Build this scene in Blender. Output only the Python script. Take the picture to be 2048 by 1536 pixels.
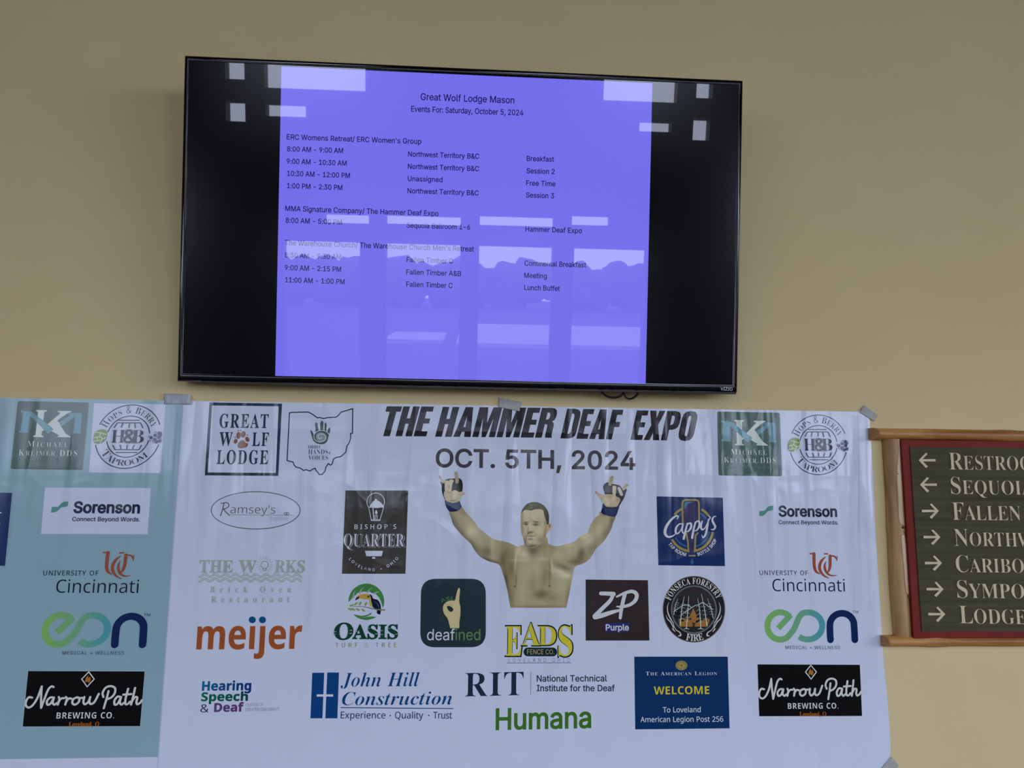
import bpy, bmesh, math, random
from mathutils import Vector, Matrix, noise
from mathutils.geometry import tessellate_polygon, delaunay_2d_cdt

for _o in list(bpy.data.objects):
    bpy.data.objects.remove(_o)
SC = bpy.context.scene
COL = SC.collection
PI = math.pi

# ------------------------------------------------------------------ camera
FPX, CX, CY = 1540.0, 1024.0, 768.0            # focal length in pixels of the 2048x1536 frame
CAM = Vector((0.0, -1.75, 1.60))
def _rx(a): return Matrix.Rotation(a, 3, 'X')
def _rz(a): return Matrix.Rotation(a, 3, 'Z')
ROT = _rz(math.radians(-4.01593)) @ _rx(math.radians(8.19242)) @ Matrix(((1, 0, 0), (0, 0, -1), (0, 1, 0))) @ _rz(math.radians(0.49208))
cam_data = bpy.data.cameras.new('camera')
cam_data.sensor_width = 36.0
cam_data.lens = FPX / 2048.0 * 36.0
cam_data.clip_start = 0.02
cam = bpy.data.objects.new('camera', cam_data)
cam.matrix_world = Matrix.Translation(CAM) @ ROT.to_4x4()
COL.objects.link(cam)
SC.camera = cam

# ------------------------------------------------------------------ exposure and sky
SC.view_settings.view_transform = 'Standard'
SC.view_settings.look = 'None'
SC.view_settings.gamma = 1.0
SC.view_settings.use_curve_mapping = False
SC.view_settings.exposure = 0.0

world = bpy.data.worlds.new('overcast_sky')
SC.world = world
world.use_nodes = True
bg = world.node_tree.nodes['Background']
bg.inputs[0].default_value = (0.72, 0.80, 1.04, 1)
bg.inputs[1].default_value = 9.2

# daylight portals: one in each opening of the glazed wall behind the camera (x0, x1, z0, z1)
WY = -10.0
DOOR_PANES = [(-2.80, -1.68, 0.10, 2.58), (-1.30, -0.20, 0.10, 2.58), (0.08, 1.18, 0.10, 2.58), (1.50, 2.60, 0.10, 2.58)]
TRANSOMS = [(-2.20, -1.55, 2.85, 2.98), (-1.30, -0.20, 2.86, 2.99), (0.08, 1.18, 2.88, 3.02), (1.45, 2.02, 2.92, 3.06)]
HIGH = [(-3.58, -3.31, 4.24, 4.53), (-3.02, -2.45, 4.33, 4.52), (-3.58, -3.31, 4.82, 6.60), (-3.03, -1.60, 4.72, 6.60),
        (3.20, 3.45, 4.20, 4.52), (2.40, 2.88, 4.30, 4.46), (3.22, 3.46, 4.80, 6.60), (1.85, 2.94, 4.72, 6.60)]
ADDED_SIDE = [(-6.70, -4.40, 0.30, 3.60), (4.25, 6.90, 0.20, 4.40)]  # unseen outer windows, added to bring enough daylight onto the back wall
RIGHT_PANES = [(-7.6, -5.4, 0.25, 3.6), (-5.0, -2.8, 0.25, 3.6)]          # in the right-hand wall (y0, y1, z0, z1)
LEFT_PANES = [(-8.2, -6.2, 0.25, 3.4)]
def portal(loc, sx, sz, rot):
    l = bpy.data.lights.new('daylight_portal', 'AREA')
    l.shape = 'RECTANGLE'; l.size = sx; l.size_y = sz
    l.cycles.is_portal = True
    o = bpy.data.objects.new('daylight_portal', l)
    o.location = loc; o.rotation_euler = rot
    COL.objects.link(o)
RX, RZ = 7.2, 7.4
for x0, x1, z0, z1 in DOOR_PANES + TRANSOMS + HIGH + ADDED_SIDE:
    portal(((x0 + x1) / 2, WY + 0.03, (z0 + z1) / 2), x1 - x0, z1 - z0, (PI / 2, 0, 0))
for y0, y1, z0, z1 in RIGHT_PANES:
    portal((RX - 0.03, (y0 + y1) / 2, (z0 + z1) / 2), y1 - y0, z1 - z0, (PI / 2, 0, PI / 2))
for y0, y1, z0, z1 in LEFT_PANES:
    portal((-RX + 0.03, (y0 + y1) / 2, (z0 + z1) / 2), y1 - y0, z1 - z0, (PI / 2, 0, -PI / 2))

# ------------------------------------------------------------------ helpers
def lin(c):
    c = c / 255.0
    return c / 12.92 if c <= 0.04045 else ((c + 0.055) / 1.055) ** 2.4
def srgb(r, g, b):
    return (lin(r), lin(g), lin(b), 1.0)
WHITE = (158, 167, 198)                          # how the white vinyl reads in this light
SHEET = (0.76, 0.80, 0.90)                       # the vinyl itself
VEIL = 0.012                                     # gloss on top of every ink
def ink_as_seen(r, g, b):
    """ink colour: what the eye sees divided by what white vinyl looks like beside it"""
    q = [max(0.004, (lin(max(c, 0)) - VEIL) / (lin(w) - VEIL) * v) for c, w, v in zip((r, g, b), WHITE, SHEET)]
    k = min(1.0, *[v * 1.07 / c for c, v in zip(q, SHEET)])
    return tuple(c * k for c in q) + (1.0,)
def ink(r, g, b):
    """the same for strong colours judged by eye against white, which always look brighter than they are"""
    if max(r, g, b) - min(r, g, b) > 27 and 0.3 * r + 0.59 * g + 0.11 * b < 176:
        l = 0.3 * r + 0.59 * g + 0.11 * b
        r, g, b = (0.79 * (l + 0.86 * (c - l)) for c in (r, g, b))
    return ink_as_seen(r, g, b)
def ink_skin(r, g, b):
    l = 0.3 * r + 0.59 * g + 0.11 * b
    k = 138 + 1.22 * (l - 146) - l
    return ink_as_seen(*(l + k + 0.62 * (c - l) for c in (r, g, b)))

def set_input(n, names, v):
    for k in names:
        if k in n.inputs:
            n.inputs[k].default_value = v
            return
def mat(name, color, rough=0.5, spec=0.5, emis=None, estr=1.0, coat=0.0, metal=0.0):
    m = bpy.data.materials.new(name); m.use_nodes = True
    b = m.node_tree.nodes['Principled BSDF']
    b.inputs['Base Color'].default_value = color
    b.inputs['Roughness'].default_value = rough
    b.inputs['Metallic'].default_value = metal
    set_input(b, ('Specular IOR Level', 'Specular'), spec)
    if emis:
        b.inputs['Emission Color'].default_value = emis
        b.inputs['Emission Strength'].default_value = estr
    if coat:
        b.inputs['Coat Weight'].default_value = coat
        b.inputs['Coat Roughness'].default_value = 0.012
    return m
def nd(m, t, **kw):
    n = m.node_tree.nodes.new(t)
    for k, v in kw.items():
        setattr(n, k, v)
    return n
def lk(m, a, b):
    m.node_tree.links.new(a, b)
def bsdf(m):
    return m.node_tree.nodes['Principled BSDF']
def noise_col(m, c1, c2, scale=(1, 1, 1), nscale=5.0, detail=4.0, lo=0.3, hi=0.7, bump=0.0, dist=0.002, coord='Object', distortion=0.0):
    tc = nd(m, 'ShaderNodeTexCoord'); mp = nd(m, 'ShaderNodeMapping'); mp.inputs['Scale'].default_value = scale
    nz = nd(m, 'ShaderNodeTexNoise'); nz.inputs['Scale'].default_value = nscale; nz.inputs['Detail'].default_value = detail
    nz.inputs['Distortion'].default_value = distortion
    rp = nd(m, 'ShaderNodeValToRGB')
    rp.color_ramp.elements[0].position = lo; rp.color_ramp.elements[0].color = c1
    rp.color_ramp.elements[1].position = hi; rp.color_ramp.elements[1].color = c2
    lk(m, tc.outputs[coord], mp.inputs['Vector']); lk(m, mp.outputs[0], nz.inputs['Vector'])
    lk(m, nz.outputs[0], rp.inputs[0]); lk(m, rp.outputs[0], bsdf(m).inputs['Base Color'])
    if bump:
        bp = nd(m, 'ShaderNodeBump'); bp.inputs['Strength'].default_value = bump; bp.inputs['Distance'].default_value = dist
        lk(m, nz.outputs[0], bp.inputs['Height']); lk(m, bp.outputs[0], bsdf(m).inputs['Normal'])
    return m

def tag(o, label=None, cat=None, group=None, kind=None):
    if label: o['label'] = label
    if cat: o['category'] = cat
    if group: o['group'] = group
    if kind: o['kind'] = kind
    return o
def link_mesh(name, me, parent=None):
    o = bpy.data.objects.new(name, me); COL.objects.link(o)
    if parent is not None:
        o.parent = parent
        o.matrix_parent_inverse = Matrix.Identity(4)
    return o
def bm_obj(name, bm, m, parent=None, smooth=False, origin=None):
    if origin is not None:
        bmesh.ops.translate(bm, verts=bm.verts, vec=-Vector(origin))
    bmesh.ops.recalc_face_normals(bm, faces=bm.faces)
    me = bpy.data.meshes.new(name); bm.to_mesh(me); bm.free()
    for mm in (m if isinstance(m, (list, tuple)) else [m]):
        me.materials.append(mm)
    if smooth:
        for p in me.polygons: p.use_smooth = True
    o = link_mesh(name, me, parent)
    o.location = Vector(origin or (0, 0, 0)) - wloc(parent)
    return o
def wloc(o):
    v = Vector((0, 0, 0))
    while o is not None:
        v += Vector(o.location); o = o.parent
    return v
def empty(name, loc, parent=None):
    o = bpy.data.objects.new(name, None); o.empty_display_size = 0.05; COL.objects.link(o)
    o.location = loc
    if parent is not None: o.parent = parent
    return o
def add_box(bm, x0, x1, y0, y1, z0, z1, bev=0.0, mi=0):
    r = bmesh.ops.create_cube(bm, size=1.0)
    for v in r['verts']:
        v.co = Vector((x0 + (v.co.x + .5) * (x1 - x0), y0 + (v.co.y + .5) * (y1 - y0), z0 + (v.co.z + .5) * (z1 - z0)))
    fs = {f for v in r['verts'] for f in v.link_faces}
    for f in fs: f.material_index = mi
    if bev:
        es = {e for v in r['verts'] for e in v.link_edges}
        bmesh.ops.bevel(bm, geom=list(es), offset=bev, segments=2, profile=0.5, affect='EDGES')
def struct(name, bm, m):
    return tag(bm_obj(name, bm, m), kind='structure')

class Plane:
    """a real plane in the room (origin, right, up, towards the viewer) that reads photo pixels back onto itself"""
    def __init__(self, org, ex, ez):
        self.o, self.ex, self.ez = Vector(org), Vector(ex).normalized(), Vector(ez).normalized()
        self.n = self.ez.cross(self.ex).normalized()     # faces the viewer
        if self.n.dot(CAM - self.o) < 0: self.n = -self.n
    def uv(self, px, py):
        d = ROT @ Vector(((px - CX) / FPX, -(py - CY) / FPX, -1.0))
        t = (self.o - CAM).dot(self.n) / d.dot(self.n)
        p = CAM + d * t - self.o
        return Vector((p.dot(self.ex), p.dot(self.ez)))
    def px(self, u, v):
        q = ROT.transposed() @ (self.o + self.ex * u + self.ez * v - CAM)
        return Vector((CX + FPX * q.x / -q.z, CY - FPX * q.y / -q.z))
    def up(self, px, py):
        a = self.uv(px, py)
        d = self.px(a.x, a.y + 0.02) - Vector((px, py))
        return d.normalized()
    def pos(self, u, v, h=0.0):
        return self.o + self.ex * u + self.ez * v + self.n * h
WALL = Plane((0, 0, 0), (1, 0, 0), (0, 0, 1))
def zoom(x0, y0, s):
    """turns a coordinate read in an enlarged crop into a photo pixel"""
    return lambda *p: [(x0 + a / s, y0 + b / s) for a, b in p] if len(p) != 1 else (x0 + p[0][0] / s, y0 + p[0][1] / s)

# ------------------------------------------------------------------ letter shapes (outlines in 1/1000 em)
_gcache = {}
def G(font, ch, adv, *loops):
    """one letter: advance width, then each loop as a start point and steps from point to point"""
    out = []
    for l in loops:
        x = y = 0; pts = []
        for i in range(0, len(l), 2):
            x += l[i]; y += l[i + 1]; pts.append((x, y))
        out.append(pts)
    _gcache[font + ch] = (adv, out)
G('B','&',492,[187,-7,-62,9,-48,26,-23,26,-14,32,-4,39,7,47,20,36,33,30,43,28,-40,52,-14,30,-4,34,8,44,25,33,39,21,51,7,48,-7,37,-20,24,-33,7,-44,-6,-39,-21,-32,-31,-29,-38,-25,130,-125,16,22,12,26,19,59,60,0,-12,-42,-15,-38,-19,-35,-23,-30,98,-95,-80,0,-58,56,-33,-25,-38,-20,-43,-13],[188,293,34,22,23,21,13,22,4,25,-4,22,-12,18,-19,12,-25,4,-25,-4,-21,-11,-13,-18,-5,-23,4,-23,9,-22,16,-21],[189,46,40,3,34,11,28,15,23,18,-139,136,-33,-22,-24,-22,-15,-25,-6,-33,7,-33,18,-26,29,-17])
G('B',"'",151,[57,306,-13,174,63,0,-13,-174])
G('B',',',180,[28,-87,19,84,14,81,63,0,5,-7,-25,-79,-33,-79])
G('B','.',180,[89,-9,-15,2,-14,8,-9,14,-3,21,3,21,9,14,14,8,15,2,17,-2,13,-8,10,-14,3,-21,-3,-21,-10,-14,-13,-8])
G('B','0',384,[191,-7,-52,8,-43,21,-32,37,-22,49,-13,60,-5,72,4,72,12,61,22,48,31,36,43,23,55,7,53,-7,42,-22,32,-36,23,-49,14,-61,4,-72,-4,-72,-12,-61,-22,-48,-31,-36,-43,-22],[191,75,23,5,17,13,13,23,11,52,4,72,-4,72,-11,51,-13,23,-17,14,-23,5,-22,-5,-18,-14,-12,-23,-11,-51,-3,-72,3,-72,11,-51,12,-23,18,-14])
G('B','2',384,[27,0,0,71,120,121,59,62,19,24,13,22,7,22,3,23,-4,25,-12,18,-19,10,-24,4,-27,-4,-26,-9,-27,-16,-28,-20,-55,65,44,33,25,14,28,11,34,8,40,2,44,-4,37,-13,30,-20,22,-26,14,-31,5,-35,-4,-38,-12,-35,-20,-32,-26,-32,-72,-72,-62,-58,0,-5,209,0,0,-85])
G('B','4',384,[216,0,0,99,-205,0,0,71,211,310,93,0,0,-302,58,0,0,-79,-58,0,0,-99],[101,178,115,0,0,81,1,38,2,41,1,25,-2,0,-13,-26,-16,-26])
G('B','5',384,[162,-7,-37,2,-34,5,-31,8,-27,11,0,88,27,-12,33,-10,34,-7,31,-2,40,5,29,13,18,24,6,34,-10,40,-33,24,-53,8,-39,-3,-33,-7,-41,21,18,245,260,0,0,-86,-171,0,-9,-94,25,4,36,2,42,-4,36,-13,31,-20,23,-29,15,-36,5,-43,-5,-49,-16,-41,-27,-33,-37,-25,-48,-15])
G('B','B',451,[60,0,0,480,150,0,84,-7,61,-20,27,-23,16,-31,6,-41,-5,-38,-15,-31,-23,-23,-31,-11,0,-4,23,-6,20,-11,18,-14,13,-21,9,-26,3,-34,-6,-40,-15,-34,-26,-28,-36,-21,-42,-12,-51,-4],[162,289,59,0,37,4,24,11,13,17,5,24,-6,23,-15,16,-26,9,-37,3,-54,0],[162,84,66,0,39,4,25,14,14,20,4,27,-4,24,-14,19,-26,13,-41,4,-63,0])
G('B','C',428,[255,-7,-68,8,-54,23,-42,37,-29,49,-17,60,-6,69,7,68,19,60,32,50,44,38,56,23,67,8,36,-2,35,-7,36,-10,33,-14,-33,-83,-54,22,-27,7,-26,3,-36,-5,-30,-15,-23,-24,-24,-52,-7,-68,7,-67,21,-51,23,-23,31,-14,38,-5,29,2,30,5,63,18,0,-85,-31,-11,-31,-8,-33,-4])
G('B','D',497,[60,0,0,480,151,0,70,-7,61,-20,49,-34,36,-45,23,-59,8,-71,-8,-74,-23,-61,-38,-48,-52,-34,-64,-20,-77,-7],[162,84,44,0,64,10,46,29,27,50,10,69,-4,48,-12,39,-19,30,-27,21,-34,12,-41,4,-54,0])
G('B','E',376,[60,0,0,480,276,0,0,-84,-174,0,0,-105,162,0,0,-83,-162,0,0,-124,174,0,0,-84])
G('B','F',369,[60,0,0,480,275,0,0,-84,-174,0,0,-123,162,0,0,-84,-162,0,0,-189])
G('B','G',486,[262,-7,-66,7,-55,21,-44,35,-32,49,-20,61,-6,74,7,71,22,60,36,49,49,36,62,23,74,7,38,-2,38,-6,35,-9,32,-12,-34,-82,-50,19,-29,6,-30,2,-42,-5,-35,-16,-29,-24,-21,-32,-14,-40,-4,-47,3,-44,9,-39,17,-32,24,-25,32,-15,40,-5,36,2,28,5,0,100,-91,0,0,84,191,0,0,-248,-79,-20,-43,-6])
G('B','H',514,[60,0,0,480,102,0,0,-189,190,0,0,189,101,0,0,-480,-101,0,0,207,-190,0,0,-207])
G('B','I',261,[21,0,0,58,59,27,0,310,-59,27,0,58,219,0,0,-58,-59,-27,0,-310,59,-27,0,-58])
G('B','L',379,[60,0,0,480,102,0,0,-396,195,0,0,-84])
G('B','M',633,[60,0,0,480,139,0,113,-367,2,0,121,367,138,0,0,-480,-95,0,0,227,1,52,2,56,2,40,-3,0,-123,-375,-94,0,-115,376,-3,0,3,-40,2,-58,1,-55,0,-223])
G('B','N',546,[60,0,0,480,129,0,208,-360,2,0,-3,67,-2,66,0,227,92,0,0,-480,-129,0,-209,363,-3,0,4,-69,2,-68,0,-226])
G('B','O',535,[267,-7,-71,8,-57,23,-44,37,-32,50,-18,60,-6,70,6,70,18,60,32,49,44,36,57,23,72,8,71,-8,57,-23,44,-36,31,-50,19,-60,6,-70,-6,-69,-19,-61,-31,-49,-44,-37,-57,-23],[267,79,40,4,31,15,23,24,21,51,7,67,-7,68,-21,51,-23,24,-31,15,-39,4,-39,-4,-31,-15,-23,-24,-22,-51,-7,-68,7,-67,22,-51,23,-24,31,-15])
G('B','P',422,[60,0,0,480,154,0,56,-5,45,-13,34,-22,24,-30,14,-37,5,-43,-5,-41,-13,-37,-23,-33,-35,-26,-48,-17,-62,-5,-44,0,0,-171],[162,254,33,0,39,4,30,13,18,22,7,33,-9,39,-27,23,-45,8,-46,0])
G('B','R',443,[60,0,0,480,140,0,60,-4,48,-12,37,-20,26,-28,15,-36,6,-44,-4,-31,-9,-27,-14,-22,-19,-19,-21,-16,-23,-12,141,-209,-113,0,-114,184,-54,0,0,-184],[162,267,33,0,43,4,29,12,16,21,6,29,-6,29,-17,20,-30,11,-43,3,-31,0])
G('B','S',370,[167,-7,-72,8,-64,21,0,95,71,-27,36,-10,37,-3,32,4,21,11,12,16,4,20,-7,25,-20,19,-30,17,-37,18,-36,18,-37,28,-16,19,-13,21,-9,26,-3,31,5,40,15,33,24,27,33,20,39,12,47,4,36,-2,35,-6,71,-25,-33,-80,-59,21,-26,6,-28,2,-25,-4,-19,-10,-11,-15,-4,-20,5,-23,17,-17,29,-17,39,-19,34,-18,29,-18,23,-21,17,-24,11,-28,3,-35,-5,-40,-15,-34,-26,-28,-35,-21,-43,-12])
G('B','T',389,[144,0,0,395,-131,0,0,85,362,0,0,-85,-130,0,0,-395])
G('B','U',508,[252,-7,-59,6,-48,16,-38,27,-28,36,-16,43,-6,50,0,309,101,0,0,-294,7,-50,18,-33,30,-18,42,-6,42,6,30,20,17,33,5,49,0,293,102,0,0,-311,-6,-47,-16,-42,-28,-36,-38,-28,-50,-17])
G('B','W',649,[122,0,-122,480,100,0,61,-262,9,-39,9,-47,6,-40,6,40,8,45,8,34,70,269,96,0,70,-269,7,-34,9,-45,6,-40,6,40,9,47,8,39,61,262,100,0,-122,-480,-115,0,-65,252,-5,22,-7,32,-7,33,-4,25,-3,-25,-7,-32,-6,-33,-6,-23,-64,-251])
G('B','a',406,[142,-7,-45,7,-37,22,-24,36,-8,51,5,36,13,29,23,22,51,21,72,9,64,2,0,16,-4,25,-11,18,-18,10,-24,3,-27,-2,-26,-6,-51,-19,-33,68,32,14,34,10,37,7,38,2,65,-8,48,-24,22,-25,13,-32,4,-41,0,-244,-70,0,-19,50,-3,0,-24,-26,-25,-17,-31,-10],[179,66,30,5,25,15,16,23,6,31,0,30,-39,-1,-41,-5,-26,-13,-14,-19,-5,-23,3,-20,10,-13,16,-7])
G('B','c',345,[201,-7,-50,5,-42,15,-34,26,-25,36,-15,47,-5,59,6,61,17,49,27,37,37,25,43,15,50,5,35,-1,31,-6,48,-17,-29,-78,-44,16,-41,6,-43,-12,-26,-37,-9,-62,5,-48,16,-33,24,-20,33,-6,30,2,26,6,24,10,23,13,0,-85,-23,-13,-25,-8,-29,-5])
G('B','e',397,[218,-7,-52,5,-45,16,-38,26,-29,36,-18,47,-6,58,6,59,16,48,26,37,35,27,42,16,48,5,48,-4,40,-15,33,-24,24,-33,15,-41,5,-49,0,-49,-236,0,7,-37,18,-29,28,-18,38,-6,34,2,30,5,30,9,30,13,0,-78,-27,-11,-30,-8,-33,-5],[134,225,140,0,-5,31,-12,24,-22,17,-31,5,-26,-4,-22,-15,-15,-24])
G('B','f',260,[69,0,0,291,-56,0,0,49,56,27,0,27,3,41,12,31,19,22,26,15,32,8,37,3,54,-5,38,-11,-25,-73,-25,6,-31,4,-18,-4,-13,-9,-7,-15,-2,-17,0,-23,86,0,0,-76,-86,0,0,-291])
G('B','g',425,[189,-161,-72,5,-33,6,-32,10,0,80,70,-21,73,-7,43,9,26,28,9,46,0,8,1,23,1,22,-2,0,-21,-25,-24,-17,-28,-10,-31,-3,-41,6,-34,17,-27,27,-21,38,-12,46,-4,56,4,55,13,47,21,38,28,28,35,17,40,5,42,-6,36,-17,28,-30,3,0,8,47,85,0,0,-368,-5,-48,-16,-40,-26,-31,-35,-23,-46,-14],[204,72,33,5,24,17,14,30,4,46,0,12,-4,51,-14,34,-23,19,-35,6,-39,-12,-24,-37,-8,-62,8,-60,24,-37])
G('B','h',441,[52,0,0,510,100,0,0,-104,-1,-51,-3,-35,5,0,20,24,25,17,29,9,32,3,54,-8,42,-23,20,-26,12,-34,4,-43,0,-239,-100,0,0,214,-7,44,-19,27,-33,8,-38,-7,-24,-24,-13,-38,-5,-51,0,-173])
G('B','i',205,[103,412,-21,3,-18,8,-12,15,-4,23,4,24,12,15,18,8,21,2,20,-2,18,-8,12,-15,4,-24,-4,-23,-12,-15,-18,-8],[52,0,0,367,100,0,0,-367])
G('B','j',205,[103,412,-21,3,-18,8,-12,15,-4,23,4,24,12,15,18,8,21,2,20,-2,18,-8,12,-15,4,-24,-4,-23,-12,-15,-18,-8],[23,-161,-35,2,-31,6,0,78,23,-4,24,-2,19,3,15,9,11,17,3,27,0,392,100,0,0,-407,-3,-32,-9,-29,-17,-25,-25,-19,-33,-12])
G('B','m',660,[52,0,0,367,77,0,13,-47,6,0,20,24,26,17,30,9,31,3,37,-3,31,-10,25,-16,18,-24,9,0,20,24,26,17,31,9,31,3,55,-8,39,-23,24,-42,8,-61,0,-239,-100,0,0,214,-6,44,-18,27,-31,8,-34,-7,-22,-21,-13,-34,-4,-47,0,-184,-100,0,0,214,-6,44,-19,27,-30,8,-36,-7,-22,-24,-12,-38,-4,-51,0,-173])
G('B','n',441,[52,0,0,367,77,0,13,-47,6,0,20,24,28,17,31,9,34,3,53,-8,41,-23,20,-26,12,-34,4,-43,0,-239,-100,0,0,214,-4,35,-10,25,-19,15,-26,4,-39,-7,-24,-24,-12,-38,-5,-51,0,-173])
G('B','o',416,[207,-7,-48,6,-43,16,-36,28,-27,37,-17,48,-6,56,6,56,15,47,27,37,36,28,43,16,52,5,49,-5,42,-17,36,-27,27,-37,17,-47,5,-56,-5,-56,-16,-47,-27,-38,-35,-28,-44,-16],[208,74,34,7,24,21,13,34,4,48,-4,48,-13,34,-24,20,-34,7,-35,-7,-23,-20,-13,-34,-5,-48,5,-48,13,-34,24,-21])
G('B','p',425,[52,-161,0,528,82,0,14,-48,4,0,18,21,22,17,29,12,36,4,38,-5,33,-16,29,-27,21,-37,13,-47,4,-57,-5,-57,-13,-48,-22,-37,-29,-27,-33,-16,-39,-6,-36,4,-27,11,-22,15,-17,17,-5,0,5,-53,0,-148],[226,75,29,7,21,21,13,35,4,47,-8,60,-23,36,-38,12,-33,-6,-21,-18,-13,-30,-5,-44,0,-10,4,-47,12,-35,22,-21])
G('B','r',305,[52,0,0,367,76,0,15,-62,5,0,19,26,25,22,30,15,35,5,18,0,16,-2,-8,-94,-13,2,-16,1,-25,-2,-24,-7,-21,-12,-17,-17,-11,-24,-4,-31,0,-187])
G('B','s',334,[152,-7,-66,5,-28,7,-27,10,0,82,64,-22,32,-6,28,-3,25,3,17,6,9,10,4,13,-6,17,-21,17,-53,24,-56,29,-19,16,-14,19,-8,23,-3,28,5,32,13,25,22,20,46,19,59,6,34,-1,31,-5,32,-9,32,-13,-30,-72,-51,19,-24,6,-25,2,-25,-3,-14,-8,-5,-14,5,-15,22,-16,49,-21,55,-27,20,-15,15,-19,9,-23,3,-30,-4,-34,-13,-29,-22,-23,-49,-22])
G('B','u',441,[181,-7,-54,8,-41,24,-20,26,-12,34,-4,43,0,239,100,0,0,-215,4,-34,11,-25,18,-15,27,-5,38,8,24,23,13,38,4,52,0,173,100,0,0,-367,-77,0,-13,47,-6,0,-20,-24,-28,-17,-31,-10])
G('I','&',448,[197,-7,-47,5,-40,14,-32,22,-24,28,-15,34,-5,37,3,30,10,26,16,24,22,22,55,44,76,56,21,17,18,23,5,14,2,16,-4,22,-13,18,-19,12,-25,4,-17,-2,-16,-6,-13,-9,-10,-13,-6,-15,-2,-17,2,-19,6,-17,24,-36,35,-43,234,-284,-74,0,-193,231,-50,62,-19,26,-15,25,-9,26,-3,28,4,32,12,28,18,23,25,18,31,11,35,3,35,-3,31,-11,24,-17,18,-23,12,-26,4,-29,-2,-22,-7,-20,-10,-20,-14,-17,-35,-32,-102,-76,-26,-22,-18,-21,-10,-20,-3,-23,3,-23,9,-21,15,-17,19,-13,23,-8,27,-3,30,4,28,9,27,16,23,20,20,26,15,30,10,35,3,38,59,0,-3,-44,-8,-36,-12,-29,-14,-23,-26,-30,-12,-15,-28,-24,-34,-16,-37,-10])
G('I',"'",206,[78,318,-8,191,66,0,-8,-191])
G('I','+',453,[198,34,0,330,57,0,0,-330],[61,172,0,54,330,0,0,-54])
G('I',',',188,[38,-119,30,190,69,0,-53,-190])
G('I','-',453,[337,244,0,-56,-223,0,0,56])
G('I','.',188,[95,-4,-17,3,-15,10,-10,15,-3,17,3,18,10,14,15,10,17,4,18,-4,15,-10,10,-14,3,-18,-3,-17,-10,-15,-15,-10])
G('I','/',249,[235,533,-164,-609,-57,0,164,609])
G('I','0',453,[227,-7,-53,8,-44,23,-35,38,-26,51,-16,65,-5,76,5,76,16,65,26,52,35,37,44,24,53,8,52,-8,44,-24,35,-37,26,-52,16,-65,5,-76,-5,-76,-16,-65,-25,-51,-36,-38,-44,-23],[227,50,34,6,29,18,23,29,17,41,10,50,4,60,-4,60,-10,51,-17,40,-23,30,-29,18,-34,7,-35,-7,-29,-18,-23,-30,-17,-40,-10,-51,-4,-60,4,-60,10,-50,17,-41,23,-29,29,-18])
G('I','1',453,[76,0,0,55,315,0,0,-55],[276,509,0,-509,-64,0,0,448,-3,0,-123,-90,0,69,112,82])
G('I','2',453,[64,0,0,47,170,182,48,53,17,23,12,22,7,21,2,23,-3,26,-9,22,-15,17,-20,13,-23,8,-26,3,-28,-3,-24,-10,-19,-14,-14,-20,-9,-23,-3,-28,-61,0,5,43,15,37,25,31,32,23,39,15,43,5,43,-5,38,-14,31,-23,24,-29,15,-34,5,-39,-3,-27,-7,-27,-14,-28,-21,-31,-69,-79,-114,-120,0,-3,236,0,0,-57])
G('I','3',453,[218,-7,-45,4,-40,13,-35,20,-28,27,-18,34,-8,41,65,0,6,-25,11,-20,18,-16,21,-12,26,-7,28,-2,29,3,27,8,22,13,18,19,10,23,4,29,-3,27,-10,24,-17,21,-24,17,-33,10,-41,4,-44,0,0,51,131,149,0,4,-218,0,0,57,302,0,0,-48,-161,-183,0,11,53,-1,44,-12,36,-23,27,-31,16,-36,6,-41,-6,-42,-17,-37,-26,-30,-35,-24,-43,-14])
G('I','4',453,[40,105,0,53,207,351,64,0,-202,-343,0,-3,304,0,0,-58],[282,0,0,121,0,25,0,172,61,0,0,-318])
G('I','5',453,[221,-7,-43,5,-38,13,-32,21,-25,28,-17,33,-6,37,62,0,5,-22,11,-19,16,-16,19,-13,23,-8,25,-2,29,3,26,11,22,18,16,22,10,27,4,31,-4,31,-10,28,-17,23,-22,18,-27,11,-30,4,-26,-2,-25,-7,-22,-10,-17,-12,-61,7,29,256,270,0,0,-57,-215,0,-17,-151,2,0,19,14,23,10,25,6,26,3,34,-4,31,-9,27,-15,24,-21,19,-25,15,-29,9,-32,3,-36,-6,-46,-16,-41,-26,-35,-34,-26,-41,-16])
G('I','6',453,[226,-7,-44,6,-40,16,-33,25,-25,34,-15,41,-5,47,4,37,12,40,22,46,35,55,115,169,70,0,-171,-248,-6,0,9,14,11,13,14,11,17,8,18,5,21,2,43,-5,38,-14,30,-24,24,-31,14,-39,5,-44,-5,-45,-16,-39,-25,-34,-33,-25,-39,-16],[226,48,28,4,25,11,20,16,15,22,10,27,3,29,-3,30,-10,26,-15,22,-20,16,-25,11,-28,3,-28,-3,-24,-10,-21,-17,-15,-21,-10,-26,-3,-30,3,-30,10,-26,15,-23,21,-16,24,-11])
G('I','7',453,[97,0,226,448,0,4,-261,0,0,57,329,0,0,-60,-226,-449])
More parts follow.
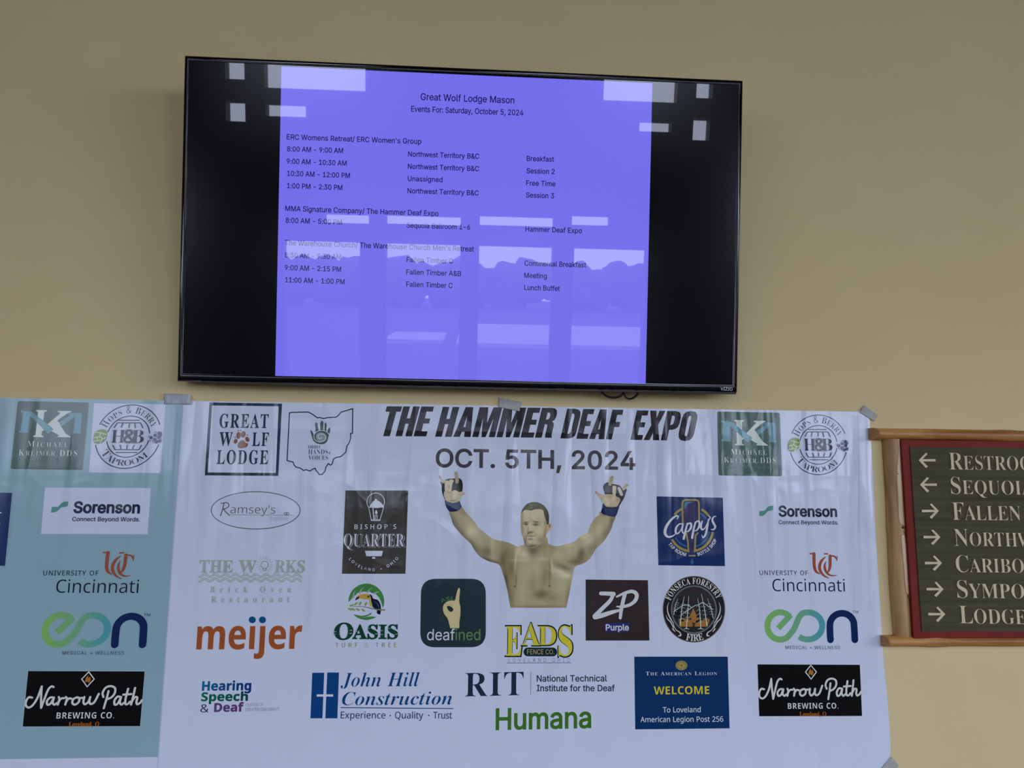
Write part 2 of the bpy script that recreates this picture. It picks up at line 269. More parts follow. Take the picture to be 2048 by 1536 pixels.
G('I','8',453,[226,-7,-48,5,-42,13,-35,22,-27,29,-17,34,-5,39,3,31,10,29,16,25,20,21,24,15,28,9,0,2,-34,15,-26,26,-17,34,-6,38,5,37,15,33,24,27,32,21,38,13,42,5,43,-5,37,-13,31,-21,24,-27,16,-33,5,-37,-6,-38,-17,-34,-26,-26,-33,-15,0,-2,27,-9,24,-15,21,-21,15,-25,10,-29,4,-31,-6,-39,-17,-34,-26,-29,-35,-22,-42,-13],[226,49,32,3,27,8,22,14,16,17,10,22,4,26,-4,26,-11,24,-17,19,-22,15,-27,9,-30,3,-30,-3,-27,-9,-22,-15,-17,-19,-11,-24,-4,-26,4,-26,10,-22,16,-17,22,-14,28,-8],[226,290,26,2,22,8,19,13,14,17,9,21,3,25,-3,23,-8,21,-14,17,-19,12,-23,8,-26,3,-26,-3,-23,-8,-18,-12,-14,-17,-9,-21,-3,-23,3,-25,9,-21,14,-17,19,-13,23,-8])
G('I','9',453,[226,516,45,-6,39,-16,33,-26,25,-34,16,-41,5,-46,-4,-38,-12,-39,-23,-46,-35,-56,-115,-168,-70,0,171,248,6,0,-8,-14,-12,-13,-14,-11,-16,-8,-19,-6,-20,-1,-43,4,-38,15,-31,23,-23,32,-15,38,-4,45,5,45,16,39,25,33,33,25,39,16],[226,460,-27,-3,-25,-11,-20,-17,-16,-22,-9,-26,-4,-29,4,-30,9,-27,16,-21,20,-17,25,-10,27,-4,28,4,25,10,20,16,15,22,10,26,3,29,-3,31,-10,26,-15,22,-20,17,-25,11])
G('I',':',188,[95,-4,-17,3,-15,10,-10,15,-3,17,3,18,10,14,15,10,17,4,18,-4,15,-10,10,-14,3,-18,-3,-17,-10,-15,-15,-10],[95,271,-17,3,-15,10,-10,15,-3,17,3,18,10,15,15,10,17,3,18,-3,15,-10,10,-15,3,-18,-3,-17,-10,-15,-15,-10])
G('I','A',480,[16,0,185,509,75,0,187,-509,-68,0,-108,302,-23,70,-32,106,13,0,-32,-107,-22,-69,-106,-302],[110,142,0,57,260,0,0,-57])
G('I','B',456,[60,0,0,509,181,0,48,-5,40,-13,30,-22,22,-27,13,-32,4,-36,-3,-30,-8,-24,-14,-19,-17,-15,-20,-11,-21,-8,0,-5,24,-5,24,-12,22,-18,17,-24,12,-30,4,-37,-5,-36,-13,-33,-23,-28,-33,-21,-43,-14,-54,-4],[125,57,120,0,51,6,34,17,19,25,6,32,-3,24,-10,23,-15,19,-21,15,-27,10,-31,3,-123,0],[125,285,113,0,27,3,23,8,20,13,15,17,10,22,3,24,-6,31,-17,26,-30,17,-43,6,-115,0])
G('I','C',510,[267,-7,-62,8,-55,24,-46,38,-34,52,-22,64,-8,75,8,75,22,64,34,52,46,39,55,24,62,8,38,-3,35,-9,33,-14,29,-19,25,-24,21,-29,15,-33,10,-37,-65,0,-7,25,-12,22,-14,18,-18,15,-20,12,-22,9,-23,5,-25,2,-44,-6,-39,-18,-34,-29,-25,-39,-16,-50,-6,-60,6,-60,16,-49,26,-40,33,-29,39,-17,44,-6,25,2,23,5,22,9,20,12,18,15,14,18,12,22,7,24,65,0,-10,-36,-15,-33,-20,-29,-26,-24,-29,-19,-32,-14,-36,-9])
G('I','D',502,[219,0,-123,0,0,57,119,0,57,6,46,18,36,29,25,39,15,49,5,57,-5,57,-15,49,-25,38,-34,29,-45,18,-54,6,-128,0,0,57,132,0,69,-8,59,-23,46,-37,34,-50,22,-62,7,-74,-7,-74,-22,-62,-35,-51,-47,-37,-60,-23],[125,509,0,-509,-65,0,0,509])
G('I','E',419,[60,0,0,509,312,0,0,-57,-247,0,0,-166,230,0,0,-57,-230,0,0,-172,250,0,0,-57])
G('I','F',410,[60,0,0,509,309,0,0,-57,-244,0,0,-174,221,0,0,-57,-221,0,0,-221])
G('I','G',520,[269,-7,-64,8,-56,24,-45,39,-35,52,-22,63,-7,75,7,75,22,64,34,52,46,39,54,24,62,8,39,-3,36,-9,34,-15,29,-20,26,-24,20,-29,16,-32,9,-35,-66,0,-9,23,-12,21,-14,18,-17,16,-19,12,-22,9,-24,6,-26,2,-43,-6,-39,-18,-33,-28,-25,-40,-16,-50,-6,-60,6,-60,16,-49,26,-40,33,-29,40,-17,45,-6,40,4,36,14,29,22,22,30,14,37,5,42,19,-3,-151,0,0,57,195,0,0,-56,-7,-59,-20,-50,-32,-41,-42,-31,-51,-19])
G('I','H',517,[60,0,0,509,65,0,0,-220,267,0,0,220,65,0,0,-509,-65,0,0,232,-267,0,0,-232])
G('I','I',300,[31,0,0,57,87,0,0,395,-87,0,0,57,238,0,0,-57,-86,0,0,-395,86,0,0,-57])
G('I','J',396,[185,-7,-42,5,-37,13,-31,22,-23,30,-14,37,-5,45,0,28,65,0,0,-28,6,-41,18,-30,27,-18,36,-6,35,6,28,18,18,30,6,41,0,364,64,0,0,-364,-4,-45,-14,-37,-24,-30,-31,-22,-36,-13])
G('I','K',467,[104,145,0,71,35,45,35,42,38,41,152,165,84,0,-217,-233,-3,0],[60,0,0,509,65,0,0,-175,-1,-109,1,-32,0,-193],[372,0,-184,259,40,50,221,-309])
G('I','L',393,[60,0,0,509,65,0,0,-452,236,0,0,-57])
G('I','M',628,[60,0,0,509,92,0,125,-322,10,-28,12,-36,12,-39,11,-35,-15,0,11,34,12,38,12,37,10,29,124,322,92,0,0,-509,-64,0,0,291,0,36,1,42,1,44,1,44,6,0,-15,-48,-16,-46,-15,-41,-11,-31,-114,-291,-56,0,-116,291,-11,30,-14,40,-16,47,-17,49,7,0,1,-41,1,-44,1,-44,0,-37,0,-291])
G('I','N',523,[60,0,0,509,76,0,207,-326,20,-32,25,-44,26,-52,-9,-1,-4,54,-2,49,0,38,0,314,64,0,0,-509,-76,0,-185,290,-25,41,-29,50,-40,71,11,2,3,-70,2,-56,1,-37,0,-291])
G('I','O',533,[267,-7,-62,8,-55,24,-45,38,-35,52,-22,64,-8,75,8,75,22,64,35,52,45,39,55,24,62,8,62,-8,55,-24,45,-39,35,-52,22,-64,7,-75,-7,-75,-22,-64,-35,-52,-45,-38,-55,-24],[267,53,43,6,39,17,34,29,25,39,17,50,5,60,-5,60,-17,51,-25,39,-34,29,-39,17,-43,6,-44,-6,-39,-17,-33,-29,-26,-40,-16,-50,-6,-60,6,-60,16,-50,26,-39,33,-29,39,-17])
G('I','P',445,[60,0,0,509,175,0,54,-6,43,-16,34,-25,24,-32,14,-39,5,-43,-5,-44,-14,-39,-24,-32,-34,-26,-43,-16,-54,-5,-126,0,0,56,124,0,36,4,28,10,21,16,15,22,9,25,2,29,-2,28,-9,26,-15,21,-21,16,-29,10,-36,3,-107,0,0,-452])
G('I','Q',533,[245,159,68,0,56,-74,15,-20,84,-113,-67,0,-55,75,-15,19],[267,-7,-62,8,-55,24,-45,38,-35,52,-22,64,-8,75,8,75,22,64,35,52,45,39,55,24,62,8,62,-8,55,-24,45,-39,35,-52,22,-64,7,-75,-7,-75,-22,-64,-35,-52,-45,-38,-55,-24],[267,53,43,6,39,17,34,29,25,39,17,50,5,60,-5,60,-17,51,-25,39,-34,29,-39,17,-43,6,-44,-6,-39,-17,-33,-29,-26,-40,-16,-50,-6,-60,6,-60,16,-50,26,-39,33,-29,39,-17])
G('I','R',449,[60,0,0,509,176,0,54,-5,43,-15,34,-24,23,-32,15,-38,4,-43,-4,-43,-15,-38,-23,-31,-34,-23,-44,-14,-53,-5,-140,0,0,57,138,0,35,3,29,9,21,14,15,19,8,24,3,28,-3,28,-8,25,-15,20,-21,15,-29,9,-36,3,-108,0,0,-452],[353,0,-123,229,73,0,125,-229])
G('I','S',447,[224,-9,-52,5,-44,13,-37,22,-27,29,-18,36,-8,41,66,0,6,-27,13,-22,19,-17,24,-12,28,-7,30,-3,33,3,29,8,25,14,18,18,12,22,5,25,-4,22,-10,18,-16,14,-20,12,-51,17,-61,17,-56,21,-42,29,-26,37,-8,46,6,41,17,35,27,28,36,22,42,13,47,5,48,-5,41,-13,35,-22,26,-27,17,-34,7,-37,-64,0,-11,34,-24,25,-35,16,-42,6,-31,-3,-27,-8,-22,-13,-16,-17,-11,-20,-3,-22,4,-24,12,-18,17,-15,21,-11,43,-15,52,-14,48,-15,24,-12,23,-14,20,-18,16,-22,10,-27,3,-32,-5,-40,-17,-35,-26,-30,-37,-23,-45,-15])
G('I','T',449,[32,452,0,57,385,0,0,-57,-160,0,0,-452,-64,0,0,452])
G('I','U',517,[259,-8,-56,6,-49,17,-40,28,-29,37,-19,44,-6,49,0,336,64,0,0,-331,4,-34,13,-31,19,-26,27,-19,33,-12,39,-4,39,4,33,12,26,19,20,26,12,31,4,34,0,331,64,0,0,-336,-6,-49,-18,-44,-30,-37,-40,-28,-48,-17])
G('I','V',480,[204,0,-188,509,68,0,108,-303,23,-69,33,-106,-13,0,32,107,23,68,105,303,68,0,-185,-509])
G('I','W',686,[155,0,-139,509,66,0,81,-313,12,-51,12,-51,10,-54,-8,0,11,54,11,51,13,51,82,313,74,0,82,-313,12,-51,12,-51,11,-54,-9,0,11,54,11,51,13,51,80,313,67,0,-140,-509,-75,0,-87,323,-17,68,-15,84,14,0,-15,-80,-17,-72,-88,-323])
G('I','X',474,[18,0,199,284,0,-48,-188,273,75,0,74,-109,26,-39,19,-32,20,-37,-11,0,20,37,20,32,26,39,76,109,72,0,-187,-270,0,48,197,-287,-74,0,-90,129,-24,36,-18,30,-20,36,14,0,-19,-35,-19,-30,-24,-37,-91,-129])
G('I','Y',472,[203,0,0,208,-187,301,75,0,101,-165,30,-52,28,-62,-26,0,27,63,29,51,101,165,74,0,-187,-301,0,-208])
G('I','Z',438,[42,0,0,46,231,339,33,46,35,45,7,-22,-63,-2,-62,0,-183,0,0,57,357,0,0,-47,-228,-333,-35,-48,-37,-48,-7,21,62,3,62,0,185,0,0,-57])
G('I','a',389,[160,-9,-34,4,-32,10,-26,17,-20,23,-13,28,-5,35,4,30,9,23,15,18,20,14,22,10,25,8,53,9,56,7,18,3,13,5,8,8,3,12,0,2,-3,22,-6,18,-11,14,-16,11,-20,7,-24,2,-25,-2,-22,-7,-17,-9,-14,-12,-11,-13,-7,-14,-59,17,16,31,22,24,25,18,29,11,30,7,31,2,45,-5,24,-7,23,-12,20,-17,16,-23,11,-30,4,-39,0,-251,-60,0,0,52,-5,0,-20,-27,-16,-13,-21,-11,-25,-7],[170,45,32,4,26,10,20,15,15,19,9,22,4,23,0,52,-17,-8,-28,-6,-31,-5,-25,-3,-41,-9,-17,-9,-14,-11,-8,-15,-3,-19,2,-18,8,-15,12,-11,16,-9,19,-5])
G('I','b',424,[229,-8,-31,3,-26,9,-19,13,-15,14,-20,28,-6,0,0,-59,-59,0,0,509,61,0,0,-190,4,0,19,27,15,14,19,13,26,8,32,3,45,-6,39,-17,32,-29,25,-39,15,-48,5,-56,-5,-56,-15,-49,-24,-39,-33,-29,-39,-18],[220,47,33,4,26,15,22,22,15,29,9,34,3,38,-3,38,-9,34,-15,29,-21,21,-27,14,-33,5,-32,-5,-27,-13,-21,-21,-15,-28,-9,-34,-3,-40,3,-39,9,-35,15,-29,22,-21,26,-14])
G('I','c',396,[207,-8,-48,6,-42,18,-35,30,-26,39,-16,48,-6,54,6,56,16,48,26,39,35,30,42,18,48,6,27,-1,26,-6,24,-9,21,-12,19,-15,16,-19,13,-21,9,-24,-59,-15,-13,27,-20,22,-28,14,-35,5,-34,-5,-28,-15,-21,-23,-16,-29,-9,-34,-3,-37,3,-36,9,-34,16,-28,21,-23,28,-15,34,-5,36,6,28,14,21,23,12,28,59,-15,-9,-24,-13,-22,-16,-19,-19,-16,-21,-12,-24,-10,-26,-5])
G('I','d',424,[195,-8,-44,6,-40,18,-32,29,-24,39,-16,49,-5,56,5,56,16,48,24,39,33,29,39,17,45,6,32,-3,25,-8,19,-13,15,-14,19,-27,5,0,0,190,61,0,0,-509,-59,0,0,59,-6,0,-20,-28,-15,-14,-20,-13,-25,-9],[205,47,31,4,27,14,21,21,15,29,10,35,3,39,-3,40,-9,34,-16,28,-21,21,-26,13,-32,5,-33,-5,-27,-14,-21,-21,-16,-29,-9,-34,-3,-38,3,-38,10,-34,15,-29,21,-22,27,-15])
G('I','e',404,[212,-8,-51,6,-44,18,-35,30,-26,39,-16,47,-6,55,5,55,16,48,26,39,34,30,42,19,48,6,31,-2,30,-8,28,-13,25,-20,22,-26,16,-33,11,-40,3,-48,0,-25,-296,0,0,52,263,0,-28,-19,-3,35,-9,32,-15,25,-20,20,-26,12,-32,4,-32,-4,-27,-13,-21,-19,-16,-24,-10,-29,-3,-30,0,-33,4,-39,10,-33,18,-26,23,-19,28,-11,33,-4,22,2,20,5,17,8,14,12,12,15,9,17,59,-14,-12,-28,-18,-24,-24,-20,-28,-15,-34,-9])
G('I','f',254,[228,379,0,-52,-222,0,0,52],[81,0,0,432,3,29,12,25,17,19,22,14,26,8,26,3,35,-3,21,-6,-16,-53,-12,4,-20,2,-24,-4,-17,-10,-9,-17,-3,-24,0,-419])
G('I','g',425,[207,-151,-39,3,-34,8,-29,13,-23,17,-18,19,-13,22,50,28,21,-25,14,-12,18,-10,24,-7,29,-2,42,5,33,17,22,28,7,41,0,74,-5,0,-19,-27,-15,-13,-20,-12,-25,-8,-32,-3,-43,5,-39,17,-33,26,-25,37,-16,46,-5,55,5,55,16,47,25,39,32,29,40,17,44,6,32,-2,25,-9,20,-13,15,-14,20,-27,5,0,0,60,59,0,0,-388,-5,-45,-17,-36,-26,-27,-33,-19,-40,-11],[205,59,32,4,27,12,21,20,15,26,9,33,3,39,-3,38,-9,33,-15,27,-21,21,-27,13,-32,5,-33,-5,-27,-13,-21,-22,-15,-28,-10,-33,-3,-36,3,-38,10,-32,15,-27,21,-20,27,-13])
G('I','h',410,[114,227,0,-227,-61,0,0,509,61,0,0,-222,-12,0,22,45,28,30,35,17,40,5,37,-4,31,-11,26,-20,20,-28,12,-36,4,-45,0,-240,-61,0,0,235,-6,40,-17,29,-27,19,-36,6,-26,-3,-23,-9,-20,-14,-15,-20,-9,-26])
G('I','i',167,[53,0,0,379,61,0,0,-379],[84,443,-17,3,-13,9,-10,13,-3,15,3,16,10,13,13,9,17,3,16,-3,14,-9,9,-13,3,-16,-3,-15,-9,-13,-14,-9])
G('I','j',167,[53,379,61,0,0,-409,-3,-33,-9,-27,-16,-23,-21,-16,-28,-10,-33,-4,-14,0,0,56,12,0,23,4,15,11,10,18,3,25],[83,443,-16,3,-14,9,-9,13,-3,15,3,16,9,13,14,9,16,3,17,-3,14,-9,9,-13,3,-16,-3,-15,-9,-13,-14,-9])
G('I','k',381,[110,137,0,75,11,0,163,167,76,0,-176,-180,-7,0],[53,0,0,509,61,0,0,-509],[294,0,-146,186,43,43,181,-229])
G('I','l',189,[139,-2,-38,5,-27,17,-16,27,-5,37,0,425,61,0,0,-410,1,-22,5,-15,10,-8,16,-2,14,1,10,1,11,-51,-19,-4])
G('I','m',610,[53,0,0,379,59,0,0,-84,-4,0,10,28,14,23,19,17,21,13,23,8,24,2,38,-6,30,-19,22,-30,12,-36,-9,0,10,26,15,22,20,18,24,14,26,8,30,3,31,-3,29,-11,25,-18,19,-26,12,-32,4,-41,0,-255,-61,0,0,254,-6,35,-17,24,-26,13,-28,4,-24,-2,-21,-8,-16,-13,-13,-17,-7,-20,-3,-23,0,-247,-61,0,0,260,-5,28,-16,23,-24,15,-30,4,-21,-2,-20,-8,-18,-13,-14,-18,-9,-23,-3,-28,0,-238])
G('I','n',410,[114,227,0,-227,-61,0,0,379,59,0,0,-92,-10,0,22,45,28,30,35,17,40,5,37,-4,31,-11,26,-20,20,-28,12,-36,4,-45,0,-240,-61,0,0,235,-6,40,-17,29,-27,19,-36,6,-26,-3,-23,-9,-20,-14,-15,-20,-9,-26])
G('I','o',415,[207,-8,-48,6,-42,18,-35,30,-26,39,-16,48,-6,54,6,56,16,48,26,39,35,30,42,18,48,6,49,-6,43,-18,34,-30,26,-39,17,-48,5,-56,-5,-54,-17,-48,-26,-39,-34,-30,-43,-18],[207,46,35,5,28,15,22,23,15,28,9,34,3,36,-3,37,-9,34,-15,29,-22,23,-28,15,-35,5,-34,-5,-28,-15,-21,-23,-16,-29,-9,-34,-3,-37,3,-36,9,-34,16,-28,21,-23,28,-15])
G('I','p',424,[53,-143,0,522,59,0,0,-60,6,0,19,27,15,14,19,13,26,8,32,3,45,-6,39,-17,32,-29,25,-39,15,-48,5,-56,-5,-56,-15,-49,-24,-39,-33,-29,-39,-18,-45,-6,-31,3,-25,9,-20,13,-15,14,-20,28,-4,0,0,-202],[220,47,33,4,26,15,22,22,15,29,9,34,3,38,-3,38,-9,34,-15,29,-21,21,-27,14,-33,5,-32,-5,-27,-13,-21,-21,-15,-28,-9,-34,-3,-40,3,-39,9,-35,15,-29,22,-21,26,-14])
G('I','q',424,[372,-143,-61,0,0,202,-5,0,-19,-28,-15,-14,-20,-13,-25,-9,-32,-3,-44,6,-40,18,-32,29,-24,39,-16,49,-5,56,5,56,16,48,24,39,33,29,39,17,45,6,32,-3,25,-8,19,-13,15,-14,20,-27,6,0,0,60,59,0],[205,47,31,4,27,14,21,21,15,29,10,35,3,39,-3,40,-9,34,-16,28,-21,21,-26,13,-32,5,-33,-5,-27,-14,-21,-21,-16,-29,-9,-34,-3,-38,3,-38,10,-34,15,-29,21,-22,27,-15])
G('I','r',259,[53,0,0,379,59,0,0,-58,3,0,15,26,22,20,29,13,32,5,16,-1,14,0,0,-62,-13,2,-23,2,-25,-3,-23,-8,-19,-14,-14,-17,-9,-22,-3,-25,0,-237])
G('I','s',365,[182,-8,-37,3,-33,8,-28,15,-22,20,-17,25,-9,31,58,13,11,-28,19,-19,26,-11,31,-4,36,5,27,12,18,19,6,22,-3,18,-11,15,-17,11,-25,8,-63,15,-45,16,-32,22,-19,29,-6,37,4,31,14,27,22,22,28,16,34,11,38,3,36,-3,31,-9,25,-14,20,-19,15,-23,10,-26,-56,-13,-10,21,-15,18,-24,12,-32,5,-31,-4,-25,-12,-17,-18,-5,-22,3,-19,12,-15,20,-11,28,-9,57,-14,46,-15,31,-23,19,-29,6,-35,-5,-32,-14,-28,-22,-23,-30,-18,-37,-11])
G('I','t',227,[204,379,0,-52,-198,0,0,52],[65,471,61,0,0,-373,2,-22,8,-15,14,-8,20,-3,15,1,17,3,11,-52,-21,-5,-24,-1,-43,6,-33,19,-20,31,-7,41])
G('I','u',410,[182,-5,-36,4,-31,12,-26,20,-20,28,-12,36,-4,44,0,240,61,0,0,-235,5,-39,18,-30,27,-19,36,-6,26,3,23,9,19,15,15,20,10,25,3,31,0,226,61,0,0,-379,-59,0,0,92,9,0,-21,-45,-29,-30,-35,-17])
G('I','v',389,[163,0,-146,379,67,0,81,-224,22,-68,19,-66,-22,0,19,66,21,68,81,224,66,0,-145,-379])
G('I','w',567,[138,0,-115,379,64,0,46,-165,21,-77,21,-96,-10,0,21,94,20,79,46,165,64,0,46,-165,20,-78,20,-95,-11,0,22,94,21,79,46,165,65,0,-116,-379,-61,0,-49,172,-14,53,-14,55,-14,58,14,0,-14,-58,-14,-55,-15,-53,-49,-172])
G('I','x',379,[21,0,150,218,0,-47,-142,208,71,0,47,-73,32,-53,28,-47,-32,0,27,47,31,53,49,73,70,0,-143,-210,0,45,149,-214,-71,0,-56,85,-31,51,-27,46,32,0,-27,-46,-30,-51,-57,-85])
G('I','y',389,[47,-139,14,53,10,-1,17,-3,16,1,14,5,12,10,11,16,10,22,12,35,-146,380,67,0,81,-224,22,-68,19,-66,-22,0,18,66,22,68,81,224,66,0,-167,-437,-13,-27,-14,-22,-18,-17,-20,-12,-22,-7,-26,-2,-26,2])
G('I','z',380,[42,0,0,46,212,274,0,3,-206,0,0,56,285,0,0,-48,-207,-271,0,-4,213,0,0,-56])
G('N',"'",151,[57,306,-13,174,63,0,-13,-174])
G('N','2',384,[32,0,0,49,126,127,61,64,22,28,16,28,9,28,3,31,-6,35,-17,25,-27,16,-34,5,-33,-3,-29,-9,-27,-15,-27,-19,-31,40,30,22,34,18,39,12,44,4,60,-8,46,-26,21,-25,13,-31,5,-37,-4,-37,-12,-34,-18,-32,-25,-32,-64,-69,-100,-99,0,-2,242,0,0,-54])
G('N','5',384,[167,-7,-36,2,-34,5,-30,8,-25,11,0,56,27,-13,32,-10,34,-6,32,-2,48,6,38,19,24,32,8,46,-7,42,-21,30,-38,19,-54,6,-43,-3,-39,-7,-29,19,18,227,240,0,0,-54,-190,0,-11,-139,31,4,43,3,46,-4,39,-12,32,-21,24,-28,15,-34,5,-42,-5,-46,-16,-39,-26,-32,-36,-24,-44,-14])
G('N','6',384,[200,-7,-43,6,-39,17,-34,29,-25,41,-17,53,-5,66,2,51,7,51,13,47,20,43,29,37,38,28,49,18,62,6,31,-1,28,-5,0,-50,-28,6,-30,2,-43,-4,-34,-12,-28,-18,-21,-24,-15,-29,-11,-33,-6,-36,-4,-38,4,0,19,22,24,18,31,12,40,4,39,-4,33,-13,28,-21,22,-29,12,-36,5,-43,-5,-46,-14,-39,-23,-33,-30,-24,-37,-14],[199,43,39,7,30,20,20,35,6,49,-6,41,-17,32,-29,20,-41,7,-29,-3,-26,-10,-20,-15,-16,-18,-10,-21,-3,-21,3,-29,8,-29,14,-26,20,-21,26,-13])
G('N','A',429,[0,0,187,482,55,0,186,-482,-62,0,-58,148,-190,0,-57,-148],[138,202,152,0,-54,145,-6,20,-9,29,-7,23,-11,-41,-10,-31])
G('N','C',424,[261,-7,-67,8,-55,23,-43,36,-31,49,-18,61,-6,70,7,69,19,59,33,50,46,37,57,23,68,8,71,-7,62,-21,-25,-51,-49,18,-28,6,-31,2,-48,-6,-41,-17,-33,-29,-25,-38,-14,-47,-5,-56,4,-56,14,-47,23,-39,32,-29,41,-17,51,-6,60,6,55,13,0,-52,-56,-15])
G('N','E',373,[65,0,0,480,268,0,0,-54,-207,0,0,-149,195,0,0,-53,-195,0,0,-171,207,0,0,-53])
G('N','F',349,[65,0,0,480,268,0,0,-54,-207,0,0,-169,194,0,0,-54,-194,0,0,-203])
G('N','I',228,[27,0,0,35,56,13,0,383,-56,14,0,35,173,0,0,-35,-56,-14,0,-383,56,-13,0,-35])
G('N','L',352,[65,0,0,480,61,0,0,-426,209,0,0,-54])
G('N','N',510,[65,0,0,480,70,0,256,-397,3,0,-2,32,-2,47,-1,47,0,271,56,0,0,-480,-70,0,-257,398,-2,0,3,-58,2,-72,0,-268])
G('N','O',525,[263,-7,-69,8,-55,23,-43,37,-31,50,-18,60,-6,70,6,69,18,60,31,49,43,37,56,23,68,8,66,-8,55,-23,43,-36,31,-50,19,-60,7,-70,-7,-69,-19,-61,-31,-49,-43,-37,-55,-23],[263,46,49,5,40,18,30,29,21,39,13,47,4,56,-4,57,-13,47,-21,38,-30,29,-39,17,-50,6,-49,-6,-40,-17,-31,-29,-21,-38,-13,-47,-4,-57,4,-56,13,-47,21,-39,30,-29,40,-18])
G('N','P',406,[65,0,0,480,127,0,57,-5,46,-12,34,-20,24,-28,14,-35,5,-42,-4,-38,-14,-36,-24,-31,-36,-25,-49,-16,-64,-5,-55,0,0,-187],[126,238,48,0,60,6,42,17,19,18,11,25,4,32,-8,40,-22,29,-38,17,-55,6,-61,0])
G('N','Q',525,[372,-114,-93,108,-9,-1,-7,0,-69,8,-55,23,-43,37,-31,50,-18,60,-6,70,6,69,18,60,31,49,43,37,56,23,68,8,66,-8,55,-23,43,-36,31,-50,19,-60,7,-70,-9,-81,-27,-68,-27,-37,-35,-29,-42,-20,115,-119],[263,46,49,5,40,18,30,29,21,39,13,47,4,56,-4,57,-13,47,-21,38,-30,29,-39,17,-50,6,-49,-6,-40,-17,-31,-29,-21,-38,-13,-47,-4,-57,4,-56,13,-47,21,-39,30,-29,40,-18])
G('N','R',418,[65,0,0,480,132,0,55,-4,44,-12,33,-18,24,-27,14,-34,5,-42,-3,-35,-11,-29,-16,-23,-20,-17,-22,-14,-24,-10,132,-215,-71,0,-116,198,-95,0,0,-198],[126,249,71,0,51,6,35,17,20,29,7,39,-7,41,-22,26,-36,15,-51,5,-68,0])
G('N','S',369,[166,-7,-39,2,-36,4,-31,8,-26,9,0,58,60,-20,37,-6,38,-2,47,5,33,15,21,25,7,32,-3,22,-7,18,-14,15,-21,14,-68,30,-54,24,-38,30,-24,38,-8,50,5,36,15,29,23,25,31,17,37,12,42,3,38,-2,35,-5,31,-9,29,-11,-19,-51,-54,18,-30,5,-31,2,-39,-5,-29,-14,-17,-22,-6,-29,3,-22,7,-18,14,-15,19,-14,62,-27,39,-16,33,-18,25,-19,19,-23,11,-28,4,-35,-5,-39,-15,-33,-26,-27,-35,-20,-41,-12])
G('N','T',373,[156,0,0,426,-149,0,0,54,359,0,0,-54,-149,0,0,-426])
G('N','U',491,[243,-7,-55,6,-45,16,-36,27,-26,36,-15,43,-6,50,0,309,61,0,0,-311,8,-52,23,-39,39,-24,55,-8,40,4,31,11,24,19,22,40,7,49,0,311,60,0,0,-311,-5,-47,-15,-42,-26,-36,-36,-28,-47,-17])
G('N','V',403,[171,0,-171,480,63,0,108,-308,18,-55,12,-50,13,50,18,56,107,307,64,0,-171,-480])
G('N','Y',380,[160,0,0,183,-160,297,66,0,124,-236,125,236,65,0,-160,-294,0,-186])
G('N','a',377,[144,-7,-44,7,-37,19,-24,33,-8,48,5,33,14,28,23,22,54,23,76,9,62,2,0,21,-5,39,-15,24,-23,13,-32,4,-27,-2,-27,-6,-47,-19,-18,44,25,12,30,10,33,7,34,2,58,-7,40,-22,23,-37,8,-55,0,-245,-43,0,-11,51,-3,0,-24,-26,-25,-18,-31,-10],[158,41,42,6,34,19,22,32,8,46,0,32,-53,-2,-57,-7,-36,-15,-20,-22,-6,-31,5,-26,13,-18,22,-11])
G('N','c',322,[201,-7,-45,5,-39,15,-34,25,-25,35,-16,47,-5,58,5,60,17,48,26,36,34,25,41,15,46,5,53,-6,41,-14,-18,-49,-38,12,-40,5,-46,-9,-33,-25,-20,-43,-7,-59,7,-58,19,-42,32,-26,45,-9,28,2,24,4,41,15,0,-52,-40,-15])
G('N','d',413,[185,-7,-42,5,-36,16,-30,26,-22,36,-14,47,-4,56,4,57,14,47,23,36,30,27,36,15,41,6,38,-4,31,-12,24,-17,19,-20,4,0,-2,25,-2,28,0,143,59,0,0,-510,-48,0,-8,48,-3,0,-19,-21,-24,-18,-31,-12],[194,42,49,8,31,24,18,39,6,55,0,11,-6,59,-17,44,-19,20,-27,12,-36,4,-29,-5,-24,-12,-18,-21,-18,-45,-6,-57,6,-57,18,-43,19,-20,24,-12])
G('N','e',379,[210,-7,-48,5,-42,16,-35,26,-26,36,-17,46,-5,55,5,55,15,47,24,37,31,28,39,17,45,6,43,-5,37,-15,29,-25,22,-32,13,-40,5,-46,0,-35,-247,0,9,-54,22,-39,36,-24,48,-8,32,1,29,5,54,19,0,-52,-54,-18,-29,-4],[99,216,184,0,-6,41,-15,33,-28,21,-39,7,-37,-6,-29,-21,-20,-32])
G('N','g',413,[195,-161,-72,6,-58,17,0,54,60,-21,73,-7,42,7,31,20,20,32,7,42,0,14,0,24,2,21,-3,0,-29,-31,-37,-18,-46,-6,-43,6,-36,16,-30,27,-22,37,-13,46,-4,54,4,54,13,45,22,38,30,28,36,17,43,6,34,-4,30,-10,26,-17,23,-24,3,0,8,48,47,0,0,-366,-4,-47,-14,-39,-21,-30,-31,-22,-41,-13],[194,42,47,7,32,22,19,38,6,56,0,14,-6,64,-19,42,-33,24,-47,8,-40,-9,-30,-27,-19,-44,-6,-58,6,-59,19,-43,30,-27])
G('N','i',173,[87,420,-13,2,-12,7,-7,12,-3,16,3,17,7,12,12,7,13,2,13,-2,11,-7,8,-12,3,-17,-3,-16,-8,-12,-11,-7],[57,0,0,360,59,0,0,-360])
G('N','l',173,[57,0,0,510,59,0,0,-510])
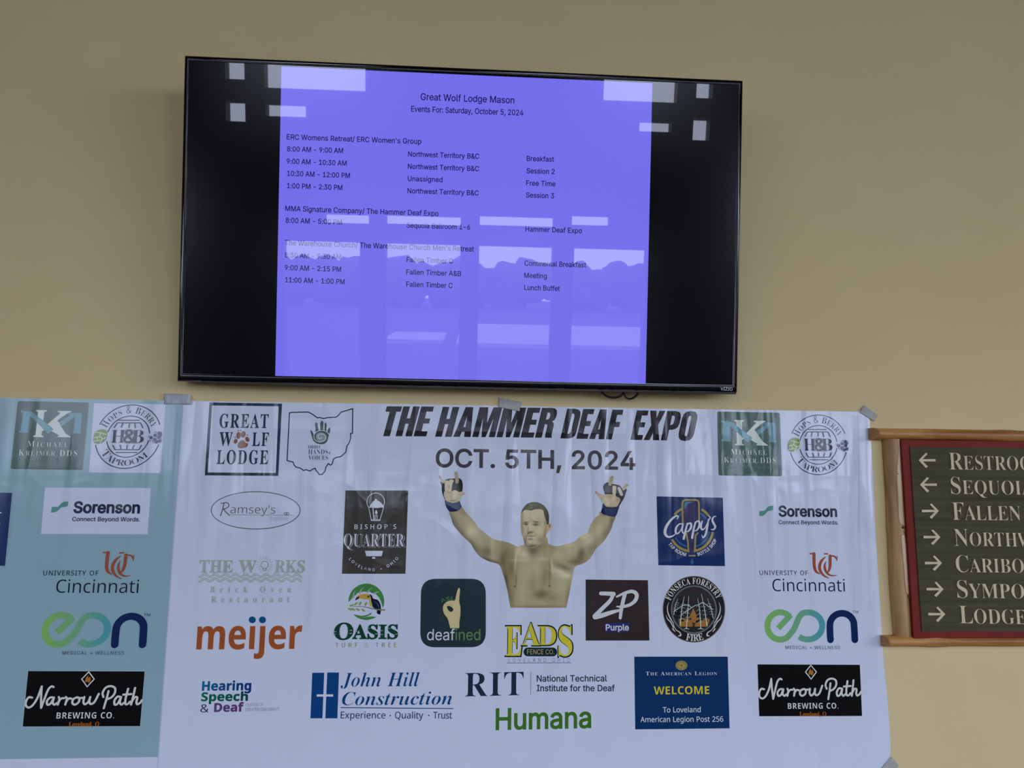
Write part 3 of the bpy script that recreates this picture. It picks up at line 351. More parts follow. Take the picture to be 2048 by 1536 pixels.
G('N','m',628,[57,0,0,360,48,0,8,-49,4,0,20,25,25,17,30,10,31,4,50,-7,37,-20,23,-34,3,0,22,27,28,19,32,11,34,4,53,-8,38,-24,23,-40,8,-61,0,-234,-59,0,0,232,-8,47,-24,29,-41,9,-45,-8,-30,-22,-17,-37,-5,-51,0,-199,-59,0,0,232,-8,47,-25,29,-41,9,-32,-4,-25,-11,-18,-19,-16,-41,-5,-55,0,-187])
G('N','n',415,[57,0,0,360,48,0,8,-49,4,0,21,25,27,17,32,10,33,4,57,-8,41,-24,18,-25,11,-33,4,-43,0,-234,-59,0,0,230,-9,48,-27,29,-44,10,-36,-4,-28,-11,-19,-19,-17,-41,-6,-55,0,-187])
G('N','o',406,[202,-7,-45,6,-40,16,-33,27,-26,37,-16,46,-5,56,5,55,15,46,25,36,34,27,40,16,48,6,46,-6,40,-16,34,-27,25,-36,16,-46,5,-55,-5,-55,-15,-47,-25,-37,-34,-27,-41,-16],[203,42,34,4,26,13,20,21,20,43,6,58,-6,57,-20,43,-20,20,-27,12,-33,4,-34,-4,-26,-12,-20,-20,-19,-43,-6,-57,6,-58,19,-43,20,-21,27,-13])
G('N','p',413,[57,-161,0,521,48,0,8,-49,3,0,19,22,23,18,31,12,39,4,42,-5,35,-16,30,-26,23,-36,14,-46,4,-57,-4,-57,-14,-46,-23,-37,-30,-27,-36,-15,-41,-6,-38,4,-31,12,-24,17,-19,20,-4,0,3,-29,1,-30,0,-148],[219,42,30,5,24,13,18,22,14,28,7,33,3,38,-6,56,-18,43,-19,21,-24,12,-30,4,-47,-8,-31,-23,-17,-39,-7,-55,0,-11,6,-59,16,-44,19,-20,27,-12])
G('N','r',277,[57,0,0,360,48,0,7,-66,3,0,20,28,25,23,30,16,35,6,22,-1,20,-3,-7,-55,-19,4,-20,1,-27,-4,-25,-11,-22,-18,-16,-24,-11,-30,-4,-34,0,-192])
G('N','s',322,[148,-7,-35,2,-30,4,-26,8,-22,9,0,54,52,-20,31,-7,31,-2,39,4,26,10,15,17,5,22,-1,13,-6,11,-10,11,-17,11,-54,24,-60,27,-22,15,-16,17,-10,21,-4,27,4,28,13,24,21,19,43,18,54,7,32,-2,30,-5,53,-17,-20,-47,-48,16,-25,5,-26,1,-32,-3,-23,-8,-15,-14,-4,-18,2,-14,6,-12,12,-10,18,-10,54,-23,59,-26,21,-15,16,-18,9,-21,3,-27,-4,-32,-13,-26,-21,-21,-46,-20])
G('N','t',242,[167,-7,-27,3,-25,7,-21,13,-17,21,-12,29,-3,39,0,209,-51,0,0,29,51,23,24,77,35,0,0,-83,104,0,0,-46,-104,0,0,-208,4,-29,12,-20,18,-11,22,-4,28,2,23,5,0,-45,-27,-8])
G('N','u',415,[184,-7,-57,8,-41,24,-18,24,-11,34,-4,41,0,236,60,0,0,-232,9,-47,26,-29,45,-10,36,4,27,11,20,19,17,41,6,56,0,187,59,0,0,-360,-48,0,-9,48,-3,0,-21,-25,-27,-17,-32,-9])
G('N','v',341,[136,0,-136,360,63,0,77,-212,11,-33,11,-35,7,-28,2,0,8,29,11,35,11,32,77,212,63,0,-137,-360])
G('N','x',355,[12,0,130,184,-124,176,67,0,93,-136,92,136,66,0,-124,-176,131,-184,-67,0,-98,144,-99,-144])
G('N','y',343,[56,-161,-28,1,-21,4,0,47,18,-2,22,-2,28,5,22,13,17,20,13,26,19,48,-145,361,63,0,78,-205,18,-51,12,-47,3,0,12,44,19,55,73,204,64,0,-156,-410,-21,-46,-27,-35,-36,-23])
G('S','A',437,[-9,0,0,18,18,3,15,9,12,17,13,28,157,391,18,-1,160,-378,27,-53,14,-12,18,-4,0,-18,-214,0,0,18,30,3,18,9,6,16,-10,35,-20,51,-150,0,-24,-61,-3,-12,-1,-11,5,-16,16,-11,28,-3,4,0,0,-18],[113,161,129,0,-65,158])
G('S','B',443,[16,0,0,17,29,5,17,10,10,19,3,31,0,287,-2,25,-4,18,-7,13,-11,8,-15,4,-21,2,0,16,205,0,77,-6,55,-20,33,-33,11,-45,-12,-49,-36,-34,-61,-21,57,-16,41,-25,25,-33,8,-41,-5,-39,-16,-32,-26,-26,-36,-20,-44,-11,-53,-4],[182,252,6,0,46,5,29,15,16,29,6,44,-4,40,-12,27,-21,16,-32,6,-18,-2,-10,-7,-5,-13,-1,-21],[222,24,37,6,24,19,13,32,5,47,-6,48,-18,32,-32,17,-48,6,-15,0,0,-166,2,-19,6,-13,12,-7])
G('S','C',468,[257,-11,-64,8,-56,23,-46,36,-35,48,-22,58,-8,66,8,66,22,57,36,48,47,36,56,23,64,7,50,-6,58,-19,21,-5,20,8,11,22,18,0,0,-157,-17,0,-28,56,-36,43,-43,27,-48,9,-53,-13,-38,-41,-23,-68,-7,-95,8,-88,25,-64,42,-38,59,-12,40,5,40,16,37,26,33,35,19,-17,-52,-56,-63,-33])
G('S','D',496,[20,0,0,17,27,4,16,9,8,16,3,29,0,299,-3,33,-10,19,-18,9,-28,4,0,16,207,0,74,-6,61,-20,48,-33,35,-45,21,-56,7,-67,-7,-70,-20,-57,-33,-44,-46,-32,-60,-19,-74,-6],[222,24,40,6,33,17,24,28,24,64,8,90,-8,89,-24,64,-40,38,-56,13,-21,-2,-12,-8,-6,-14,-2,-24,0,-313,2,-24,6,-14,12,-7])
G('S','E',442,[14,0,0,17,30,3,18,10,10,18,3,30,0,291,-3,36,-10,20,-18,10,-28,4,0,16,383,0,0,-135,-16,0,-14,53,-29,33,-45,18,-63,6,-32,-2,-9,-4,-5,-7,-3,-29,0,-142,10,0,39,6,27,17,18,31,11,45,16,0,0,-227,-17,0,-5,36,-9,27,-14,20,-18,12,-25,7,-31,2,-2,0,0,-155,2,-20,7,-12,14,-6,24,-1,46,2,37,9,32,14,26,22,22,30,18,38,19,0,-28,-143])
G('S','F',404,[15,0,0,17,30,6,17,11,10,19,3,31,0,291,-4,30,-10,18,-18,10,-29,6,0,16,380,0,0,-135,-17,0,-8,37,-14,28,-19,21,-26,14,-35,8,-45,3,-30,-2,-9,-2,-5,-6,-4,-23,0,-151,8,0,39,6,27,17,18,31,10,46,18,0,0,-229,-17,0,-11,50,-17,32,-28,18,-40,6,-7,0,0,-143,1,-22,5,-16,8,-12,14,-7,19,-5,28,-2,0,-17])
G('S','G',508,[268,-10,-68,7,-59,22,-48,36,-36,48,-22,58,-7,68,7,66,22,57,36,47,46,36,56,23,62,7,54,-6,58,-18,19,-5,10,2,8,5,13,22,18,0,0,-157,-17,0,-17,38,-21,33,-25,27,-28,20,-30,13,-32,4,-53,-13,-38,-41,-23,-67,-7,-94,4,-65,11,-53,19,-43,26,-30,32,-18,37,-6,33,3,20,11,11,18,4,26,0,57,-4,26,-10,16,-20,9,-34,3,0,16,225,0,0,-16,-27,-3,-16,-8,-8,-16,-3,-27,0,-99,-89,-29])
G('S','H',523,[15,0,0,17,30,5,17,10,10,18,3,31,0,298,-4,27,-9,18,-18,10,-28,5,0,16,226,0,0,-16,-38,-7,-11,-7,-6,-10,-4,-15,-1,-21,0,-128,160,0,0,128,-5,36,-6,10,-11,7,-38,7,0,16,225,0,0,-16,-29,-5,-17,-10,-9,-17,-3,-28,0,-298,3,-29,9,-19,17,-11,29,-5,0,-17,-225,0,0,17,29,4,18,10,10,18,3,32,0,140,-160,0,0,-140,3,-31,9,-18,18,-10,30,-5,0,-17])
G('S','I',261,[13,0,0,17,29,6,19,9,11,17,3,26,0,312,-3,25,-9,15,-18,8,-32,4,0,16,231,0,0,-16,-30,-4,-18,-8,-10,-15,-3,-25,0,-310,4,-33,7,-10,12,-8,40,-9,0,-17])
G('S','J',330,[109,-65,-31,3,-27,8,-22,14,-18,18,-11,21,-3,24,3,21,11,17,15,10,18,4,20,-4,15,-9,10,-15,4,-19,-2,-15,-6,-14,-8,-18,7,-16,21,-5,21,4,13,11,6,19,3,27,0,346,-2,24,-4,18,-7,13,-13,8,-18,5,-25,4,0,16,235,0,0,-16,-22,-3,-15,-5,-11,-8,-6,-12,-5,-44,0,-278,-9,-68,-27,-48,-46,-29])
G('S','K',510,[16,0,0,17,29,5,18,10,9,18,3,31,0,298,-3,27,-9,18,-18,10,-28,5,0,16,225,0,0,-16,-37,-7,-11,-7,-7,-10,-3,-15,-1,-21,0,-145,138,139,21,25,7,20,-15,16,-43,5,0,16,195,0,0,-16,-9,0,-41,-9,-44,-26,-47,-43,-74,-76,192,-239,24,-21,14,-5,18,-3,0,-17,-238,0,0,17,25,1,16,3,9,6,3,7,-5,13,-13,19,-117,148,-16,-16,0,-117,3,-31,9,-18,18,-10,29,-5,0,-17])
G('S','L',426,[15,0,0,17,30,5,17,10,10,18,3,31,0,298,-4,28,-9,18,-18,9,-28,5,0,16,234,0,0,-16,-24,-2,-18,-3,-12,-7,-8,-11,-5,-15,-1,-22,0,-296,3,-36,6,-10,9,-6,34,-3,44,3,37,9,30,16,25,24,21,32,18,42,18,0,-25,-154])
G('S','M',634,[14,0,0,17,29,5,18,10,11,18,3,29,0,303,-1,20,-3,14,-7,10,-11,6,-38,7,0,16,170,0,132,-313,132,313,168,0,0,-16,-27,-6,-17,-10,-10,-18,-3,-27,0,-293,1,-24,4,-18,6,-12,11,-8,14,-4,21,-2,0,-17,-221,0,0,17,37,8,10,7,7,12,3,17,2,22,0,316,-167,-399,-18,0,-165,389,0,-309,4,-32,11,-18,19,-10,30,-3,0,-17])
G('S','N',494,[403,-11,-296,361,0,-271,3,-30,9,-18,17,-10,31,-4,0,-17,-149,0,0,17,21,2,15,4,11,7,6,11,4,16,1,22,0,309,-40,45,-18,6,0,16,138,0,235,-286,0,208,-1,22,-4,15,-7,11,-10,6,-38,8,0,16,149,0,0,-16,-30,-5,-17,-9,-8,-18,-3,-30,0,-388])
G('S','O',525,[261,-11,-48,5,-44,13,-40,22,-35,29,-28,35,-21,41,-13,45,-4,49,4,48,13,45,21,41,29,35,35,29,40,22,46,14,49,4,48,-4,44,-14,40,-21,34,-28,28,-35,22,-41,13,-46,4,-49,-4,-49,-13,-45,-22,-41,-29,-35,-35,-29,-40,-22,-45,-13],[265,12,50,14,36,40,21,67,7,95,-8,93,-23,68,-24,30,-30,18,-34,6,-50,-13,-36,-41,-22,-67,-7,-94,8,-93,24,-68,24,-30,29,-19])
G('S','P',418,[15,0,0,17,30,5,17,10,10,18,3,31,0,298,-4,27,-9,18,-18,10,-28,5,0,16,198,0,73,-3,49,-12,30,-18,24,-24,14,-31,5,-35,-5,-36,-14,-30,-23,-26,-33,-19,-42,-12,-50,-3,-60,0,0,-125,3,-31,9,-18,18,-10,30,-5,0,-17],[182,230,19,0,43,5,28,18,15,30,5,46,-4,46,-13,31,-23,19,-36,6,-17,-2,-10,-5,-5,-10,-2,-16])
G('S','Q',525,[378,-116,-63,8,-53,21,-43,36,-32,50,-46,22,-40,29,-31,36,-23,43,-15,47,-4,52,4,48,13,45,21,41,29,35,35,29,40,22,46,14,49,4,48,-4,44,-14,40,-21,34,-28,28,-35,22,-41,13,-46,4,-49,-5,-52,-14,-48,-25,-42,-33,-37,-42,-28,-49,-21,30,-45,38,-27,47,-9,22,2,25,6,3,-19,-60,-18],[265,12,51,14,35,40,22,67,7,95,-8,93,-24,68,-24,30,-30,18,-34,6,-50,-13,-36,-41,-22,-67,-7,-94,8,-93,25,-68,24,-30,29,-19])
G('S','R',473,[15,0,0,17,30,5,17,10,10,18,3,31,0,298,-4,27,-9,18,-18,10,-28,5,0,16,201,0,88,-7,62,-22,28,-23,17,-31,5,-38,-11,-49,-34,-37,-57,-24,117,-174,20,-24,11,-7,15,-2,2,0,0,-17,-142,0,-137,212,-19,0,0,-131,3,-31,9,-18,18,-10,30,-5,0,-17],[182,234,21,0,46,6,31,18,18,32,6,46,-9,53,-27,32,-44,10,-22,-2,-12,-7,-6,-13,-2,-24])
G('S','S',390,[43,-11,0,169,19,0,21,-64,28,-44,38,-26,48,-9,34,5,26,16,16,24,6,29,-6,28,-18,23,-30,20,-62,31,-51,30,-35,32,-21,36,-6,43,4,38,13,33,21,26,27,20,33,13,37,4,44,-5,53,-13,9,-2,9,-1,13,5,7,16,19,0,0,-147,-17,0,-12,35,-17,31,-21,25,-24,19,-26,12,-28,4,-31,-5,-23,-14,-15,-20,-5,-26,4,-24,13,-20,22,-17,30,-16,64,-30,37,-20,27,-20,20,-22,13,-23,7,-26,2,-29,-5,-40,-15,-35,-25,-29,-33,-21,-41,-14,-48,-4,-34,2,-32,9,-28,8,-13,3,-10,-1,-6,-4,-8,-18])
G('S','T',423,[92,0,0,17,31,4,19,10,10,19,4,31,0,352,-7,0,-47,-7,-37,-23,-24,-36,-12,-49,-18,0,0,137,399,0,0,-138,-16,0,-13,51,-24,36,-38,22,-50,7,-6,0,0,-352,4,-32,9,-19,20,-9,32,-4,0,-17])
G('S','U',492,[248,-13,-56,5,-45,14,-33,23,-23,32,-13,42,-5,52,0,224,-3,27,-9,18,-18,10,-28,5,0,16,225,0,0,-16,-38,-7,-10,-7,-7,-10,-4,-36,0,-239,5,-52,17,-37,29,-22,43,-7,51,9,37,25,22,43,7,60,0,219,-3,28,-10,17,-19,10,-32,6,0,16,146,0,0,-16,-26,-7,-15,-11,-8,-17,-3,-26,0,-197,-4,-63,-15,-49,-23,-37,-34,-25,-44,-15])
G('S','V',428,[212,-13,-168,394,-22,39,-14,12,-22,7,0,16,225,0,0,-16,-27,-2,-18,-5,-10,-9,-4,-13,9,-32,98,-235,89,234,7,32,-4,14,-9,9,-18,5,-25,2,0,16,143,0,0,-16,-19,-3,-15,-9,-13,-16,-13,-28,-152,-396])
G('S','W',611,[171,-11,-139,404,-8,20,-9,14,-12,8,-18,4,0,16,196,0,0,-16,-19,-2,-12,-5,-7,-9,-3,-13,8,-37,75,-220,78,200,-15,46,-8,19,-11,11,-15,6,-23,4,0,16,210,0,0,-16,-26,-3,-15,-9,-5,-15,6,-26,75,-220,67,203,8,37,-3,15,-8,9,-14,6,-21,3,0,16,121,0,0,-16,-17,-6,-13,-12,-10,-17,-9,-25,-129,-390,-18,0,-112,320,-126,-320])
G('S','X',471,[11,0,0,17,29,6,26,16,24,27,103,142,-115,178,-31,39,-14,10,-17,4,-2,0,0,16,230,0,0,-16,-15,0,-29,-6,-10,-18,3,-11,8,-16,64,-99,57,84,13,23,4,18,-5,13,-15,8,-26,4,0,16,165,0,0,-16,-3,0,-28,-4,-24,-12,-23,-20,-23,-30,-76,-108,132,-208,23,-29,12,-8,13,-3,3,0,0,-17,-226,0,0,17,5,0,26,3,16,8,5,13,-4,16,-11,22,-65,104,-72,-102,-10,-19,-4,-17,6,-15,16,-9,28,-4,0,-17])
G('S','Y',426,[101,0,0,17,30,5,17,10,9,18,4,31,0,98,-115,208,-17,27,-15,15,-13,6,-14,3,0,17,220,0,0,-17,-12,0,-16,-2,-12,-4,-9,-7,-2,-9,8,-24,84,-166,85,140,12,23,4,19,-6,16,-17,11,-28,3,-3,0,0,17,144,0,0,-17,-16,-4,-14,-10,-26,-32,-115,-189,0,-122,3,-31,9,-18,18,-10,30,-5,0,-17])
G('S','Z',442,[20,0,0,11,256,419,-62,0,-40,-3,-33,-7,-26,-13,-21,-21,-18,-30,-15,-40,-17,0,13,139,349,0,0,-12,-253,-414,86,0,63,8,47,24,35,42,23,61,17,0,-17,-164])
G('S','a',344,[255,-10,-29,5,-18,15,-8,25,-32,-24,-35,-15,-38,-5,-31,5,-24,15,-15,23,-5,29,5,28,14,24,24,21,56,28,80,26,0,51,-3,25,-9,16,-16,10,-23,4,-33,-6,-11,-16,9,-17,8,-14,2,-12,-3,-16,-10,-13,-15,-8,-18,-3,-18,3,-14,9,-9,15,-3,18,4,23,12,19,20,17,26,13,31,8,36,2,61,-6,40,-20,22,-33,8,-49,0,-148,2,-22,3,-4,6,-2,16,8,9,-14,-35,-29],[151,34,23,7,13,9,12,13,0,106,-45,-18,-27,-28,-9,-39,4,-28,11,-17])
G('S','c',293,[156,-10,-37,5,-32,16,-28,24,-21,33,-14,38,-5,44,6,46,15,41,24,34,32,26,37,16,42,6,43,-5,32,-16,21,-23,6,-30,-2,-17,-9,-13,-13,-8,-17,-3,-22,5,-13,16,-5,26,1,10,0,10,-7,19,-21,7,-31,-12,-20,-37,-6,-61,6,-64,19,-47,29,-28,38,-10,35,9,32,25,14,-12,-37,-39,-43,-23])
G('S','d',370,[140,-10,-33,5,-29,15,-25,25,-18,31,-12,38,-4,43,5,49,12,41,19,35,26,25,31,16,34,5,43,-9,34,-29,0,121,-3,18,-8,11,-14,7,-22,2,0,16,143,0,0,-380,1,-21,5,-13,10,-9,18,-4,0,-17,-59,-5,-71,-16,0,49,-22,-27,-28,-17],[171,28,16,3,15,10,13,15,8,20,0,166,-6,15,-11,13,-15,8,-17,3,-27,-8,-17,-23,-9,-40,-3,-57,2,-55,10,-40,16,-22])
G('S','e',301,[154,-10,-37,5,-32,15,-27,25,-21,34,-13,40,-5,48,5,44,14,39,21,33,28,25,33,15,37,5,36,-4,31,-13,25,-21,25,-46,9,-61,0,-7,-166,0,6,-54,15,-39,26,-23,35,-8,38,11,33,33,15,-13,-37,-46,-43,-28],[116,192,85,0,0,23,-2,37,-6,25,-12,15,-20,5,-25,-11,-15,-31,-5,-52])
G('S','i',198,[101,362,-20,4,-16,10,-11,17,-4,19,4,20,11,17,16,11,20,3,19,-3,17,-11,10,-17,4,-20,-4,-19,-11,-17,-16,-10],[18,0,0,16,17,3,10,7,6,11,1,19,0,196,-1,20,-4,13,-10,6,-17,2,1,17,127,0,0,-254,2,-18,4,-12,10,-7,16,-3,0,-16])
G('S','k',359,[17,0,0,16,18,3,10,7,6,12,1,18,0,342,-1,19,-4,12,-9,7,-18,3,1,16,127,0,0,-286,79,79,13,16,4,14,-9,12,-26,3,-3,0,0,17,139,0,0,-17,-37,-9,-33,-24,-53,-51,124,-175,14,-13,16,-5,0,-16,-165,0,0,16,6,0,17,4,5,12,-7,17,-69,98,-15,-13,0,-78,1,-18,5,-12,10,-7,16,-3,0,-16])
G('S','l',199,[18,0,0,16,17,3,10,7,6,11,1,19,0,342,-1,19,-4,12,-9,7,-18,3,0,16,128,0,0,-399,2,-18,4,-12,10,-7,16,-3,0,-16])
G('S','n',381,[18,0,0,16,17,3,10,7,6,11,1,19,0,197,-1,18,-5,13,-10,7,-17,3,0,16,129,0,0,-43,27,29,32,17,36,5,38,-6,28,-20,16,-34,5,-46,0,-156,2,-18,5,-12,10,-7,16,-3,0,-16,-161,0,0,16,5,0,16,5,9,13,3,22,0,161,-1,24,-5,17,-10,10,-16,3,-30,-9,-25,-27,0,-179,1,-18,5,-12,10,-7,16,-3,0,-16])
G('S','o',336,[169,-10,-42,5,-37,16,-30,26,-22,33,-14,40,-5,44,5,45,14,40,22,33,30,25,37,16,41,5,41,-5,36,-15,30,-25,23,-33,14,-40,5,-46,-5,-46,-14,-39,-23,-33,-30,-25,-35,-16],[169,11,24,7,16,21,5,17,3,25,3,73,-3,73,-9,44,-16,21,-23,7,-25,-7,-16,-21,-8,-44,-3,-73,3,-72,3,-26,5,-17,16,-21])
G('S','r',287,[18,0,0,16,17,3,10,7,6,11,1,19,0,196,-1,21,-5,12,-9,6,-17,2,1,17,125,0,0,-58,19,28,22,21,23,13,23,4,25,-3,17,-11,11,-17,3,-21,-2,-18,-9,-14,-13,-9,-17,-3,-15,2,-11,7,-15,19,-8,7,-10,3,-14,-5,-13,-14,-10,-21,-3,-28,0,-136,3,-19,7,-12,14,-6,24,-3,0,-16])
G('S','s',288,[151,-10,-29,4,-35,12,-14,3,-13,-5,-9,-13,-15,0,0,114,17,0,13,-37,21,-29,25,-18,28,-6,22,3,17,9,10,13,3,18,-9,26,-27,21,-49,25,-31,18,-22,21,-13,24,-4,27,7,39,21,32,33,21,43,7,25,-3,33,-8,7,-2,7,-1,10,3,7,11,14,0,0,-97,-16,0,-13,32,-19,23,-22,14,-25,5,-19,-2,-14,-8,-8,-12,-3,-15,2,-15,8,-12,13,-10,18,-10,45,-23,30,-17,20,-21,12,-24,4,-32,-7,-44,-22,-33,-34,-21])
G('S','t',228,[124,-9,-35,5,-23,14,-13,26,-5,35,0,208,-28,0,0,21,68,69,24,29,17,26,15,0,0,-114,64,0,0,-31,-64,0,0,-197,2,-18,3,-13,8,-8,11,-3,21,9,17,26,16,-9,-24,-42,-33,-25])
G('S','u',375,[131,-10,-40,7,-26,20,-14,34,-5,46,0,151,-2,20,-5,14,-10,9,-18,3,0,16,131,0,0,-236,2,-16,7,-12,11,-8,15,-2,28,7,23,23,0,182,-2,21,-5,14,-12,8,-20,3,0,16,135,0,0,-240,2,-19,5,-12,11,-6,18,-3,0,-17,-60,-6,-72,-17,0,50,-19,-21,-23,-16,-26,-10])
G('S','v',306,[142,-10,-104,258,-16,33,-10,9,-15,3,0,17,167,0,0,-16,-8,0,-20,-4,-7,-14,1,-8,55,-146,51,131,5,19,-9,17,-29,5,0,16,102,0,0,-15,-16,-6,-11,-10,-18,-36,-100,-253])
G('T','C',440,[202,-11,-53,5,-45,16,-35,26,-27,35,-16,43,-6,51,4,49,13,48,19,47,27,43,33,37,38,31,42,24,45,14,46,5,46,-4,52,-11,12,-2,10,-2,14,5,10,14,18,0,-29,-155,-19,2,-6,56,-18,40,-29,25,-39,8,-45,-9,-42,-29,-38,-48,-32,-66,-22,-75,-8,-70,7,-51,22,-38,34,-25,44,-8,51,10,46,28,42,47,19,-14,-52,-57,-62,-34])
G('T','H',508,[-34,0,0,15,19,2,15,3,12,8,10,13,17,44,76,284,4,18,1,17,-3,13,-8,9,-15,6,-21,3,0,16,210,0,0,-16,-19,-2,-15,-4,-12,-8,-9,-12,-16,-44,-31,-113,160,0,32,117,5,35,-3,13,-8,9,-15,6,-22,3,0,16,211,0,0,-16,-33,-5,-12,-7,-9,-11,-17,-43,-76,-287,-6,-34,2,-14,9,-10,14,-6,22,-3,0,-15,-211,0,0,15,19,2,15,3,12,8,10,13,17,44,36,136,-160,0,-37,-139,-6,-35,5,-17,16,-10,26,-5,0,-15])
G('T','J',298,[32,-69,-55,8,-32,23,-11,38,3,18,10,15,15,11,19,3,16,-2,12,-8,8,-11,3,-14,-2,-13,-5,-14,-8,-17,4,-9,12,-3,17,4,11,11,10,20,9,27,95,351,4,18,1,14,-3,15,-8,10,-15,5,-22,4,0,16,210,0,0,-16,-19,-2,-15,-4,-12,-8,-9,-12,-16,-44,-86,-321,-21,-52,-29,-35,-40,-20])
G('T','c',277,[93,-9,-43,7,-33,21,-20,34,-6,44,6,49,19,49,31,45,41,37,45,24,46,9,32,-5,24,-14,16,-19,6,-23,-3,-19,-9,-14,-14,-9,-17,-4,-16,3,-12,7,-7,11,-3,14,1,10,5,10,7,17,-4,10,-12,4,-17,-5,-17,-14,-16,-21,-16,-26,-13,-31,-10,-31,-7,-32,-2,-30,3,-28,10,-20,15,-13,20,-4,27,7,27,21,27,34,18,-13,-39,-51,-43,-31])
G('T','h',357,[210,-9,-25,5,-15,17,-5,28,8,43,21,69,23,69,6,24,-3,11,-10,4,-25,-9,-26,-25,-28,-42,-39,-85,-29,-100,-82,0,101,374,6,25,2,12,-2,11,-5,6,-10,3,-15,2,-10,0,0,18,62,6,77,13,-72,-273,36,50,33,35,33,21,36,7,28,-6,16,-17,6,-28,-5,-36,-16,-53,-32,-95,-3,-10,-1,-8,2,-10,9,-4,19,14,30,41,14,-9,-36,-55,-37,-32])
G('T','i',194,[132,371,-18,4,-14,9,-10,14,-3,18,3,17,10,14,14,10,18,3,17,-3,14,-10,10,-14,3,-17,-3,-18,-10,-14,-14,-9],[49,-8,-20,3,-16,10,-9,16,-3,20,3,23,6,23,34,124,7,26,2,17,-7,14,-20,5,-7,0,0,16,70,10,61,11,-61,-225,-5,-30,3,-9,8,-4,20,12,27,36,13,-9,-34,-50,-36,-29])
G('T','l',173,[40,-9,-21,3,-16,9,-10,16,-3,21,2,21,6,24,79,286,10,43,-7,14,-22,5,-6,0,0,17,131,20,-104,-384,-4,-17,-2,-15,2,-10,8,-3,21,12,27,36,13,-10,-26,-40,-25,-27,-25,-16])
G('T','n',357,[213,-9,-25,5,-15,17,-5,28,7,43,22,69,23,69,6,24,-4,11,-9,4,-24,-8,-26,-24,-27,-39,-20,-38,-19,-45,-17,-50,-14,-57,-80,0,56,211,8,29,2,14,-7,14,-21,5,-6,0,-1,16,134,21,-35,-117,37,52,34,36,33,22,36,7,28,-6,17,-17,5,-28,-5,-33,-16,-56,-37,-113,3,-10,9,-4,9,3,10,9,25,35,15,-10,-28,-39,-25,-28,-26,-17])
G('T','o',316,[96,-9,-42,7,-34,22,-23,34,-7,44,4,37,12,37,18,36,24,33,28,28,31,22,34,14,34,5,46,-8,35,-21,22,-34,7,-44,-4,-36,-11,-37,-18,-36,-24,-33,-28,-28,-32,-23,-35,-15],[103,13,16,5,15,12,14,20,14,24,22,58,16,59,6,49,-4,27,-11,16,-19,5,-15,-4,-16,-12,-14,-19,-14,-24,-23,-57,-15,-61,-6,-53,4,-25,11,-15])
G('T','r',261,[-14,0,56,211,8,29,2,14,-7,14,-21,5,-6,0,-1,16,134,21,-37,-121,30,54,27,37,26,22,13,6,12,2,21,-5,12,-15,4,-25,-2,-20,-8,-15,-13,-9,-16,-3,-18,5,-16,15,-6,3,-23,-16,-30,-50,-32,-78,-29,-97])
G('T','s',253,[91,-9,-28,3,-35,11,-13,2,-12,-3,-10,-11,-17,3,17,113,20,-4,10,-50,23,-31,35,-10,22,4,12,13,5,21,-6,25,-19,29,-26,32,-18,25,-12,22,-8,22,-3,21,7,32,18,26,29,17,34,6,29,-3,34,-8,7,-2,6,-1,12,3,8,9,18,0,-15,-102,-18,2,-13,45,-21,27,-29,9,-15,-2,-12,-8,-8,-10,-2,-13,7,-24,20,-29,22,-26,19,-27,18,-33,5,-17,2,-17,-3,-24,-10,-22,-15,-19,-20,-14,-24,-9])
G('T','t',185,[30,-9,-25,5,-15,16,-5,27,1,13,3,18,56,203,-32,0,0,24,45,22,40,34,36,45,28,0,-28,-98,53,0,-8,-27,-53,0,-49,-170,-7,-26,-3,-21,3,-11,7,-4,21,13,30,41,16,-10,-28,-41,-28,-30,-28,-17])
G('T','u',357,[46,-9,-28,5,-17,17,-6,28,5,34,15,55,23,81,8,43,-7,14,-20,5,-6,0,-1,16,61,9,73,12,-65,-231,-5,-26,3,-10,10,-3,24,8,25,24,29,41,39,84,30,104,80,0,-65,-244,3,-9,7,-4,9,3,10,9,12,14,14,21,15,-10,-28,-39,-25,-29,-26,-17,-27,-5,-19,3,-14,10,-10,15,-3,21,12,63,-34,-50,-33,-35,-33,-21])
def glyph(font, ch):
    k = font + ch
    if k not in _gcache:
        k = 'I' + ch
    return _gcache.get(k, (205, []))
CAPH = {'I': 509, 'B': 480, 'N': 480, 'S': 455, 'T': 451, 'K': 1000}
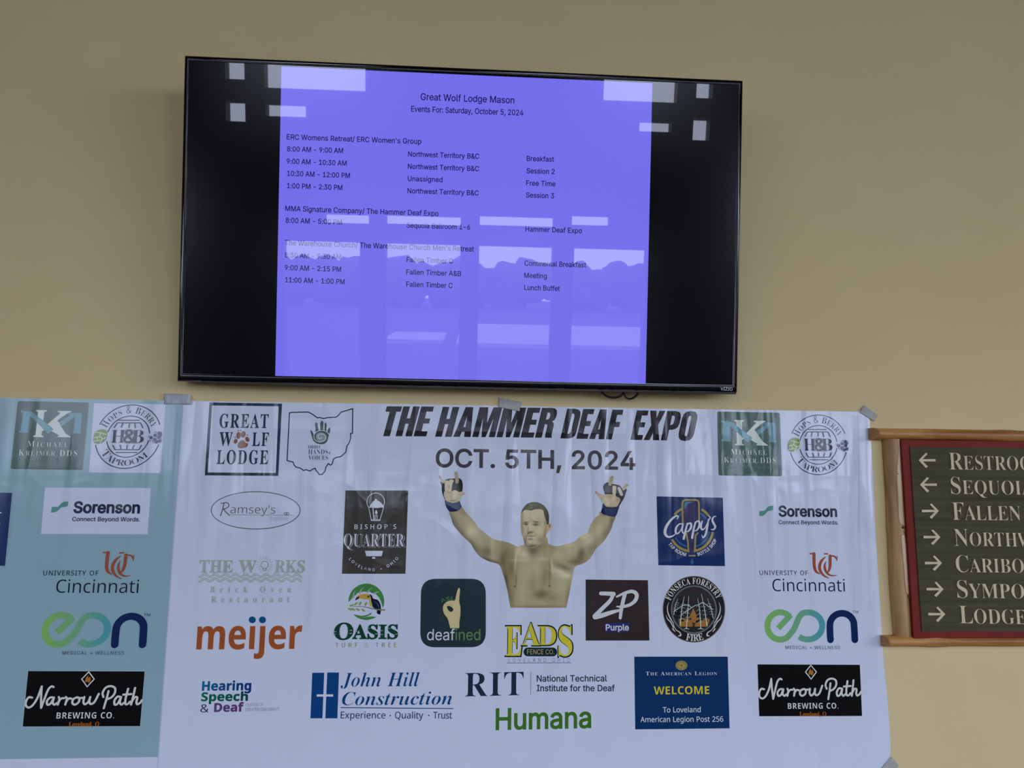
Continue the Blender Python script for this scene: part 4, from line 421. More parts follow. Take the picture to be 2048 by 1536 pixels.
# heavy condensed block capitals for the banner heading, 100 units tall
BLOCK = {
 'T': (52, [[(0,82),(0,100),(53,100),(53,82),(38,82),(38,0),(15,0),(15,82)]]),
 'H': (57, [[(0,0),(0,100),(23,100),(23,60),(34,60),(34,100),(57,100),(57,0),(34,0),(34,42),(23,42),(23,0)]]),
 'E': (44, [[(0,0),(0,100),(44,100),(44,83),(23,83),(23,60),(42,60),(42,43),(23,43),(23,17),(44,17),(44,0)]]),
 'F': (43, [[(0,0),(0,100),(43,100),(43,83),(23,83),(23,59),(41,59),(41,42),(23,42),(23,0)]]),
 'A': (60, [[(0,0),(17,100),(43,100),(60,0),(37.5,0),(35,17),(25,17),(22.5,0)], [(26.5,33),(33.5,33),(30,72)]]),
 'M': (78, [[(0,0),(0,100),(30,100),(39,48),(48,100),(78,100),(78,0),(57,0),(57,62),(46,0),(32,0),(21,62),(21,0)]]),
 'R': (57, [[(0,0),(0,100),(34,100),(46,98),(53,92),(56,82),(56,70),(53,60),(46,54),(53,49),(55,40),(55,10),(58,0),(35,0),(33,8),(33,40),(30,45),(23,45),(23,0)], [(23,61),(23,84),(29,84),(33,81),(34,76),(34,68),(32,63),(28,61)]]),
 'D': (57, [[(0,0),(0,100),(32,100),(46,97),(54,90),(57,78),(57,22),(54,10),(46,3),(32,0)], [(23,16),(23,84),(29,84),(33,81),(35,75),(35,25),(33,19),(29,16)]]),
 'X': (60, [[(0,0),(17,51),(1,100),(25,100),(31,75),(37,100),(59,100),(43,51),(60,0),(36,0),(30,26),(23,0)]]),
 'P': (57, [[(0,0),(0,100),(34,100),(47,97),(54,90),(57,78),(57,58),(54,46),(46,39),(33,36),(23,36),(23,0)], [(23,53),(23,84),(29,84),(33,82),(35,76),(35,61),(33,55),(28,53)]]),
 'O': (58, [[(0,24),(0,76),(3,89),(12,98),(29,101),(46,98),(55,89),(58,76),(58,24),(55,11),(46,2),(29,-1),(12,2),(3,11)], [(23,24),(23,76),(25,83),(29,85),(33,83),(35,76),(35,24),(33,17),(29,15),(25,17)]]),
}
for _k, (_w, _ls) in BLOCK.items():
    _gcache['K' + _k] = ((_w + 5.5) * 10, [[(x * 10, y * 10) for x, y in l] for l in _ls])
_gcache['K '] = (260, [])

def area2(l):
    return sum(l[i - 1][0] * l[i][1] - l[i][0] * l[i - 1][1] for i in range(len(l)))
for _k in BLOCK:                                 # holes run the other way round from outlines
    _ls = _gcache['K' + _k][1]
    for _l in _ls[1:]:
        if (area2(_l) > 0) == (area2(_ls[0]) > 0): _l.reverse()
def inside(p, l):
    c = False; x, y = p
    for i in range(len(l)):
        (x1, y1), (x2, y2) = l[i - 1], l[i]
        if (y1 > y) != (y2 > y) and x < (x2 - x1) * (y - y1) / (y2 - y1) + x1:
            c = not c
    return c
def offset_loop(l, d):
    """push a loop outwards (d > 0 along its left-hand normal)"""
    out = []; n = len(l)
    for i in range(n):
        p0, p1, p2 = Vector(l[i - 1]), Vector(l[i]), Vector(l[(i + 1) % n])
        a = (p1 - p0); b = (p2 - p1)
        if a.length < 1e-9 or b.length < 1e-9:
            out.append(tuple(p1)); continue
        a.normalize(); b.normalize()
        na, nb = Vector((-a.y, a.x)), Vector((-b.y, b.x))
        m = na + nb
        if m.length < 1e-6:
            out.append(tuple(p1 + na * d)); continue
        m.normalize()
        k = 1.0 / max(0.45, m.dot(na))
        out.append(tuple(p1 + m * d * k))
    return out
def group_loops(loops):
    """outer loops each with the holes that lie in them"""
    if not loops: return []
    big = max(loops, key=lambda l: abs(area2(l)))
    s = 1 if area2(big) > 0 else -1
    outs = [[l] for l in loops if area2(l) * s > 0]
    for h in loops:
        if area2(h) * s <= 0:
            cand = [g for g in outs if inside(h[0], g[0])]
            if cand:
                min(cand, key=lambda g: abs(area2(g[0]))).append(h)
    return outs
def spline(pts, n=6, closed=False):
    P = [Vector(p) for p in pts]; out = []; k = len(P)
    rng = range(k if closed else k - 1)
    for i in rng:
        p1, p2 = P[i], P[(i + 1) % k]
        p0 = P[i - 1] if (closed or i > 0) else p1 * 2 - p2
        p3 = P[(i + 2) % k] if (closed or i + 2 < k) else p2 * 2 - p1
        for s in range(n):
            t = s / n
            out.append(tuple(0.5 * ((2 * p1) + (p2 - p0) * t + (2 * p0 - 5 * p1 + 4 * p2 - p3) * t * t + (3 * p1 - p0 - 3 * p2 + p3) * t ** 3)))
    if not closed: out.append(tuple(P[-1]))
    return out
def mixc(a, b, t):
    return tuple(x + (y - x) * t for x, y in zip(a, b))

def fill_loops(loops, sign):
    """triangles of every region the loops wind round in the outer loop's sense (overlaps and crossings allowed)"""
    pts = [Vector(p) for l in loops for p in l]; edges = []; st = 0
    for l in loops:
        n = len(l); edges += [(st + i, st + (i + 1) % n) for i in range(n)]; st += n
    V, _e, F = delaunay_2d_cdt(pts, edges, [], 0, 1e-6)[:3]
    keep = []
    for f in F:
        cx = sum(V[i].x for i in f) / len(f); cy = sum(V[i].y for i in f) / len(f); w = 0
        for l in loops:
            x1, y1 = l[-1]
            for x2, y2 in l:
                if (y1 > cy) != (y2 > cy) and (x2 - x1) * (cy - y1) / (y2 - y1) + x1 > cx:
                    w += 1 if y2 > y1 else -1
                x1, y1 = x2, y2
        if w * sign > 0: keep.append(tuple(f))
    return [tuple(v) for v in V], keep

class Art:
    """flat printed or painted artwork on a plane: one mesh, one colour per corner, every new layer a hair further out"""
    EPS = 0.00005
    SUB = 0.000006
    def __init__(self, plane=WALL, base=0.0015, conv=ink):
        self.pl, self.base, self.conv = plane, base, conv
        self.v, self.f, self.c = [], [], []
        self.layer = 0
        self.hh = base; self.lift = 0.0
    def _c(self, col):
        return self.conv(*col)
    def _emit(self, pts, faces, cols):
        o = len(self.v)
        self.hh += self.SUB
        h = self.hh + self.lift
        for p in pts:
            u = self.pl.uv(p[0], p[1])
            self.v.append((u.x, u.y, h))
        for f in faces:
            f = list(f)
            a, b, c = (self.v[o + f[0]], self.v[o + f[1]], self.v[o + f[2]])
            if (b[0] - a[0]) * (c[1] - a[1]) - (b[1] - a[1]) * (c[0] - a[0]) < 0: f.reverse()
            self.f.append([o + i for i in f])
            self.c.append([cols[i] for i in f])
    def next(self):
        self.hh += self.EPS
    def poly(self, pts, col, holes=(), grad=None, up=True):
        if up: self.next()
        loops = [list(pts)] + [list(h) for h in holes]
        tris = tessellate_polygon([[Vector((x, y, 0)) for x, y in l] for l in loops])
        flat = [p for l in loops for p in l]
        cols = [self._c(col)] * len(flat) if grad is None else [self._c(grad(p)) for p in flat]
        self._emit(flat, tris, cols)
        return self
    def ell(self, cx, cy, rx, ry, col, rot=0.0, n=40, hole=0.0, up=True, a0=0.0, a1=360.0):
        """disc, or ring band when hole is its thickness, or arc of one (degrees, anticlockwise from the right)"""
        if hole == 0.0:
            c, s = math.cos(math.radians(rot)), math.sin(math.radians(rot))
            pts = []
            for i in range(n):
                a = 2 * PI * i / n; x, y = rx * math.cos(a), ry * math.sin(a)
                pts.append((cx + x * c + y * s, cy - (-x * s + y * c) if False else cy + (-x * s + y * c)))
            return self.poly(pts, col, up=up)
        if up: self.next()
        m = max(8, int(n * abs(a1 - a0) / 360)); pts = []
        for i in range(m + 1):
            a = math.radians(a0 + (a1 - a0) * i / m)
            for d in (hole / 2, -hole / 2):
                pts.append((cx + (rx + d) * math.cos(a), cy - (ry + d) * math.sin(a)))
        cc = self._c(col)
        self._emit(pts, [(2 * i, 2 * i + 1, 2 * i + 3, 2 * i + 2) for i in range(m)], [cc] * len(pts))
        return self
    def stroke(self, pts, w, col, smooth=True, closed=False, n=6, caps=True, up=True, grad=None):
        """a brush line; w is a width or a list of widths along it"""
        if up: self.next()
        k = len(pts)
        P = spline(pts, n, closed) if smooth and k > 2 else list(pts)
        m = len(P)
        def wid(i):
            if not isinstance(w, (list, tuple)): return w
            t = i / max(1, m - 1) * (len(w) - 1); a = int(min(t, len(w) - 2)); return w[a] + (w[a + 1] - w[a]) * (t - a)
        V, cols = [], []
        for i in range(m):
            p = Vector(P[i])
            a = Vector(P[i - 1]) if (i > 0 or closed) else p
            b = Vector(P[(i + 1) % m]) if (i < m - 1 or closed) else p
            t = b - a
            if not smooth and 0 < i < m - 1 or closed and not smooth:
                d1 = (p - a).normalized(); d2 = (b - p).normalized(); t = d1 + d2
                if t.length < 1e-6: t = d1
                t.normalize(); nrm = Vector((-t.y, t.x)); sc = 1 / max(0.5, nrm.dot(Vector((-d1.y, d1.x))))
            else:
                t = t.normalized() if t.length > 1e-9 else Vector((1, 0)); nrm = Vector((-t.y, t.x)); sc = 1
            hw = wid(i) / 2 * sc
            V += [tuple(p + nrm * hw), tuple(p - nrm * hw)]
            cc = self._c(grad(tuple(p)) if grad else col); cols += [cc, cc]
        F = [(2 * i, 2 * i + 1, 2 * i + 3, 2 * i + 2) for i in range(m - 1)]
        if closed: F.append((2 * m - 2, 2 * m - 1, 1, 0))
        self._emit(V, F, cols)
        if caps and not closed:
            for i in (0, m - 1):
                r = wid(i) / 2
                if r > 0.25:
                    pc = P[i]; cc = grad(pc) if grad else col
                    self.ell(pc[0], pc[1], r, r, cc, n=12, up=False)
        return self
    def _lay(self, s, font, sc, track):
        x = 0; out = []
        for ch in s:
            k = 1.0
            if sc and ch.islower(): ch = ch.upper(); k = sc
            adv, loops = glyph(font, ch)
            out.append((ch, x, k, adv, loops)); x += (adv + track) * k
        return out
    def text(self, s, p0, p1, h, col, font='I', bold=0.0, slant=0.0, sc=None, track=0, fit=None, up=True, skip=None, sup=None, grad=None, depth=0.0):
        """one line of lettering whose ink runs from p0 to p1 (photo pixels), capitals h pixels tall"""
        if up: self.next()
        L = self._lay(s, font, sc, track)
        n = fit or len(L)
        xs = [L[i][1] + q[0] * L[i][2] for i in range(n) for l in L[i][4] for q in l]
        ix0, ix1 = min(xs), max(xs)
        p0, p1 = Vector(p0), Vector(p1)
        b = p1 - p0; ln = b.length; b.normalize()
        sx = (ln - abs(bold)) / (ix1 - ix0); sy = h / CAPH[font]
        cc = None if grad else self._c(col)
        for ch, x, k, adv, loops in L:
            if not loops: continue
            org = p0 + b * (bold / 2 + (x - ix0) * sx)
            u = self.pl.up(org.x, org.y)
            bb = b if abs(b.dot(u)) < .9 else Vector((1, 0))
            G = []
            for l in loops:
                if skip and skip(l): continue
                G.append([(lambda q: (q.x, q.y))(org + bb * ((X * k) * sx + slant * Y * k * sy) + u * (Y * k * sy)) for X, Y in l])
            self._fill(G, bold, cc, grad, depth)
        return self
    def _fill(self, G, bold, cc, grad=None, depth=0.0):
        if not G: return
        sgn = 1 if area2(max(G, key=lambda l: abs(area2(l)))) > 0 else -1
        if bold: G = [offset_loop(l, -sgn * bold / 2) for l in G]
        flat, tris = fill_loops(G, sgn)
        cols = [cc] * len(flat) if grad is None else [self._c(grad(p)) for p in flat]
        if not depth:
            self._emit(flat, tris, cols); return
        o = len(self.v); self.lift = depth
        self._emit(flat, tris, cols); self.lift = 0.0
        cnt = {}
        for f in tris:
            for i in range(len(f)):
                k = (f[i], f[(i + 1) % len(f)]); kk = tuple(sorted(k)); cnt.setdefault(kk, []).append(k)
        m = len(flat)
        for i in range(m):
            x, y, z = self.v[o + i]; self.v.append((x, y, self.base))
        for e in cnt.values():
            if len(e) == 1:
                a, b2 = e[0]
                self.f.append([o + a, o + b2, o + m + b2, o + m + a]); self.c.append([cols[0]] * 4)
    def arc_text(self, s, cx, cy, r, a0, a1, h, col, font='S', bold=0.0, inside_=False, sc=None, ry=None, track=0, xs=None):
        """lettering on a circle; a0..a1 in degrees; inside_ sets the feet outwards (bottom of a badge)"""
        self.next(); ry = ry or r
        L = self._lay(s, font, sc, track)
        tot = L[-1][1] + L[-1][3] * L[-1][2]
        sy = h / CAPH[font]
        rad = math.radians(abs(a1 - a0)); sx = rad * r / tot
        cc = self._c(col)
        for ch, x, k, adv, loops in L:
            if not loops: continue
            mid = x + adv * k / 2
            a = math.radians(a0 + (a1 - a0) * mid / tot)
            p = Vector((cx + r * math.cos(a), cy - ry * math.sin(a)))
            rd = Vector((math.cos(a), -math.sin(a)))
            u = -rd if inside_ else rd
            t = Vector((-u.y, u.x))
            G = [[tuple(p + t * ((X * k - adv * k / 2) * sx) + u * (Y * k * sy)) for X, Y in l] for l in loops]
            self._fill(G, bold, cc)
        return self
    def shade(self, pts, base, blobs, step=1.6, up=True):
        """a tonal printed shape: outline filled with fine triangles, colours blended from soft patches"""
        if up: self.next()
        n = len(pts)
        xs = [p[0] for p in pts]; ys = [p[1] for p in pts]
        V = [Vector(p) for p in pts]
        y = min(ys) + step / 2; row = 0
        while y < max(ys):
            x = min(xs) + (step / 2 if row % 2 else step)
            while x < max(xs):
                if inside((x, y), pts): V.append(Vector((x, y)))
                x += step
            y += step * 0.87; row += 1
        r = delaunay_2d_cdt(V, [], [list(range(n))], 1, 1e-5)
        cols = []
        for p in r[0]:
            c = list(base)
            for (bx, by, rx, ry, rot, bc, al) in blobs:
                dx, dy = p.x - bx, p.y - by
                cr, sr = math.cos(math.radians(rot)), math.sin(math.radians(rot))
                q = ((dx * cr + dy * sr) / rx) ** 2 + ((-dx * sr + dy * cr) / ry) ** 2
                if q < 9:
                    w = al * math.exp(-q)
                    c = [a + (b - a) * w for a, b in zip(c, bc)]
            cols.append(self._c(tuple(c)))
        self._emit([tuple(p) for p in r[0]], r[2], cols)
        return self
    def build(self, name, m, parent=None, label=None):
        us = [v[0] for v in self.v]; vs = [v[1] for v in self.v]
        cu, cv = (min(us) + max(us)) / 2, (min(vs) + max(vs)) / 2
        org = self.pl.pos(cu, cv, 0)
        me = bpy.data.meshes.new(name)
        me.from_pydata([tuple(self.pl.pos(u, v, h) - org) for u, v, h in self.v], [], self.f)
        at = me.color_attributes.new('tint', 'FLOAT_COLOR', 'CORNER')
        i = 0
        flat = [c for f in self.c for c in f]
        for p in me.polygons: pass
        buf = []
        for c in flat: buf.extend(c)
        at.data.foreach_set('color', buf)
        me.materials.append(m)
        o = link_mesh(name, me, parent)
        o.location = org - wloc(parent)
        if label: o['label'] = label
        return o

# ------------------------------------------------------------------ materials
m_wall = mat('painted_plaster', srgb(214, 194, 142), 0.75, 0.25)
noise_col(m_wall, srgb(226, 204, 149), srgb(231, 209, 155), nscale=2.2, lo=0.35, hi=0.65, coord='Object')
_nz = nd(m_wall, 'ShaderNodeTexNoise'); _nz.inputs['Scale'].default_value = 180; _nz.inputs['Detail'].default_value = 3
_tc = nd(m_wall, 'ShaderNodeTexCoord'); lk(m_wall, _tc.outputs['Object'], _nz.inputs['Vector'])
_bp = nd(m_wall, 'ShaderNodeBump'); _bp.inputs['Strength'].default_value = 0.12; _bp.inputs['Distance'].default_value = 0.001
lk(m_wall, _nz.outputs[0], _bp.inputs['Height']); lk(m_wall, _bp.outputs[0], bsdf(m_wall).inputs['Normal'])
m_wood_dark = noise_col(mat('dark_stained_boards', (0.05, 0.03, 0.015, 1), 0.6), (0.035, 0.02, 0.011, 1), (0.07, 0.042, 0.022, 1), (0.4, 6, 6), 2.0)
m_floor = noise_col(mat('dark_carpet', (0.1, 0.08, 0.06, 1), 0.95, 0.08), (0.06, 0.05, 0.04, 1), (0.10, 0.08, 0.065, 1), (1, 1, 1), 3.0)
m_side = mat('side_wall_paint', srgb(150, 130, 95), 0.8, 0.2)
m_asphalt = noise_col(mat('asphalt', (0.1, 0.1, 0.1, 1), 0.9), (0.018, 0.018, 0.02, 1), (0.04, 0.04, 0.04, 1), (1, 1, 1), 0.8)
m_tree = noise_col(mat('leaf_canopy', (0.03, 0.06, 0.02, 1), 0.9), (0.02, 0.04, 0.012, 1), (0.07, 0.11, 0.03, 1), (1, 1, 1), 1.2)

def wrinkle_height(m, k_long=0.020, k_fine=0.0024, k_crease=0.008):
    """one height field in metres, shared by the vinyl and every ink on it: hanging ripples, creases, scrim weave"""
    geo = nd(m, 'ShaderNodeNewGeometry')
    sep = nd(m, 'ShaderNodeSeparateXYZ'); lk(m, geo.outputs['Position'], sep.inputs[0])
    def nz(scale, nscale, detail, dist=0.0, rough=0.5):
        mp = nd(m, 'ShaderNodeMapping'); mp.inputs['Scale'].default_value = scale
        lk(m, geo.outputs['Position'], mp.inputs['Vector'])
        n = nd(m, 'ShaderNodeTexNoise'); n.inputs['Scale'].default_value = nscale; n.inputs['Detail'].default_value = detail
        n.inputs['Distortion'].default_value = dist; n.inputs['Roughness'].default_value = rough
        lk(m, mp.outputs[0], n.inputs['Vector']); return n.outputs[0]
    def mth(op, a, b=None, c=None):
        n = nd(m, 'ShaderNodeMath', operation=op)
        for i, v in enumerate((a, b, c)):
            if v is None: continue
            if isinstance(v, (int, float)): n.inputs[i].default_value = v
            else: lk(m, v, n.inputs[i])
        return n.outputs[0]
    long_ = nz((9.0, 1, 0.8), 1.0, 2.0, 0.2)
    fold = nz((13.0, 1, 1.6), 1.0, 1.0, 0.6)
    ridge = mth('ABSOLUTE', mth('SUBTRACT', fold, 0.5))            # sharp vertical folds
    crk = nz((6.0, 1, 7.0), 1.0, 2.0, 0.5)
    crease = mth('ABSOLUTE', mth('SUBTRACT', crk, 0.5))
    hang = mth('MAXIMUM', mth('SUBTRACT', nz((14.0, 1, 0.5), 1.0, 0.0, 0.3), 0.57), 0.0)   # sparse hanging folds
    fine = nz((60.0, 1, 22.0), 1.0, 2.0)
    # ripples fade towards the foot of the sheet, where it hangs flat
    fade = mth('MULTIPLY_ADD', sep.outputs['Z'], 2.2, -2.45)
    fade = nd(m, 'ShaderNodeClamp').outputs[0] if False else mth('MINIMUM', mth('MAXIMUM', fade, 0.16), 1.0)
    h = mth('MULTIPLY', long_, k_long)
    h = mth('ADD', h, mth('MULTIPLY', ridge, -k_crease * 1.4))
    h = mth('ADD', h, mth('MULTIPLY', crease, -k_crease))
    h = mth('ADD', h, mth('MULTIPLY', hang, 0.030))
    h = mth('ADD', h, mth('MULTIPLY', fine, k_fine * 0.25))
    # the side sheet and the taped top edge are drawn tighter
    side = mth('MINIMUM', mth('MAXIMUM', mth('MULTIPLY_ADD', sep.outputs['X'], 4.0, 2.75), 0.22), 1.0)
    hem = mth('MINIMUM', mth('MAXIMUM', mth('MULTIPLY_ADD', sep.outputs['Z'], -6.0, 10.9), 0.45), 1.0)
    return mth('MULTIPLY', mth('MULTIPLY', h, fade), mth('MULTIPLY', side, hem))
def vinyl(name, color=None, rough=0.17, spec=0.32, kw={}):
    m = mat(name, color or (0.8, 0.8, 0.8, 1), rough, spec)
    if color is None:
        a = nd(m, 'ShaderNodeAttribute'); a.attribute_name = 'tint'
        lk(m, a.outputs['Color'], bsdf(m).inputs['Base Color'])
    h = wrinkle_height(m, **kw)
    bp = nd(m, 'ShaderNodeBump'); bp.inputs['Strength'].default_value = 1.0; bp.inputs['Distance'].default_value = 1.0
    lk(m, h, bp.inputs['Height']); lk(m, bp.outputs[0], bsdf(m).inputs['Normal'])
    return m
m_vinyl = vinyl('white_vinyl', SHEET + (1,))
m_ink = vinyl('printed_vinyl')

# ------------------------------------------------------------------ the room
def grid_wall(name, x0, x1, z0, z1, y0, y1, holes, m, turn=False):
    """a wall standing in y0..y1 with rectangular openings (turn: x and y change places)"""
    bm = bmesh.new()
    xs = sorted({x0, x1} | {h[0] for h in holes} | {h[1] for h in holes})
    zs = sorted({z0, z1} | {h[2] for h in holes} | {h[3] for h in holes})
    for i in range(len(xs) - 1):
        run = None
        for j in range(len(zs) - 1):
            cx, cz = (xs[i] + xs[i + 1]) / 2, (zs[j] + zs[j + 1]) / 2
            solid = not any(h[0] < cx < h[1] and h[2] < cz < h[3] for h in holes)
            if solid:
                run = [run[0], zs[j + 1]] if run else [zs[j], zs[j + 1]]
            if run and (not solid or j == len(zs) - 2):
                add_box(bm, *((y0, y1, xs[i], xs[i + 1]) if turn else (xs[i], xs[i + 1], y0, y1)), run[0], run[1]); run = None
    return struct(name, bm, m)
bm = bmesh.new(); add_box(bm, -RX, RX, 0.0, 0.2, 0, RZ); struct('wall_back', bm, m_wall)
bm = bmesh.new(); add_box(bm, -RX - .2, RX + .2, WY - .2, 0.2, -0.2, 0.0); struct('floor', bm, m_floor)
bm = bmesh.new(); add_box(bm, -RX - .2, RX + .2, WY - .2, 0.2, RZ, RZ + .2); struct('ceiling', bm, m_wood_dark)
grid_wall('wall_left', WY - .2, 0.2, 0, RZ, -RX - .2, -RX, LEFT_PANES, m_side, True)
grid_wall('wall_right', WY - .2, 0.2, 0, RZ, RX, RX + .2, RIGHT_PANES, m_side, True)
grid_wall('wall_front', -RX, RX, 0, RZ, WY - 0.2, WY, DOOR_PANES + TRANSOMS + HIGH + ADDED_SIDE, m_wood_dark)
bm = bmesh.new(); add_box(bm, -RX, RX, -0.02, 0.0, 0, 0.14, 0.004); struct('baseboard_back', bm, m_wood_dark)
# glass in every opening
m_pane = bpy.data.materials.new('clear_window_glass'); m_pane.use_nodes = True
_nt = m_pane.node_tree; _nt.nodes.remove(_nt.nodes['Principled BSDF'])
_t = nd(m_pane, 'ShaderNodeBsdfTransparent'); _g = nd(m_pane, 'ShaderNodeBsdfGlossy'); _mx = nd(m_pane, 'ShaderNodeMixShader')
_g.inputs['Roughness'].default_value = 0.02; _mx.inputs[0].default_value = 0.05
lk(m_pane, _t.outputs[0], _mx.inputs[1]); lk(m_pane, _g.outputs[0], _mx.inputs[2]); lk(m_pane, _mx.outputs[0], _nt.nodes['Material Output'].inputs['Surface'])
for k, (x0, x1, z0, z1) in enumerate(DOOR_PANES):
    bm = bmesh.new(); add_box(bm, x0, x1, WY - .11, WY - .10, z0, z1); struct('door_%d' % (k + 1), bm, m_pane)
k = 0
for x0, x1, z0, z1 in TRANSOMS + HIGH + ADDED_SIDE:
    k += 1; bm = bmesh.new(); add_box(bm, x0, x1, WY - .11, WY - .10, z0, z1); struct('window_%d' % k, bm, m_pane)
for sgn, panes in ((1, RIGHT_PANES), (-1, LEFT_PANES)):
    for y0, y1, z0, z1 in panes:
        k += 1; bm = bmesh.new(); xa = sgn * (RX + .10); add_box(bm, min(xa, xa + sgn * .01), max(xa, xa + sgn * .01), y0, y1, z0, z1); struct('window_%d' % k, bm, m_pane)
# the ground outside and the line of trees across the car park
bm = bmesh.new(); add_box(bm, -70, 70, -90, 30, -0.5, -0.25); struct('ground_outside', bm, m_asphalt)
bm = bmesh.new()
random.seed(4)
for k in range(70):
    x = -62 + k * 1.8; r = random.uniform(1.3, 2.1)
    mtx = Matrix.Translation((x, -62 + random.uniform(-2, 2), 0.6 + random.uniform(0.8, 1.5))) @ Matrix.Diagonal((r, r, r * 1.15, 1))
    bmesh.ops.create_icosphere(bm, subdivisions=3, radius=1.0, matrix=mtx)
for v in bm.verts:
    v.co += Vector((noise.noise(v.co * 0.9), noise.noise(v.co * 0.9 + Vector((9, 0, 0))), noise.noise(v.co * 0.9 + Vector((0, 7, 0))))) * 0.5
m_pave = noise_col(mat('pale_concrete', (0.45, 0.40, 0.36, 1), 0.9), (0.42, 0.37, 0.33, 1), (0.52, 0.46, 0.41, 1), (1, 1, 1), 1.5)
bp2 = bmesh.new(); add_box(bp2, -0.6, 30, -37, -25, -0.25, -0.1); add_box(bp2, -3.2, -1.1, -30, -26, -0.25, -0.1); struct('pavement_outside', bp2, m_pave)
o = bm_obj('treeline', bm, m_tree)
tag(o, 'dark green line of trees across the car park outside', 'trees', kind='stuff')

# ------------------------------------------------------------------ television
TVC = Vector((0.01134, 1.64096 - 1.75, 0.58615 + 1.60))
TVR = _rz(math.radians(-0.56596)) @ _rx(math.radians(7.92964)) @ Matrix.Rotation(math.radians(0.19723), 3, 'Y')
TW, TH = 1.240, 0.7098
TX, TZ = TVR @ Vector((1, 0, 0)), TVR @ Vector((0, 0, 1))
TVP = Plane(TVC, TX, TZ)
def tvm(x, y, z):                                # television frame: x right, y away from the viewer, z up
    return TVC + TVR @ Vector((x, y, z))
m_gloss = mat('piano_black_plastic', (0.004, 0.004, 0.005, 1), 0.04, 0.6)
m_glass = mat('screen_glass_black', (0.002, 0.002, 0.004, 1), 0.17, 0.15, coat=0.9)
m_page = mat('lit_page', (0.01, 0.01, 0.02, 1), 0.17, 0.15, coat=0.9, emis=(lin(117), lin(111), lin(238), 1), estr=0.98)
m_word = mat('dark_screen_letters', (0.003, 0.003, 0.01, 1), 0.17, 0.15, coat=0.9, emis=(lin(26), lin(20), lin(90), 1), estr=0.9)
m_matte = mat('matt_black_plastic', (0.012, 0.012, 0.012, 1), 0.55)
m_steel = mat('black_steel', (0.02, 0.02, 0.02, 1), 0.45, 0.5, metal=0.6)
m_trim = mat('smoked_clear_trim', (0.05, 0.045, 0.04, 1), 0.15, 0.6)
m_badge = mat('silver_badge', (0.55, 0.56, 0.58, 1), 0.35, 0.5, metal=0.4)

tv = empty('wall_television', tuple(tvm(0, 0.03, -TH / 2)))
tag(tv, 'large flat black television hung tilted forward on the tan wall above the banners', 'television')
def tv_part(name, boxes, m, parent=None, bev=0.002):
    bm = bmesh.new()
    for b in boxes: add_box(bm, *b, bev)
    for v in bm.verts: v.co = tvm(*v.co)
    return bm_obj(name, bm, m, parent or tv, origin=tuple(tvm(*[(boxes[0][i * 2] + boxes[0][i * 2 + 1]) / 2 for i in range(3)])))
hw, hh = TW / 2, TH / 2
BL, BT, BB = 0.0135, 0.0145, 0.0185              # bezel widths: sides, top, foot
# bezel: four mitred bars whose faces fall away towards the rim
bm = bmesh.new()
def ring(x0, x1, z0, z1, y): return [bm.verts.new((x0, y, z0)), bm.verts.new((x1, y, z0)), bm.verts.new((x1, y, z1)), bm.verts.new((x0, y, z1))]
prof = [(0.0, 0.040), (0.0, 0.0105), (0.05, 0.0062), (0.16, 0.0028), (0.32, 0.0008), (0.52, 0.0), (0.74, 0.0006), (0.9, 0.0018), (1.0, 0.0034)]
rings = []
for t, y in prof:
    dl, dt, db = BL * t, BT * t, BB * t
    rings.append(ring(-hw + dl, hw - dl, -hh + db, hh - dt, y))
for a, b in zip(rings, rings[1:]):
    for i in range(4):
        bm.faces.new((a[i], a[(i + 1) % 4], b[(i + 1) % 4], b[i]))
for v in bm.verts: v.co = tvm(*v.co)
bz = bm_obj('bezel', bm, m_gloss, tv, smooth=True, origin=tuple(TVC))
bz.data.set_sharp_from_angle(angle=math.radians(50))
tv_part('screen', [(-hw + BL - .001, hw - BL + .001, 0.002, 0.010, -hh + BB - .001, hh - BT + .001)], m_glass, bev=0.0)
scr = tv.children[-1]
tv_part('back_cover', [(-hw + .004, hw - .004, 0.012, 0.042, -hh + .004, hh - .004), (-0.40, 0.40, 0.04, 0.058, -0.26, 0.16)], m_matte, bev=0.006)
tv_part('foot_trim', [(-hw + .05, hw - .004, 0.001, 0.006, -hh - 0.0035, -hh + 0.0005)], m_trim, bev=0.0008)
mount = bmesh.new()
add_box(mount, -0.30, 0.30, -0.012, 0.0, 2.10, 2.34, 0.002)
for s in (-1, 1):
    add_box(mount, s * 0.2 - .02, s * 0.2 + .02, -0.040, -0.010, 2.12, 2.32, 0.002)
bm_obj('wall_bracket', mount, m_steel, tv, origin=(0, -0.01, 2.2))

